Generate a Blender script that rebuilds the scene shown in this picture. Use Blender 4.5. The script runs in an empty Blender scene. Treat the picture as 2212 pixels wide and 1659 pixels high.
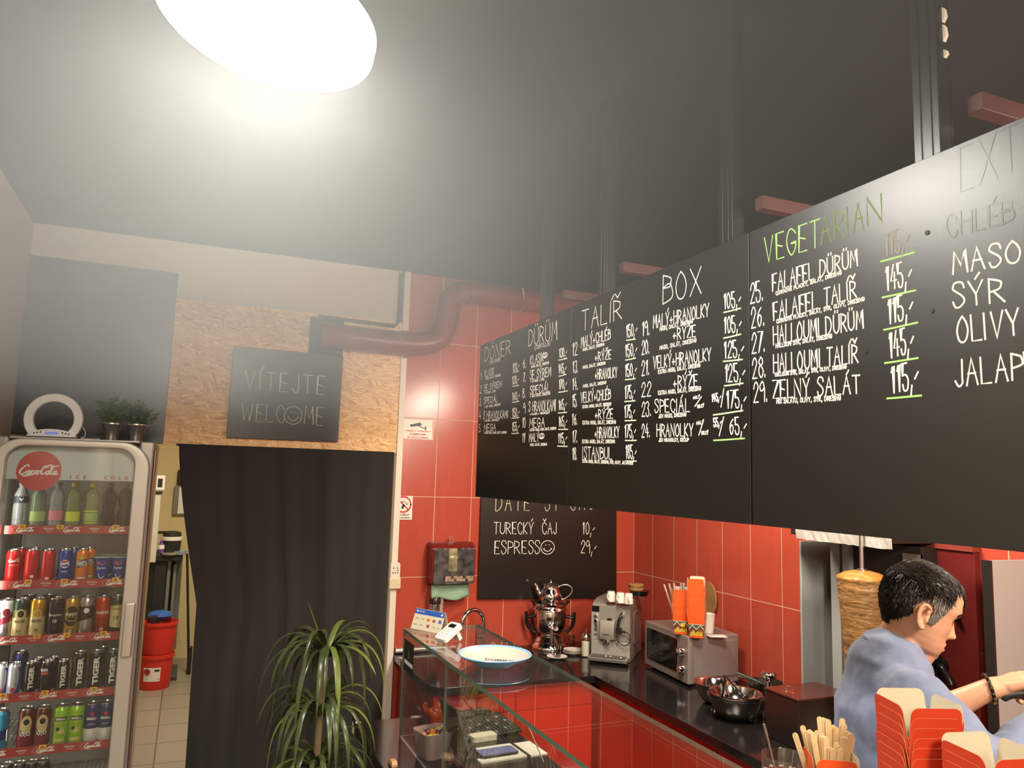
import bpy, math, random
from math import sin, cos, pi, radians, atan2, sqrt
from mathutils import Vector, Matrix

random.seed(7)
scene = bpy.context.scene
col = scene.collection

# ---------------------------------------------------------------- camera, exposure, lights
F_PX = 1647.9
CAM = Vector((0.0, 0.0, 1.99))
YAW, PITCH, ROLL = 0.393956, 0.121252, 0.0287594
FWD = Vector((sin(YAW)*cos(PITCH), cos(YAW)*cos(PITCH), sin(PITCH)))
_r0 = Vector((cos(YAW), -sin(YAW), 0)); _u0 = _r0.cross(FWD)
RGT = cos(ROLL)*_r0 + sin(ROLL)*_u0
UPV = -sin(ROLL)*_r0 + cos(ROLL)*_u0
cd = bpy.data.cameras.new('camera'); cam = bpy.data.objects.new('camera', cd); col.objects.link(cam)
M = Matrix((RGT, UPV, -FWD)).transposed().to_4x4(); M.translation = CAM
cam.matrix_world = M
cd.sensor_fit = 'HORIZONTAL'; cd.sensor_width = 36.0; cd.lens = F_PX/2212*36.0
cd.clip_start = 0.02
scene.camera = cam
vs = scene.view_settings
scene.display_settings.display_device = 'sRGB'
vs.view_transform = 'Standard'; vs.look = 'None'; vs.gamma = 1.0; vs.use_curve_mapping = False
vs.exposure = 0.0
LAMP_E = 82.0          # radiance of the round ceiling lamp
GLARE_DENSITY = 0.112
wd = bpy.data.worlds.new('world'); scene.world = wd; wd.use_nodes = True
wd.node_tree.nodes['Background'].inputs[0].default_value = (1.0, 0.9, 0.78, 1)
wd.node_tree.nodes['Background'].inputs[1].default_value = 0.02
cy = scene.cycles
cy.use_denoising = True
cy.max_bounces = 9; cy.diffuse_bounces = 3; cy.glossy_bounces = 4; cy.transmission_bounces = 5; cy.transparent_max_bounces = 14
cy.volume_bounces = 0; cy.sample_clamp_indirect = 6.0; cy.caustics_reflective = False; cy.caustics_refractive = False

def area(name, loc, target, size, power, color=(1, .86, .68), shape='DISK', size_y=None):
    l = bpy.data.lights.new(name, 'AREA'); l.shape = shape; l.size = size; l.energy = power; l.color = color
    if size_y: l.size_y = size_y
    o = bpy.data.objects.new(name, l); col.objects.link(o); o.location = loc
    o.rotation_euler = (Vector(target)-Vector(loc)).to_track_quat('-Z', 'Y').to_euler()
    return o
# lights out of view: an added fill behind the camera, kitchen and back room lamps, an added fridge fill
area('shop_fill_light', (-0.1, -1.3, 3.2), (0.1, -1.0, 0), 0.6, 170)  # unseen fill, added to brighten the customer side
area('kitchen_lamp_light', (1.95, 0.45, 2.45), (2.3, 2.4, 1.0), 0.5, 50)
area('grill_lamp_light', (1.95, 2.35, 2.60), (2.25, 2.45, 0.9), 0.4, 42)
area('corner_lamp_light', (1.85, 3.15, 2.62), (2.3, 4.0, 0.9), 0.35, 26)
area('fridge_fill_light', (-.742, 4.09, 1.25), (-.45, 4.45, 1.25), 0.02, 1.7, (1, .93, .82), 'RECTANGLE', 1.5)  # fill added inside the fridge to brighten its contents
area('back_room_lamp_light', (0.3, 6.6, 3.0), (0.3, 6.6, 0), 0.5, 72, (1, .86, .66))

# ---------------------------------------------------------------- measuring helpers (a pixel of the photograph onto a plane of the room)
def ray(x, y): return RGT*((x-1106)/F_PX) - UPV*((y-829.5)/F_PX) + FWD
def onY(x, y, Y): d = ray(x, y); return CAM + d*(Y/d.y)
def onX(x, y, X): d = ray(x, y); return CAM + d*(X/d.x)
def onZ(x, y, Z): d = ray(x, y); return CAM + d*((Z-CAM.z)/d.z)

# ---------------------------------------------------------------- materials
def S(r, g, b):
    f = lambda c: (c/255/12.92) if c <= 10 else ((c/255+.055)/1.055)**2.4
    return (f(r), f(g), f(b))
MATS = {}
def mat(name, c, rough=.5, metal=0.0, spec=.5, trans=0.0, emit=None, bump=0, bscale=60, var=0, vscale=8, alpha=1.0, coat=0.0, ior=1.45, sheen=0, stretch=(1, 1, 1)):
    if name in MATS: return MATS[name]
    m = bpy.data.materials.new(name); m.use_nodes = True; nt = m.node_tree
    b = nt.nodes['Principled BSDF']; I = b.inputs
    I['Base Color'].default_value = (*c, 1); I['Roughness'].default_value = rough; I['Metallic'].default_value = metal
    I['Specular IOR Level'].default_value = spec; I['Transmission Weight'].default_value = trans; I['IOR'].default_value = ior
    I['Alpha'].default_value = alpha; I['Coat Weight'].default_value = coat; I['Sheen Weight'].default_value = sheen
    if emit: I['Emission Color'].default_value = (*emit[0], 1); I['Emission Strength'].default_value = emit[1]
    if bump or var:
        tc = nt.nodes.new('ShaderNodeTexCoord'); mp = nt.nodes.new('ShaderNodeMapping'); mp.inputs['Scale'].default_value = stretch
        nt.links.new(tc.outputs['Object'], mp.inputs[0])
    if bump:
        n = nt.nodes.new('ShaderNodeTexNoise'); n.inputs['Scale'].default_value = bscale; n.inputs['Detail'].default_value = 3
        bp = nt.nodes.new('ShaderNodeBump'); bp.inputs['Strength'].default_value = bump; bp.inputs['Distance'].default_value = .004
        nt.links.new(mp.outputs[0], n.inputs['Vector']); nt.links.new(n.outputs['Fac'], bp.inputs['Height']); nt.links.new(bp.outputs[0], I['Normal'])
    if var:
        n = nt.nodes.new('ShaderNodeTexNoise'); n.inputs['Scale'].default_value = vscale; n.inputs['Detail'].default_value = 4
        r = nt.nodes.new('ShaderNodeValToRGB')
        r.color_ramp.elements[0].position = .3; r.color_ramp.elements[1].position = .7
        r.color_ramp.elements[0].color = (*[x*(1-var) for x in c], 1); r.color_ramp.elements[1].color = (*[min(1, x*(1+var)) for x in c], 1)
        nt.links.new(mp.outputs[0], n.inputs['Vector']); nt.links.new(n.outputs['Fac'], r.inputs[0]); nt.links.new(r.outputs[0], I['Base Color'])
    MATS[name] = m; return m

def glass_mat(name, tint=(1, 1, 1), ior=1.5, rough=0.0, refl=1.0):
    """thin pane: see-through with a Fresnel mirror reflection"""
    if name in MATS: return MATS[name]
    m = bpy.data.materials.new(name); m.use_nodes = True; nt = m.node_tree; nt.nodes.clear()
    out = nt.nodes.new('ShaderNodeOutputMaterial'); mx = nt.nodes.new('ShaderNodeMixShader')
    t = nt.nodes.new('ShaderNodeBsdfTransparent'); t.inputs[0].default_value = (*tint, 1)
    g = nt.nodes.new('ShaderNodeBsdfGlossy'); g.inputs['Roughness'].default_value = rough; g.inputs[0].default_value = (refl, refl, refl, 1)
    f = nt.nodes.new('ShaderNodeFresnel'); f.inputs[0].default_value = ior
    # the same reflectance from both sides of a pane
    ge = nt.nodes.new('ShaderNodeNewGeometry'); im = nt.nodes.new('ShaderNodeMix'); im.data_type = 'FLOAT'
    im.inputs[2].default_value = ior; im.inputs[3].default_value = 1/ior
    nt.links.new(ge.outputs['Backfacing'], im.inputs[0]); nt.links.new(im.outputs[0], f.inputs[0])
    nt.links.new(f.outputs[0], mx.inputs[0]); nt.links.new(t.outputs[0], mx.inputs[1]); nt.links.new(g.outputs[0], mx.inputs[2])
    nt.links.new(mx.outputs[0], out.inputs[0]); MATS[name] = m; return m

def tile_mat(name, axis, off, c1, c2, grout, w, h, mortar, rough=.18, streak=True):
    m = bpy.data.materials.new(name); m.use_nodes = True; nt = m.node_tree; b = nt.nodes['Principled BSDF']
    ge = nt.nodes.new('ShaderNodeNewGeometry'); sp = nt.nodes.new('ShaderNodeSeparateXYZ'); cb = nt.nodes.new('ShaderNodeCombineXYZ')
    nt.links.new(ge.outputs['Position'], sp.inputs[0])
    for i, a in enumerate(axis):
        ad = nt.nodes.new('ShaderNodeMath'); ad.operation = 'ADD'; ad.inputs[1].default_value = off[i]
        nt.links.new(sp.outputs[a], ad.inputs[0]); nt.links.new(ad.outputs[0], cb.inputs[i])
    br = nt.nodes.new('ShaderNodeTexBrick'); br.offset = 0; br.squash = 1
    for k, v in (('Scale', 1), ('Mortar Size', mortar), ('Mortar Smooth', .1), ('Bias', 0), ('Brick Width', w), ('Row Height', h)): br.inputs[k].default_value = v
    br.inputs['Color1'].default_value = (*c1, 1); br.inputs['Color2'].default_value = (*c2, 1); br.inputs['Mortar'].default_value = (*grout, 1)
    nt.links.new(cb.outputs[0], br.inputs['Vector'])
    last = br.outputs['Color']
    if streak:
        mp = nt.nodes.new('ShaderNodeMapping'); mp.inputs['Scale'].default_value = (26, 3, 1); nt.links.new(cb.outputs[0], mp.inputs[0])
        n = nt.nodes.new('ShaderNodeTexNoise'); n.inputs['Scale'].default_value = 1; n.inputs['Detail'].default_value = 3; nt.links.new(mp.outputs[0], n.inputs['Vector'])
        mr = nt.nodes.new('ShaderNodeMapRange'); mr.inputs[3].default_value = .86; mr.inputs[4].default_value = 1.12; nt.links.new(n.outputs['Fac'], mr.inputs[0])
        mu = nt.nodes.new('ShaderNodeMix'); mu.data_type = 'RGBA'; mu.blend_type = 'MULTIPLY'; mu.inputs[0].default_value = 1
        nt.links.new(last, mu.inputs[6]); nt.links.new(mr.outputs[0], mu.inputs[7]); last = mu.outputs[2]
    nt.links.new(last, b.inputs['Base Color'])
    rr = nt.nodes.new('ShaderNodeMapRange'); rr.inputs[3].default_value = rough; rr.inputs[4].default_value = .7
    nt.links.new(br.outputs['Fac'], rr.inputs[0]); nt.links.new(rr.outputs[0], b.inputs['Roughness'])
    bp = nt.nodes.new('ShaderNodeBump'); bp.inputs['Strength'].default_value = .5; bp.inputs['Distance'].default_value = .002; bp.invert = True
    nt.links.new(br.outputs['Fac'], bp.inputs['Height']); nt.links.new(bp.outputs[0], b.inputs['Normal'])
    MATS[name] = m; return m

def osb_mat():
    m = bpy.data.materials.new('osb'); m.use_nodes = True; nt = m.node_tree; b = nt.nodes['Principled BSDF']; b.inputs['Roughness'].default_value = .6
    tc = nt.nodes.new('ShaderNodeTexCoord'); last = None
    for i, (ang, sc) in enumerate(((.35, (15, 72, 1)), (-.6, (19, 88, 1)), (1.15, (17, 80, 1)), (.1, (22, 105, 1)))):
        mp = nt.nodes.new('ShaderNodeMapping'); mp.vector_type = 'POINT'; mp.inputs['Rotation'].default_value = (0, 0, ang); mp.inputs['Scale'].default_value = sc
        mp.inputs['Location'].default_value = (i*3.7, i*1.9, 0)
        cx = nt.nodes.new('ShaderNodeVectorRotate'); cx.rotation_type = 'Z_AXIS'; cx.inputs['Angle'].default_value = ang
        nz = nt.nodes.new('ShaderNodeTexNoise'); nz.inputs['Scale'].default_value = 5; nt.links.new(tc.outputs['Object'], nz.inputs['Vector'])
        ad = nt.nodes.new('ShaderNodeMix'); ad.data_type = 'RGBA'; ad.blend_type = 'LINEAR_LIGHT'; ad.inputs[0].default_value = .03
        nt.links.new(tc.outputs['Object'], ad.inputs[6]); nt.links.new(nz.outputs['Color'], ad.inputs[7])
        nt.links.new(ad.outputs[2], cx.inputs['Vector']); mp.inputs['Rotation'].default_value = (0, 0, 0); nt.links.new(cx.outputs[0], mp.inputs[0])
        vo = nt.nodes.new('ShaderNodeTexVoronoi'); vo.inputs['Scale'].default_value = 1.0; vo.voronoi_dimensions = '2D'; nt.links.new(mp.outputs[0], vo.inputs['Vector'])
        sep = nt.nodes.new('ShaderNodeSeparateColor'); nt.links.new(vo.outputs['Color'], sep.inputs[0])
        r = nt.nodes.new('ShaderNodeValToRGB'); e = r.color_ramp.elements
        e[0].position = 0; e[0].color = (*S(196, 148, 98), 1); e[1].position = 1; e[1].color = (*S(252, 216, 164), 1)
        k = e.new(.1); k.color = (*S(218, 172, 118), 1); k = e.new(.75); k.color = (*S(238, 196, 142), 1)
        nt.links.new(sep.outputs[0], r.inputs[0])
        if last is None: last = r.outputs[0]
        else:
            cmp_ = nt.nodes.new('ShaderNodeMath'); cmp_.operation = 'GREATER_THAN'; cmp_.inputs[1].default_value = .55; nt.links.new(sep.outputs[1], cmp_.inputs[0])
            mx = nt.nodes.new('ShaderNodeMix'); mx.data_type = 'RGBA'; nt.links.new(cmp_.outputs[0], mx.inputs[0]); nt.links.new(last, mx.inputs[6]); nt.links.new(r.outputs[0], mx.inputs[7]); last = mx.outputs[2]
    nt.links.new(last, b.inputs['Base Color']); MATS['osb'] = m; return m

# ---------------------------------------------------------------- mesh builder
class MB:
    def __init__(s, lift=None): s.v = []; s.f = []; s.m = []; s.X = Matrix.Identity(4); s.lift = Vector(lift) if lift else None; s.lc = 0
    def at(s, loc=(0, 0, 0), rot=(0, 0, 0)):
        from mathutils import Euler
        s.X = Matrix.Translation(loc) @ Euler(rot).to_matrix().to_4x4(); return s
    def add(s, vs_, fs, mi=0):
        b = len(s.v); s.v += [tuple(s.X @ Vector(p)) for p in vs_]; s.f += [tuple(b+i for i in f) for f in fs]
        s.m += mi if isinstance(mi, list) else [mi]*len(fs); return s
    def quad(s, a, b, c, d, mi=0): return s.add([a, b, c, d], [(0, 1, 2, 3)], mi)
    def box(s, x0, x1, y0, y1, z0, z1, mi=0):
        p = [(x, y, z) for x in (x0, x1) for y in (y0, y1) for z in (z0, z1)]
        return s.add(p, [(0, 1, 3, 2), (4, 6, 7, 5), (0, 4, 5, 1), (2, 3, 7, 6), (0, 2, 6, 4), (1, 5, 7, 3)], mi)
    def lathe(s, prof, n=32, c=(0, 0, 0), mi=0, a0=0, a1=2*pi, sx=1, sy=1):
        """profile of (r, z) or (r, z, material of the band above)"""
        closed = abs(a1-a0-2*pi) < 1e-6; k = n if closed else n+1; b = []; vs_ = []; fs = []; ms = []
        for p in prof:
            if p[0] < 1e-6: b.append((len(vs_), 1)); vs_.append((c[0], c[1], c[2]+p[1]))
            else:
                b.append((len(vs_), k)); vs_ += [(c[0]+sx*p[0]*cos(a0+(a1-a0)*j/n), c[1]+sy*p[0]*sin(a0+(a1-a0)*j/n), c[2]+p[1]) for j in range(k)]
        for i in range(len(prof)-1):
            m_ = prof[i][2] if len(prof[i]) > 2 else mi
            (p, pk), (q, qk) = b[i], b[i+1]
            for j in range(n):
                j2 = (j+1) % k
                if pk == 1 and qk == 1: continue
                if pk == 1: fs.append((p, q+j2, q+j))
                elif qk == 1: fs.append((p+j, p+j2, q))
                else: fs.append((p+j, p+j2, q+j2, q+j))
                ms.append(m_)
        return s.add(vs_, fs, ms)
    def tube(s, pts, r, n=10, mi=0, cap=True, flat=1.0, upref=None):
        pts = [Vector(p) for p in pts]; k = len(pts); rs = r if isinstance(r, (list, tuple)) else [r]*k
        vs_ = []; fs = []; ref = Vector(upref) if upref else None
        for i, p in enumerate(pts):
            t = (pts[min(i+1, k-1)]-pts[max(i-1, 0)]).normalized()
            if ref is None: ref = Vector((0, 0, 1)) if abs(t.z) < .9 else Vector((1, 0, 0))
            u = (ref - t*ref.dot(t)).normalized(); w = t.cross(u); ref = u
            vs_ += [tuple(p + u*rs[i]*flat*cos(2*pi*j/n) + w*rs[i]*sin(2*pi*j/n)) for j in range(n)]
        for i in range(k-1):
            for j in range(n): fs.append((i*n+j, i*n+(j+1) % n, (i+1)*n+(j+1) % n, (i+1)*n+j))
        if cap: fs.append(tuple(range(n-1, -1, -1))); fs.append(tuple((k-1)*n+j for j in range(n)))
        return s.add(vs_, fs, mi)
    def limb(s, pts, rs, n=16, mi=0, flat=1.0, upref=None):
        """tapered limb with rounded ends"""
        pts = [Vector(p) for p in pts]; P = []; R = []
        d0 = (pts[0]-pts[1]).normalized(); d1 = (pts[-1]-pts[-2]).normalized()
        for a in (80, 55, 28): P.append(pts[0]+d0*rs[0]*sin(radians(a))); R.append(rs[0]*cos(radians(a)))
        P += pts; R += list(rs)
        for a in (28, 55, 80): P.append(pts[-1]+d1*rs[-1]*sin(radians(a))); R.append(rs[-1]*cos(radians(a)))
        return s.tube(P, R, n, mi, True, flat, upref)
    def prism(s, poly, z0, z1, mi=0, fn=None, mside=None):
        """closed outline (x, y) extruded z0..z1; fn maps the local point"""
        n = len(poly); fn = fn or (lambda x, y, z: (x, y, z))
        vs_ = [fn(x, y, z0) for x, y in poly]+[fn(x, y, z1) for x, y in poly]
        fs = [tuple(range(n-1, -1, -1)), tuple(range(n, 2*n))]+[(i, (i+1) % n, n+(i+1) % n, n+i) for i in range(n)]
        return s.add(vs_, fs, [mi, mi]+[mi if mside is None else mside]*n)
    def ribbon(s, pts, w, fn, mi=0):
        """flat pen stroke along 2-D points; fn maps (u, v) to 3-D"""
        pts = [Vector((p[0], p[1])) for p in pts]; k = len(pts)
        if k < 2: return s
        ws = w if isinstance(w, (list, tuple)) else [w]*k; L = []; R = []
        for i, p in enumerate(pts):
            a = pts[max(i-1, 0)]; c = pts[min(i+1, k-1)]; t = c-a
            if t.length < 1e-9: t = Vector((1, 0))
            t.normalize(); nrm = Vector((-t.y, t.x)); e = Vector((0, 0)); sc = 1
            if 0 < i < k-1:
                t1 = (p-a); t2 = (c-p)
                if t1.length > 1e-9 and t2.length > 1e-9:
                    cs = max(.45, nrm.dot(Vector((-t1.normalized().y, t1.normalized().x)))); sc = 1/cs
            if i == 0: e = -t*ws[0]*.4
            if i == k-1: e = t*ws[-1]*.4
            L.append(p+nrm*ws[i]*.5*sc+e); R.append(p-nrm*ws[i]*.5*sc+e)
        vs_ = [fn(q.x, q.y) for q in L]+[fn(q.x, q.y) for q in R]
        if s.lift:      # each stroke of the pen lies a hair above the one before
            s.lc = (s.lc+1) % 60; vs_ = [tuple(Vector(p)+s.lift*(s.lc*.000008+(i % k)*.000001)) for i, p in enumerate(vs_)]
        return s.add(vs_, [(i, i+1, k+i+1, k+i) for i in range(k-1)], mi)
    def poly(s, pts, mi=0): return s.add(pts, [tuple(range(len(pts)))], mi)
    def build(s, name, mats, parent=None, loc=(0, 0, 0), rot=(0, 0, 0), bevel=0, seg=2, smooth=38, solid=0, subsurf=0):
        me = bpy.data.meshes.new(name); me.from_pydata(s.v, [], s.f); me.update()
        for m_ in (mats if isinstance(mats, (list, tuple)) else [mats]): me.materials.append(m_)
        me.polygons.foreach_set('material_index', s.m)
        if smooth:
            me.polygons.foreach_set('use_smooth', [True]*len(me.polygons)); me.set_sharp_from_angle(angle=radians(smooth))
        o = bpy.data.objects.new(name, me); col.objects.link(o); o.location = loc; o.rotation_euler = rot
        if parent: o.parent = parent
        if solid:
            d = o.modifiers.new('solid', 'SOLIDIFY'); d.thickness = solid; d.offset = 0
        if bevel:
            d = o.modifiers.new('bevel', 'BEVEL'); d.width = bevel; d.segments = seg; d.limit_method = 'ANGLE'; d.angle_limit = radians(40)
            wn = o.modifiers.new('weighted', 'WEIGHTED_NORMAL'); wn.mode = 'FACE_AREA'; wn.weight = 80; wn.keep_sharp = False
        if subsurf:
            d = o.modifiers.new('sub', 'SUBSURF'); d.levels = subsurf; d.render_levels = subsurf
        return o

def tag(o, label, cat, group=None, kind=None):
    o['label'] = label; o['category'] = cat
    if group: o['group'] = group
    if kind: o['kind'] = kind
    return o
def thing(name, label, cat, loc=(0, 0, 0), rz=0, group=None, rot=None):
    o = bpy.data.objects.new(name, None); o.empty_display_size = .05; col.objects.link(o)
    o.location = loc; o.rotation_euler = rot or (0, 0, rz); return tag(o, label, cat, group)
def struct(o): o['kind'] = 'structure'; return o
KIDS = {}
def dup(root, loc=None, rz=None, label=None, group=None):
    kids = {}
    for o in bpy.data.objects:
        if o.parent: kids.setdefault(o.parent, []).append(o)
    r = root.copy(); col.objects.link(r)
    if loc is not None: r.location = loc
    if rz is not None: r.rotation_euler = (0, 0, rz)
    if label: r['label'] = label
    if group: r['group'] = group
    for ch in kids.get(root, []):
        c = ch.copy(); col.objects.link(c); c.parent = r
        for g in kids.get(ch, []):
            d = g.copy(); col.objects.link(d); d.parent = c
    return r

def rrect(w, h, r, n=5, cx=0, cy_=0):
    out = []
    for (sx, sy, a0) in ((1, 1, 0), (-1, 1, 90), (-1, -1, 180), (1, -1, 270)):
        for i in range(n+1):
            a = radians(a0+90*i/n); out.append((cx+sx*(w/2-r)+r*cos(a), cy_+sy*(h/2-r)+r*sin(a)))
    return out
def arc(cx, cy_, r, a0, a1, n=16, ry=None):
    ry = ry or r
    return [(cx+r*cos(radians(a0+(a1-a0)*i/n)), cy_+ry*sin(radians(a0+(a1-a0)*i/n))) for i in range(n+1)]
def smooth_pts(pts, k=4):
    if len(pts) < 3: return pts
    P = [pts[0]]+list(pts)+[pts[-1]]; out = []
    for i in range(1, len(P)-2):
        p0, p1, p2, p3 = (Vector(q) for q in P[i-1:i+3])
        for j in range(k):
            t = j/k; out.append(tuple(.5*((2*p1)+(p2-p0)*t+(2*p0-5*p1+4*p2-p3)*t*t+(3*p1-p0-3*p2+p3)*t**3)))
    out.append(tuple(P[-2])); return out

# ---------------------------------------------------------------- printed lettering (built-in font) and chalk lettering (pen strokes)
_TX = {}
def font_mesh(s, bold=0.0):
    k = (s, bold)
    if k in _TX: return _TX[k]
    cu = bpy.data.curves.new('t', 'FONT'); cu.body = s; cu.size = 1; cu.offset = bold; cu.resolution_u = 3
    ob = bpy.data.objects.new('t', cu); col.objects.link(ob); bpy.context.view_layer.update()
    me = bpy.data.meshes.new_from_object(ob.evaluated_get(bpy.context.evaluated_depsgraph_get()))
    vs_ = [(v.co.x, v.co.y) for v in me.vertices]; me.calc_loop_triangles(); fs = []; todo = [tuple(t_.vertices) for t_ in me.loop_triangles]; mid = {}
    while todo:      # short edges, so that lettering can bend round a can
        t_ = todo.pop(); e = max(range(3), key=lambda i: (vs_[t_[i]][0]-vs_[t_[(i+1) % 3]][0])**2+(vs_[t_[i]][1]-vs_[t_[(i+1) % 3]][1])**2); a_, b_, c_ = t_[e], t_[(e+1) % 3], t_[(e+2) % 3]
        if (vs_[a_][0]-vs_[b_][0])**2+(vs_[a_][1]-vs_[b_][1])**2 < .2**2: fs.append(t_); continue
        k_ = (min(a_, b_), max(a_, b_))
        if k_ not in mid: mid[k_] = len(vs_); vs_.append(((vs_[a_][0]+vs_[b_][0])/2, (vs_[a_][1]+vs_[b_][1])/2))
        m_ = mid[k_]; todo += [(a_, m_, c_), (m_, b_, c_)]
    bpy.data.objects.remove(ob); bpy.data.curves.remove(cu); bpy.data.meshes.remove(me)
    x0 = min(v[0] for v in vs_); x1 = max(v[0] for v in vs_); y0 = min(v[1] for v in vs_); y1 = max(v[1] for v in vs_)
    _TX[k] = ([((x-x0), (y-y0)) for x, y in vs_], fs, x1-x0, y1-y0); return _TX[k]
def put_text(mb, s, fn, w=None, h=None, cx=0, cy_=0, mi=0, bold=0.0, vertical=False):
    """text centred on (cx, cy) in a 2-D patch, fitted to width w and / or height h"""
    vs_, fs, tw, th = font_mesh(s, bold)
    kx = w/tw if w else h/th; ky = h/th if h else w/tw
    if vertical: P = [fn(cx-(y-th/2)*ky, cy_+(x-tw/2)*kx) for x, y in vs_]
    else: P = [fn(cx+(x-tw/2)*kx, cy_+(y-th/2)*ky) for x, y in vs_]
    mb.add(P, fs, mi)
def wrap(r, a0, z0=0.0):     # patch on a cylinder standing on z
    return lambda u, v: (r*cos(a0+u/r), r*sin(a0+u/r), z0+v)

G = {
'A': (6, '00 39 60;14 54'), 'B': (6, '00 09;~09 48 57 45 05;~05 46 63 51 00'), 'C': (6, '~67 58 39 18 05 12 30 50 62'), 'D': (6, '00 09;~09 48 65 52 20 00'),
'E': (5, '59 09 00 50;05 44'), 'F': (5, '59 09 00;05 44'), 'G': (6, '~67 58 39 18 05 12 30 51 63;63 64 34'), 'H': (6, '00 09;60 69;05 65'),
'I': (1, '00 09'), 'J': (4, '~49 43 41 20 02'), 'K': (5, '00 09;59 04 50'), 'L': (5, '09 00 50'), 'M': (7, '00 19 43 69 70'), 'N': (6, '00 09 60 69'),
'O': (6, '~39 17 04 11 30 51 64 57 39'), 'P': (5, '00 09;~09 48 57 55 04'), 'Q': (6, '~39 17 04 11 30 51 64 57 39;42 60'), 'R': (6, '00 09;~09 48 57 45 04;24 60'),
'S': (5, '~57 49 19 07 16 44 52 30 10 02'), 'T': (6, '09 69;39 30'), 'U': (6, '~09 03 11 30 51 63 69'), 'V': (6, '09 30 69'), 'W': (8, '09 20 47 60 89'),
'X': (6, '00 69;09 60'), 'Y': (6, '09 34 69;34 30'), 'Z': (6, '09 69 00 60'),
'0': (5, '~29 07 04 11 20 41 54 47 29'), '1': (3, '07 29 20'), '2': (5, '~06 18 39 57 45 00;00 50'), '3': (5, '~08 39 57 35;~35 53 40 10 02'),
'4': (6, '39 03 63;46 40'), '5': (5, '49 09 05;~05 35 53 40 10 02'), '6': (5, '~48 16 03 20 42 44 25 03'), '7': (5, '09 59 10'),
'8': (5, '~29 07 16 44 52 30 11 03 15 46 48 29'), '9': (5, '~56 39 07 15 35 56 50'), ',': (2, '11 0!'), '.': (1, '00 01'), '-': (3, '03 35'), '+': (5, '25 21;03 53'),
'/': (3, '0! 3:'), '(': (2, '~29 05 2!'), ')': (2, '~09 25 0!'), '=': (4, '03 43;05 45'), '?': (5, '~07 29 57 24;20 21'), ' ': (3, '')}
ACC = {'Á': 'A/', 'É': 'E/', 'Í': 'I/', 'Ý': 'Y/', 'Ú': 'U/', 'Ř': 'Rv', 'Č': 'Cv', 'Š': 'Sv', 'Ž': 'Zv', 'Ö': 'O:', 'Ü': 'U:', 'Ů': 'Uo', 'Ě': 'Ev'}
def glyph(ch):
    acc = None
    if ch in ACC: ch, acc = ACC[ch]
    w, d = G[ch]; st = []
    for p in d.split(';'):
        p = p.strip()
        if not p: continue
        sm = p[0] == '~'; q = [(int(t[0])/9.0, (-.25 if t[1] == '!' else 1.2 if t[1] == ':' else int(t[1])/9.0)) for t in p.lstrip('~').split()]
        st.append(smooth_pts(q, 4) if sm else q)
    m_ = w/18.0
    if acc == '/': st.append([(m_, 1.08), (m_+.22, 1.32)])
    if acc == 'v': st.append([(m_-.2, 1.32), (m_, 1.1), (m_+.25, 1.34)])
    if acc == ':': st += [[(m_-.18, 1.12), (m_-.15, 1.24)], [(m_+.14, 1.12), (m_+.17, 1.24)]]
    return w/9.0, st
def hand(mb, s, P0, P1, V0, V1, fn, wid, mi=0, jit=.025, gap=.24):
    """chalk capitals along the base line P0 -> P1 (2-D plane points) with cap-height vectors V0, V1"""
    P0, P1, V0, V1 = (Vector(p) for p in (P0, P1, V0, V1)); tot = 0; lay = []
    for ch in s:
        w, st = glyph(ch); lay.append((tot, st)); tot += w+gap
    tot -= gap
    for x, st in lay:
        dx = random.uniform(-jit, jit); sl = random.uniform(-jit, jit)*1.5
        for q in st:
            pts = []
            for (u, v) in q:
                t = (x+u+dx+sl*v)/max(tot, 1e-6); p = P0.lerp(P1, t)+V0.lerp(V1, t)*v; pts.append((p.x, p.y))
            mb.ribbon(pts, wid, fn, mi)
# ---------------------------------------------------------------- common materials
D = 4.723; XW = 2.932; XL = -.876; CZ = 3.285; XM = 1.2
TW, TH = .2465, .4975
red1, red2, grout = (.46, .072, .042), (.41, .063, .037), (.62, .42, .28)
tile_back = tile_mat('red_tile_back', (0, 2), (-XW+20*TW, -1.352+4*TH), red1, red2, grout, TW, TH, .0022, .23)
tile_right = tile_mat('red_tile_right', (1, 2), (-3.746+40*TW, -1.352+4*TH), red1, red2, grout, TW, TH, .0022, .23)
plaster = mat('plaster', (.56, .49, .38), .85, bump=.15, bscale=160)
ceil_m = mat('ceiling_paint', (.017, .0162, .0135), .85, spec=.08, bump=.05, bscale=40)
yellow = mat('yellow_plaster', (.62, .52, .29), .8)
floor_b = tile_mat('floor_tile', (0, 1), (10.0, 10.05), (.30, .27, .22), (.27, .245, .20), (.10, .09, .07), .62, .42, .005, .35, False)
osb = osb_mat()
board_m = mat('chalkboard', (.0105, .0090, .0075),   .32, spec=.70, bump=.03, bscale=420)
chalk = mat('chalk_white', (.86, .83, .76), .8); chalk_g = mat('chalk_green', (.42, .72, .22), .8); chalk_f = mat('chalk_faint', (.34, .33, .28), .8)
chalk_gf = mat('chalk_green_faint', (.20, .30, .09), .8); chalk_d = mat('chalk_rubbed', (.020, .019, .015), .30, spec=.52); chalk_pg = mat('chalk_pale_green', (.60, .72, .48), .8)
white_p = mat('white_paint', (.72, .66, .55), .4); black_g = mat('black_gloss', (.009, .008, .008), .22); black_p = mat('black_plastic', (.012, .012, .012), .4)
black_d = mat('black_matte', (.012, .011, .011), .8); screw_m = mat('screw', (.02, .018, .016), .5)
red_beam = mat('red_beam_paint', (.065, .012, .009), .55); steel = mat('brushed_steel', (.62, .60, .58), .28, 1.0, bump=.12, bscale=30, stretch=(1, 1, .03))
chrome = mat('chrome', (.82, .80, .78), .08, 1.0); silver = mat('silver_paint', (.50, .46, .43), .35, .6)
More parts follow.
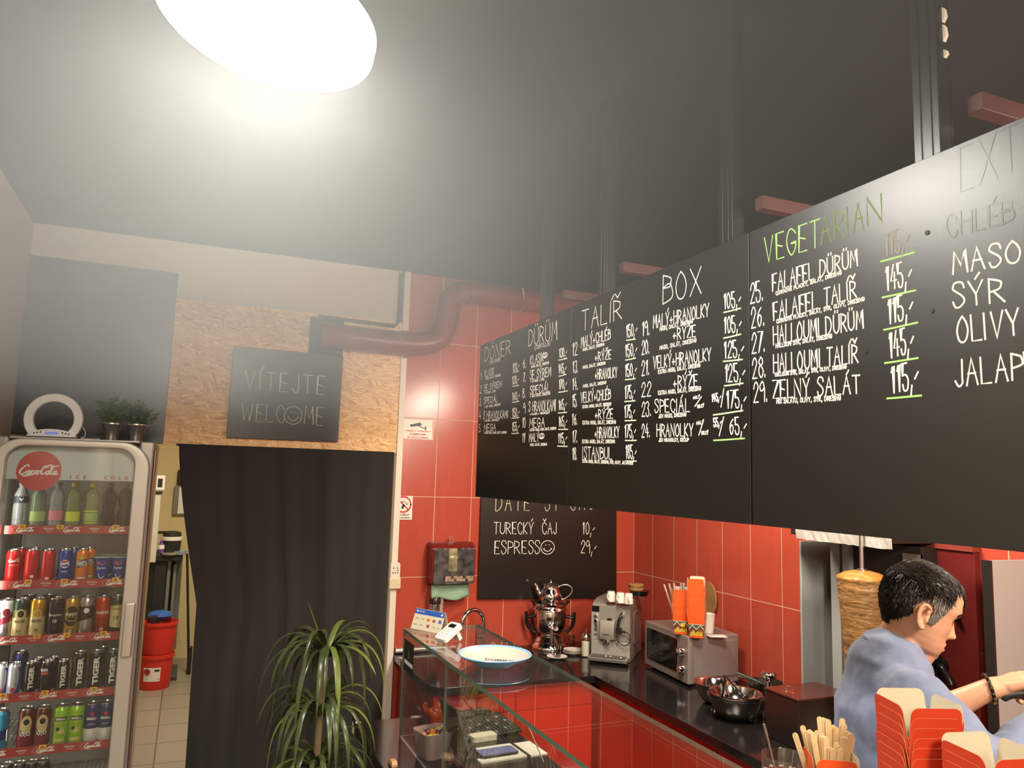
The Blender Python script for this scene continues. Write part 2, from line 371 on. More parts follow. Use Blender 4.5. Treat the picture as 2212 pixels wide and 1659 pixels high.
white_c = mat('white_ceramic', (.80, .76, .70), .25); black_f = mat('black_fabric', (.024, .021, .020), .95, sheen=.15)
red_cab = mat('red_lacquer', (.42, .018, .010), .22, bump=.0); granite = mat('black_granite', (.012, .010, .010), .10, spec=.6)
slab_m = mat('dark_slab', (.014, .009, .011), .12, spec=.6)
duct_m = mat('red_duct_paint', (.20, .026, .024), .3)
clear = glass_mat('clear_glass', (.97, .985, .975), 1.62); gedge = mat('green_glass_edge', (.075, .15, .105), .15, trans=.3)
white_pl = mat('white_plastic', (.78, .75, .70), .35)

# ---------------------------------------------------------------- the room
FY0 = -2.6; BY = 9.2
def wall(name, m, x0, x1, y0, y1, z0, z1): return struct(MB().box(x0, x1, y0, y1, z0, z1).build(name, m, smooth=0))
wall('floor', floor_b, XL-.1, XW+.1, FY0, BY, -.06, 0)
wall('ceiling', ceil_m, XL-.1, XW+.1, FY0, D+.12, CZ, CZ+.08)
wall('wall_left', plaster, XL-.1, XL, FY0, D+.12, 0, CZ)
wall('wall_right', tile_right, XW, XW+.1, FY0, D+.12, 0, CZ)
wall('wall_front', plaster, XL-.1, XW+.1, FY0-.1, FY0, 0, CZ)
wall('wall_back', tile_back, 1.205, XW+.1, D, D+.12, 0, CZ)
wall('wall_back_upper', plaster, XL, 1.175, D-.015, D+.12, 2.945, CZ)
wall('wall_back_left', plaster, XL, -.21, D, D+.12, 0, 2.945)
# the back room seen through the doorway
wall('wall_far', yellow, -1.4, 2.2, 9.0, 9.1, 0, 3.2)
wall('wall_far_left', yellow, -1.5, -1.4, D+.13, 9.1, 0, 3.2)
wall('wall_far_right', yellow, 1.6, 1.7, D+.13, 9.1, 0, 3.2)
wall('ceiling_far', yellow, -1.5, 1.7, D+.13, 9.1, 3.2, 3.3)
wall('trim_1', white_p, 1.185, 1.222, D-.03, D+.02, .0, 2.72)
wall('trim_2', white_p, 1.186, 1.225, D-.025, D+.02, 2.90, CZ)
wall('trim_3', mat('door_jamb', (.55, .46, .30), .6), -.205, -.185, D-.01, D+.12, 0, 2.115)

o = MB().box(-.205, 1.185, D-.02, D+.02, 2.115, 2.95).build('chipboard_panel', osb, smooth=0)
# texture space: the panel lies in x-z
o = o; o.data.transform(Matrix.Rotation(radians(90), 4, 'X').inverted()); o.rotation_euler = (radians(90), 0, 0)
tag(o, 'oriented strand chipboard panel closing the top of the doorway above the curtain', 'panel')
t = thing('conduit', 'dark cable running down the wall corner beside the pale upper wall', 'cable', (1.158, D-.03, 2.93))
MB().tube([(0, 0, .34), (0, 0, .02), (-.03, 0, -.01), (-.5, 0, .0)], .013, 8).build('cable_run', mat('conduit_grey', (.06, .062, .055), .6), t)
o = MB().box(.61, .815, D-.035, D-.02, 2.70, 2.925).build('vent_shade_plate', mat('vent_shade', (.03, .03, .028), .7), bevel=.004)  # flat dark plate painted as the shade inside the cutout
tag(o, 'solid dark plate imitating the shaded opening where the red duct enters the chipboard', 'vent')

# red ventilation duct on the back wall
t = thing('ventilation_duct', 'dark red round ventilation duct bending up along the back wall', 'duct', (0, 0, 0))
yd = D-.115
pp = [(693, 722), (786, 733), (865, 741), (905, 743), (930, 740), (949, 729), (961, 709), (966, 687), (969, 665), (975, 646), (988, 634), (1010, 631), (1040, 634), (1087, 641), (1150, 650), (1267, 664), (1400, 684)]
pth = [onY(x, y, yd) for x, y in pp]
MB().tube(smooth_pts([tuple(p) for p in pth], 3), .074, 24, cap=True).build('pipe', duct_m, t, smooth=60)
for i in (2, 4, 5, 6, 7, 9, 10, 11, 12): MB().tube([pth[i]-(pth[i+1]-pth[i]).normalized()*.006, pth[i]+(pth[i+1]-pth[i]).normalized()*.006], .0765, 24).build('seam_ring', duct_m, t, smooth=60)
a = onY(1131, 632, yd-.09)
MB().tube(smooth_pts([tuple(onY(x, y, yd-.09)) for x, y in ((1129, 622), (1132, 640), (1131, 655), (1126, 668), (1118, 676))], 3), .006, 8).build('hanger', mat('dull_wire', (.45, .38, .33), .3, 1), t)

# ---------------------------------------------------------------- boards on the back wall
def yb(x, y): p = onY(x, y, D-.03); return (p.x, p.z)
def crop(sc, ox, oy): return lambda x, y: (ox+x/sc, oy+y/sc)
def writer(mb, plane, cr, fn, wid):
    def w(s, x0, y0, x1, y1, h0, h1=None, mi=0, wd=None, gap=.24):
        h1 = h1 or h0; q = lambda x, y: plane(*cr(x, y)); P0 = q(x0, y0); P1 = q(x1, y1)
        hand(mb, s, P0, P1, (0, q(x0, y0-h0)[1]-P0[1]), (0, q(x1, y1-h1)[1]-P1[1]), fn, wd or wid, mi, gap=gap)
    def line(x0, y0, x1, y1, mi=0, wd=None):
        mb.ribbon([plane(*cr(x0, y0)), plane(*cr((x0*2+x1)/3, (y0*2+y1)/3+1)), plane(*cr(x1, y1))], wd or wid, fn, mi)
    def circ(x, y, rx, mi=0, wd=None, face=True):
        c = plane(*cr(x, y)); e = plane(*cr(x+rx, y)); r = plane(*cr(x, y-rx))[1]-c[1]; rr = abs(e[0]-c[0]); wd_ = wd or wid; sg = 1 if e[0] > c[0] else -1
        P = lambda a, k=1: (c[0]+sg*rr*k*cos(a), c[1]+r*k*sin(a))
        mb.ribbon([P(2*pi*i/28) for i in range(29)], wd_, fn, mi)
        if face:
            for sx in (-1, 1): mb.ribbon([(c[0]+sx*rr*.26-wd_*.4, c[1]+r*.36), (c[0]+sx*rr*.26+wd_*.4, c[1]+r*.36)], wd_*1.2, fn, mi)
            mb.ribbon([P(radians(200+140*i/10), .58) for i in range(11)], wd_, fn, mi)
            for sx in (-1, 1): mb.ribbon([(c[0]+sx*rr*.46, c[1]-r*.14), (c[0]+sx*rr*.64, c[1]-r*.24)], wd_, fn, mi)
    return w, line, circ

def wall_board(name, label, px, thick=.02):
    (x0, z1), (x1, z0) = yb(*px[0]), yb(*px[1])
    t = thing(name, label, 'chalkboard', ((x0+x1)/2, D, z0)); mb = MB().box(x0-t.location.x, x1-t.location.x, -.03-thick+.02, -.008, 0, z1-z0)
    mb.build('board_panel', board_m, t, bevel=.002); return t
t = thing('chalkboard', 'large empty black chalkboard high on the wall behind the drinks fridge', 'chalkboard', (-.5, D, 2.12))
p = [onY(x, y, D-.03) for x, y in ((64, 550), (386, 590), (352, 958), (13, 935))]
MB().prism([(q.x+.5, q.z-2.12) for q in p], -.03, -.012, fn=lambda x, y, z: (x, z, y)).build('board_panel', board_m, t, bevel=.002)

t = thing('welcome_board', 'small chalkboard reading VÍTEJTE WELCOME on the chipboard panel', 'chalkboard', (.5, D-.02, 2.14))
p = [onY(x, y, D-.045) for x, y in ((505, 747), (742, 769), (730, 955), (489, 945))]
MB().prism([(q.x-.5, q.z-2.14) for q in p], -.025, 0, fn=lambda x, y, z: (x, z, y)).build('board_panel', board_m, t, bevel=.002)
mb = MB((0, -1, 0)); fn = lambda u, v: (u-.5, -.0254, v-2.14)
W, LN, CI = writer(mb, lambda x, y: (lambda q: (q.x, q.z))(onY(x, y, D-.046)), crop(3.77, 370, 560), fn, .0034)
W('VÍTEJTE', 600, 1055, 1245, 1103, 148, 150, gap=.35)
CM = [mat('chalk_dull', (.80, .78, .72), .8), mat('chalk_thin', (.55, .60, .50), .8)]; mb.build('lettering', CM, t, smooth=0); mb = MB((0, -1, 0)); W, LN, CI = writer(mb, lambda x, y: (lambda q: (q.x, q.z))(onY(x, y, D-.046)), crop(3.77, 370, 560), fn, .0034)
W('WELC', 572, 1312, 915, 1332, 138, 140, 1, gap=.3); CI(993, 1272, 72, 1); W('ME', 1080, 1340, 1235, 1355, 146, 146, 1, gap=.3)
mb.build('lettering', CM, t, smooth=0)

t = thing('drinks_board', 'chalkboard with tea and espresso prices on the red tiles above the samovar', 'chalkboard', (2.28, D, 1.20))
p = [onY(x, y, D-.03) for x, y in ((1043, 1010), (1332, 1018), (1332, 1291), (1033, 1294))]
MB().prism([(q.x-2.28, q.z-1.20) for q in p], -.03, -.002, fn=lambda x, y, z: (x, z, y)).build('board_panel', board_m, t, bevel=.002)
fn = lambda u, v: (u-2.28, -.0304, v-1.20)
def drinks(k, *args, **kw):
    mb = MB((0, -1, 0)); writer(mb, lambda x, y: (lambda q: (q.x, q.z))(onY(x, y, D-.031)), crop(4.809, 1000, 1040), fn, .0042)[k](*args, **kw); mb.build('lettering' if k == 0 else 'smiley', [chalk, chalk_pg], t, smooth=0)
drinks(0, 'DÁTE', 340, 305, 690, 302, 165, 165, 1, gap=.4); drinks(0, 'SI', 855, 302, 975, 302, 165, 165, 1, gap=.7); drinks(0, 'ČAJ', 1110, 298, 1345, 290, 150, 150, 1, gap=.5)
drinks(0, 'TURECKÝ', 322, 545, 730, 545, 120); drinks(0, 'ČAJ', 822, 545, 968, 545, 118); drinks(0, '10,-', 1242, 548, 1370, 548, 125); drinks(0, 'ESPRESS', 328, 752, 798, 748, 132); drinks(2, 880, 685, 70); drinks(0, '29,-', 1228, 742, 1385, 745, 130)

# ---------------------------------------------------------------- the big hanging menu board: three panels side by side
ZB0, ZB1 = 1.897, 2.591
def xb(x, y): p = onX(x, y, XM-.001); return (p.y, p.z)
fnm = lambda u, v: (XM-.0004, u, v)
A_ = crop(3.456, 1000, 620); B_ = crop(3.456, 1580, 400)
SUB1, SUB2, SUB3 = 'MASO, SALÁT, DRESING', 'EXTRA MASO, SALÁT, DRESING', '+ EXTRA VELKÁ, MASO, SALÁT, DRESING'
def panel(label, y0, y1, rows, cr, wid, lines=(), circs=(), dots=(), faint=()):
    t = thing('menu_board', label, 'menu board', (XM, (y0+y1)/2, ZB0), group='hanging menu board panels')
    off = lambda p: (p[0]-XM, p[1]-(y0+y1)/2, p[2]-ZB0)
    mb = MB().box(0, .012, min(y0, y1)-(y0+y1)/2+.0015, max(y0, y1)-(y0+y1)/2-.0015, 0, ZB1-ZB0); mb.build('board_panel', board_m, t, bevel=.0012)
    f2 = lambda u, v: off(fnm(u, v)); CM = [chalk, chalk_g, chalk_pg, chalk_f, chalk_gf, chalk_d]
    def one(nm, k, args, kw={}):
        mb = MB((-1, 0, 0)); writer(mb, xb, cr, f2, wid)[k](*args, **kw); mb.build(nm, CM, t, smooth=0)
    for r in rows:
        s, x0, yy0, x1, yy1, h0 = r[:6]; h1 = r[6] if len(r) > 6 else h0; mi = r[7] if len(r) > 7 else 0
        one('small_lettering' if h0 < 40 else 'lettering', 0, (s, x0, yy0, x1, yy1, h0, h1, mi, wid*(.62 if h0 < 40 else .92)))
    for l in lines: one('price_line', 1, l)
    for c in circs: one('smiley', 2, c)
    for k, (x, y, r) in enumerate(dots):
        c = onX(*cr(x, y), XM); MB().lathe([(0, -.004), (r, -.004), (r*.8, .0015), (0, .0015)], 12).build('screw', screw_m, t, loc=off((XM-.0005, c.y, c.z)), rot=(0, radians(-90), 0))
    return t
R1 = [('DÖNER', 162, 553, 355, 498, 100, 108), ('(TEN CHLÉB)', 198, 578, 278, 548, 22), ('1', 130, 690, 140, 688, 48), ('KLASIK', 162, 672, 232, 652, 50), (SUB1, 168, 692, 280, 664, 15),
 ('120,-', 372, 628, 418, 612, 55), ('2', 125, 795, 138, 792, 55), ('SE SÝREM', 156, 780, 285, 746, 46), ('+ KLASIK + SÝR', 160, 797, 242, 784, 13), ('130,-', 368, 724, 415, 714, 55),
 ('3.', 122, 886, 138, 884, 55), ('SPECIÁL', 156, 870, 255, 857, 44), ('+ JEN MASO, DRESING', 158, 902, 278, 883, 15), ('160,-', 368, 846, 420, 836, 58), ('4', 120, 985, 134, 984, 55),
 ('S HRANOLKAMI', 152, 984, 335, 976, 54), ('+ KLASIK + HRANOLKY', 158, 1004, 270, 998, 13), ('150,-', 368, 969, 420, 963, 62), ('5.', 118, 1082, 134, 1080, 55), ('MEGA', 154, 1076, 243, 1072, 50),
 (SUB3, 155, 1095, 325, 1092, 14), ('155,-', 366, 1075, 420, 1068, 62), ('DÜRÜM', 490, 440, 700, 390, 118, 138), ('(TORTILLA)', 535, 468, 648, 432, 28), ('6.', 448, 605, 470, 600, 66),
 ('KLASIK', 502, 580, 600, 552, 64), (SUB1, 508, 604, 640, 572, 16), ('130,-', 718, 526, 775, 512, 64), ('7.', 448, 708, 466, 704, 64), ('SE SÝREM', 500, 690, 655, 665, 64, 68), ('+ KLASIK + SÝR', 502, 712, 606, 696, 15),
 ('145,-', 714, 646, 770, 636, 68), ('8.', 444, 828, 466, 824, 68), ('SPECIÁL', 500, 804, 645, 780, 62), ('+ JEN MASO, DRESING', 500, 824, 650, 802, 18), ('170,-', 716, 762, 772, 752, 68), ('9', 450, 940, 464, 938, 72),
 ('S HRANOLKAMI', 490, 928, 692, 922, 70, 82), ('+ KLASIK + HRANOLKY', 498, 956, 648, 944, 14), ('165,-', 714, 918, 772, 908, 74), ('10', 442, 1050, 466, 1048, 74), ('MEGA', 494, 1050, 608, 1044, 68), (SUB3, 495, 1076, 695, 1062, 16),
 ('165,-', 714, 1042, 775, 1036, 74), ('11', 442, 1160, 462, 1158, 68), ('MALÝ', 492, 1155, 566, 1150, 60), (SUB1, 500, 1185, 626, 1182, 16), ('115,-', 710, 1166, 775, 1160, 72)]
L1 = [(372, 638, 416, 629, 2), (368, 741, 415, 734, 2), (366, 861, 418, 853, 2), (362, 980, 418, 974, 2), (362, 1094, 416, 1091, 2), (712, 546, 776, 533, 2), (714, 667, 770, 651, 2), (713, 786, 780, 775, 2), (710, 940, 775, 935, 2), (710, 1062, 782, 1062, 2), (704, 1187, 778, 1190, 2)]
panel('hanging menu board panel listing DÖNER and DÜRÜM', 3.283, 2.358, R1, A_, .0042, L1, [(612, 510, 18, 0, .004), (587, 1113, 19, 0, .004)])
R2 = [('TALÍŘ', 888, 328, 1185, 235, 148, 150), ('12', 815, 515, 852, 505, 95), ('MALÝ+CHLÉB', 880, 452, 1100, 388, 76), (SUB1, 893, 478, 1053, 436, 20), ('150,-', 1218, 376, 1298, 356, 90), ('13.', 818, 640, 856, 634, 85),
 ('+RÝŽE', 985, 555, 1105, 535, 66), (SUB1, 893, 610, 1062, 577, 20), ('150,-', 1212, 522, 1298, 506, 90), ('14.', 818, 770, 856, 764, 88), ('+HRANOLKY', 985, 690, 1150, 672, 74), (SUB1, 895, 750, 1068, 722, 20),
 ('150,-', 1210, 670, 1294, 656, 90), ('15.', 815, 895, 852, 890, 90), ('VELKÝ+CHLÉB', 878, 865, 1102, 836, 76), (SUB2, 893, 905, 1105, 882, 20), ('175,-', 1208, 834, 1284, 824, 95), ('16.', 815, 1030, 852, 1026, 85),
 ('+RÝŽE', 985, 985, 1118, 980, 70), (SUB2, 893, 1026, 1140, 1020, 25), ('175,-', 1206, 976, 1280, 970, 92), ('17.', 817, 1160, 852, 1158, 86), ('+HRANOLKY', 983, 1128, 1165, 1122, 80), (SUB2, 890, 1165, 1133, 1165, 24),
 ('175,-', 1207, 1124, 1288, 1118, 95), ('18.', 815, 1290, 850, 1288, 90), ('ISTANBUL', 892, 1280, 1110, 1285, 86), ('EXTRA MASO, SALÁT, DRESING, SÝR, OLIVY, JALAPENOS', 892, 1310, 1268, 1325, 22), ('185,-', 1215, 1280, 1292, 1278, 100),
 ('BOX', 1490, 128, 1778, 46, 212, 200), ('19.', 1338, 365, 1390, 355, 104), ('MALÝ+HRANOLKY', 1420, 308, 1835, 215, 94), (SUB1, 1468, 328, 1715, 268, 26), ('105,-', 1948, 164, 2072, 140, 115), ('20.', 1335, 505, 1390, 492, 102),
 ('+RÝŽE', 1568, 395, 1735, 370, 86), (SUB1, 1468, 468, 1740, 410, 28), ('105,-', 1950, 345, 2076, 326, 120), ('21.', 1335, 662, 1390, 652, 110), ('VELKÝ+HRANOLKY', 1420, 612, 1850, 546, 92), (SUB2, 1458, 648, 1770, 596, 28),
 ('125,-', 1950, 532, 2094, 514, 124), ('22', 1335, 820, 1400, 812, 106), ('+RÝŽE', 1570, 755, 1750, 742, 90), (SUB2, 1458, 805, 1775, 770, 28), ('125,-', 1955, 710, 2104, 696, 132), ('23.', 1335, 966, 1402, 960, 106), ('SPECIÁL', 1432, 936, 1690, 930, 95),
 ('JEN MASO, DRESING', 1460, 978, 1665, 964, 26), ('MALÝ', 1718, 838, 1766, 828, 20), ('VELKÝ', 1746, 904, 1798, 895, 22), ('145,-', 1858, 856, 1924, 846, 56), ('175,-', 1968, 905, 2115, 892, 130), ('24.', 1335, 1122, 1395, 1118, 98),
 ('HRANOLKY', 1446, 1116, 1716, 1112, 92), ('JEN HRANOLKY, KEČUP', 1460, 1154, 1685, 1152, 24), ('MALÝ', 1742, 1028, 1795, 1020, 22), ('VELKÝ', 1778, 1102, 1830, 1098, 24), ('55,-', 1870, 1042, 1928, 1036, 62), ('65,-', 1992, 1100, 2116, 1092, 124)]
L2 = [(1218, 398, 1285, 388, 2), (1213, 545, 1288, 530, 2), (1210, 692, 1285, 683, 2), (1205, 855, 1285, 848, 2), (1208, 998, 1290, 995, 2), (1210, 1145, 1293, 1145, 2), (1212, 1298, 1293, 1300, 2), (1945, 190, 2072, 158, 2), (1945, 382, 2073, 352, 2),
 (1942, 555, 2085, 540, 2), (1950, 738, 2090, 718, 2), (1868, 955, 2088, 922, 2), (1870, 1145, 2100, 1130, 1), (1730, 890, 1778, 820, 0), (1760, 1105, 1795, 990, 0), (1925, 895, 1946, 760, 0), (1912, 1110, 1945, 970, 0)]
panel('hanging menu board panel listing TALÍŘ and BOX', 2.356, 1.428, R2, A_, .0038, L2, (), ((1168, 780, .004), (1885, 684, .004), (1913, -175, .004)))
R3 = [('VEGET', 250, 580, 660, 455, 188, 205, 1), ('ARIA', 670, 445, 985, 328, 205, 210, 4), ('N', 1018, 300, 1125, 268, 208, 208, 4), ('25.', 140, 885, 236, 856, 150), ('FALAFEL DÜRÜM', 306, 792, 940, 600, 126), ('CIZRNOVÉ PLACKY, SALÁT, DRESING', 330, 822, 820, 665, 26),
 ('115,-', 1145, 532, 1330, 462, 168, 160, 3), ('26.', 150, 1068, 246, 1044, 154), ('FALAFEL TALÍŘ', 314, 1010, 935, 836, 132), ('CIZRNOVÉ PLACKY, SALÁT, SÝR, OLIVY, DRESING', 335, 1032, 992, 862, 28), ('145,-', 1155, 788, 1345, 732, 180),
 ('27.', 153, 1257, 250, 1238, 152), ('HALLOUMI DÜRÜM', 312, 1192, 985, 1066, 136), ('HALLOUMI SÝR, SALÁT, DRESING', 330, 1215, 748, 1140, 30), ('115,-', 1170, 1038, 1354, 976, 185), ('28.', 157, 1444, 256, 1430, 152),
 ('HALLOUMI TALÍŘ', 312, 1402, 945, 1322, 136), ('HALLOUMI SÝR, SALÁT, SÝR, OLIVY, DRESING', 325, 1428, 858, 1368, 28), ('145,-', 1182, 1292, 1360, 1234, 190), ('29.', 166, 1622, 268, 1612, 150), ('ZELNÝ SALÁT', 308, 1592, 960, 1552, 134),
 ('MIX SALÁTU, OLIVY, SÝR, DRESING', 335, 1630, 815, 1604, 34), ('115,-', 1196, 1554, 1396, 1504, 200), ('EXTRA', 1706, 52, 2560, -290, 330, 360, 5), ('CHLÉB', 1608, 395, 2112, 268, 170, 165, 5),
 ('MASO', 1650, 665, 2160, 572, 168), ('SÝR', 1656, 914, 2035, 868, 182), ('OLIVY', 1684, 1180, 2150, 1112, 196), ('JALAPENO', 1672, 1506, 2560, 1400, 198)]
L3 = [(1113, 570, 1360, 502, 1), (1125, 838, 1370, 785, 1), (1137, 1080, 1387, 1025, 1), (1143, 1328, 1390, 1290, 1), (1160, 1592, 1415, 1570, 1)]
panel('hanging menu board panel listing VEGETARIAN dishes and extras, with a sheen of lamp light', 1.426, .46, R3, B_, .0037, L3, (), ((1462, 355, .0055), (1497, 938, .0055), (1005, 1247, .004), (272, 1378, .003)))

# posts that carry the board and the red beams from each post to the tiled wall
post_m = mat('black_post_paint', (.010, .010, .010), .27, bump=.07, bscale=70, stretch=(1, 1, .12))
PY = ((2.632, 'black hanging post nearest the back wall, above the word DÜRÜM'), (2.166, 'black hanging post above the word TALÍŘ'), (1.532, 'black hanging post above the word BOX'), (.953, 'broad glossy black hanging post above the words VEGETARIAN and EXTRA'))
for y, lab in PY:
    t = thing('hanging_post', lab, 'post', (XM+.014, y, ZB0+.1), group='posts that carry the menu board')
    w = .027; hh = CZ-ZB0-.1; MB().box(.002, .03, -w, w, 0, hh).box(0, .004, -w, -w*.5, 0, hh).box(0, .004, -w*.42, w*.3, 0, hh).box(0, .004, w*.4, w, 0, hh).build('post_profile', post_m, t, bevel=.0012)
    MB().box(.03, .036, -w, w, 0, hh).build('flange', black_g, t)
    if y < 1:
        for px_, py_, hs in ((2021, 30, .030), (2025, 68, .034), (2028, 112, .016)):
            q = onX(px_, py_, XM+.02); MB().prism([(0, 0), (-.006, hs*.3), (-.004, hs*.8), (0, hs)], .0, .008, fn=lambda a, b, c: (c, a, b)).build('torn_tape', mat('tape_white', (.8, .78, .7), .6), t, loc=(.018, -w-.0002, q.z-ZB0-.1-hs/2))
BY_ = ((2.57, 'thin red beam running from the farthest post to the tiled wall'), (2.14, 'red beam running from the post above TALÍŘ to the tiled wall'), (1.475, 'red beam running from the post above BOX to the tiled wall'), (.905, 'thick red beam running from the nearest post to the tiled wall'))
for i, (y, lab) in enumerate(BY_):
    o = MB().box(0, XW-XM-.062, -.03, .0, 0, .034).build('ceiling_beam', red_beam, loc=(XM+.06, y, 2.668), bevel=.002)
    tag(o, lab, 'beam', 'red beams behind the menu board')
# the round ceiling lamp
LC = Vector((.089, 1.765, 3.00))
t = thing('ceiling_lamp', 'big round white glowing disc lamp under the ceiling', 'lamp', LC, rot=(-radians(1.1), radians(9.1), 0))
lamp_m = mat('lamp_opal', (.8, .8, .8), .5, emit=((1.0, .955, .87), LAMP_E))
MB().lathe([(0, .0), (.239, .0), (.249, .008), (.249, .045), (.23, .051), (0, .051)], 64).build('diffuser', lamp_m, t)
MB().lathe([(0, .052), (.19, .052), (.19, .085), (0, .085)], 48).build('housing', white_p, t)
MB().tube([(0, 0, .085), (-.045, 0, .285)], .006, 8).build('cord', black_p, t)
# ---------------------------------------------------------------- drinks fridge
FX0, FX1 = -.815, -.176; IX0, IX1 = -.754, -.240; YF = 4.0; FT = 2.13
fr_body = mat('fridge_body', (.36, .33, .29), .35, .4); fr_frame = mat('fridge_frame', (.50, .46, .40), .4, .35); fr_in = mat('fridge_inside', (.60, .57, .52), .6)
label_red = mat('label_red', (.36, .030, .026), .45); cream = mat('print_cream', (.80, .76, .66), .6); price_y = mat('price_orange', (.85, .42, .03), .6); ink = mat('ink', (.02, .018, .018), .6)
glass_door = glass_mat('door_glass', (.93, .95, .94))
FC = (-.495, YF, 0)
fridge = thing('drinks_fridge', 'grey glass-door drinks fridge full of bottles and cans beside the doorway', 'fridge', FC)
def fx(x): return x-FC[0]
def mbf(): return MB().at((-FC[0], -FC[1], 0))
b0 = YF+.07
for nm, bx in (('side_panel', (FX0, IX0-.01, b0, 4.66, .08, FT-.02)), ('side_panel', (IX1+.01, FX1+.012, b0, 4.66, .08, FT-.02)), ('back_panel', (IX0-.009, IX1+.009, 4.62, 4.66, .08, FT-.02)), ('top_panel', (IX0-.009, IX1+.009, b0, 4.619, 2.10, FT-.02)), ('base', (IX0-.009, IX1+.009, b0, 4.619, .08, .40))):
    mbf().box(*bx).build(nm, fr_body, fridge, bevel=.012 if nm == 'side_panel' else .002)
mbf().box(IX0-.007, IX1+.007, 4.60, 4.618, .401, 2.099).build('liner', fr_in, fridge)
mbf().box(FX1+.012, FX1+.022, b0, 4.1, .1, FT-.06).box(FX1+.012, FX1+.020, 4.13, 4.16, .1, FT-.06).build('side_trim', mat('trim_red_reflection', (.30, .16, .13), .25, .7), fridge, bevel=.003)  # the red reflection on the side is put into the trim colour
# door frame with big rounded upper corners
def framepoly(x0, x1, z0, z1, r): return [(x0, z0), (x1, z0)]+arc(x1-r, z1-r, r, 0, 90, 14)+arc(x0+r, z1-r, r, 90, 180, 14)
outer = framepoly(FX0, FX1, .25, FT-.03, .125); inner = framepoly(IX0, IX1, .40, 2.068, .075)
mb = mbf(); n = len(outer); Y0, Y1 = YF-.02, YF+.065
vs_ = [(x, y, z) for y in (Y0, Y1) for (x, z) in outer+inner]
fs = []
for i in range(n):
    j = (i+1) % n
    fs += [(i, j, n+j, n+i), (2*n+i, 3*n+i, 3*n+j, 2*n+j), (i, 2*n+i, 2*n+j, j), (n+i, n+j, 3*n+j, 3*n+i)]
mb.add(vs_, fs).build('door_frame', fr_frame, fridge, bevel=.008, smooth=40)
mb = mbf(); mb.prism([(FX1-.052, 1.13), (FX1-.008, 1.13), (FX1-.008, 1.37), (FX1-.052, 1.37)], YF-.036, YF-.02, fn=lambda x, y, z: (x, z, y)); mb.build('handle', mat('handle_silver', (.62, .60, .57), .25, .8), fridge, bevel=.006)
mbf().prism(inner, YF+.025, YF+.029, fn=lambda x, y, z: (x, z, y)).build('door_glass', glass_door, fridge, smooth=0)
# header panel with round red logo sign
hd = mbf().prism([(IX0, 1.918), (IX1, 1.918)]+arc(IX1-.075, 1.993, .075, 0, 90, 14)+arc(IX0+.075, 1.993, .075, 90, 180, 14), YF+.034, YF+.045, fn=lambda x, y, z: (x, z, y)).build('header_panel', mat('header_grey', (.52, .54, .51), .5), fridge)
lc = onY(84.4, 1017, YF+.032)
mb = mbf(); mb.prism([(lc.x+.0885*cos(2*pi*i/40), lc.z+.0885*sin(2*pi*i/40)) for i in range(40)], YF+.030, YF+.033, fn=lambda x, y, z: (x, z, y)); mb.build('logo_disc', mat('logo_red', (.50, .035, .03), .4), hd)
COKE = ([(27, 22), (25, 27), (20, 26), (11, 17), (6, 8), (8, 3), (14, 3), (20, 8), (23, 12)], [(9, 3), (16, -2), (26, -1), (33, 1), (38, 0)], [(27, 12), (23, 9), (23, 4), (27, 3), (30, 7), (28, 12), (26, 11), (31, 12)],
        [(39, 11), (36, 12), (33, 8), (33, 4), (37, 3), (41, 7)], [(48, 11), (44, 12), (41, 8), (42, 4), (46, 5), (49, 12), (47, 5), (49, 3), (52, 6)], [(51, 11), (55, 12)],
        [(72, 21), (68, 26), (62, 22), (57, 12), (56, 6), (60, 3), (66, 7), (69, 11)], [(62, 20), (70, 24), (77, 28), (86, 25), (98, 27)], [(73, 12), (69, 9), (69, 4), (73, 3), (76, 7), (74, 12), (72, 11), (77, 12)],
        [(77, 8), (83, 18), (84, 25), (81, 24), (79, 12), (79, 4), (82, 3), (85, 6)], [(92, 11), (88, 12), (85, 8), (86, 4), (90, 5), (93, 12), (91, 5), (93, 3), (97, 6)])
def script_logo(mb, cx, cz, w, fn, mi=0, k=1.0):
    s_ = w/100.0
    for st in COKE:
        q = smooth_pts([((x-51)*s_, (y-12)*s_) for x, y in st], 3); m_ = len(q)
        ww = [s_*k*(2.0+2.4*sin(pi*min(1, (i+1)/(m_)))) for i in range(m_)]
        mb.ribbon([(cx+x, cz+y) for x, y in q], ww, fn, mi)
mb = mbf(); mb.lift = Vector((0, -1, 0)); script_logo(mb, lc.x, lc.z, .165, lambda u, v: (u, YF+.0293, v)); mb.build('logo_script', cream, hd, smooth=0)
mb = mbf(); p0 = onY(152, 1033, YF+.03); p1 = onY(273, 1036, YF+.03)
for i, ch in enumerate('ICE  COLD'):
    if ch != ' ': put_text(mb, ch, lambda u, v: (u, YF+.0325, v), h=.016, cx=p0.x+(p1.x-p0.x)*i/8, cy_=(p0.z+p1.z)/2+.006, bold=.03)
mb.build('cold_lettering', mat('logo_red', (0, 0, 0)), hd, smooth=0)
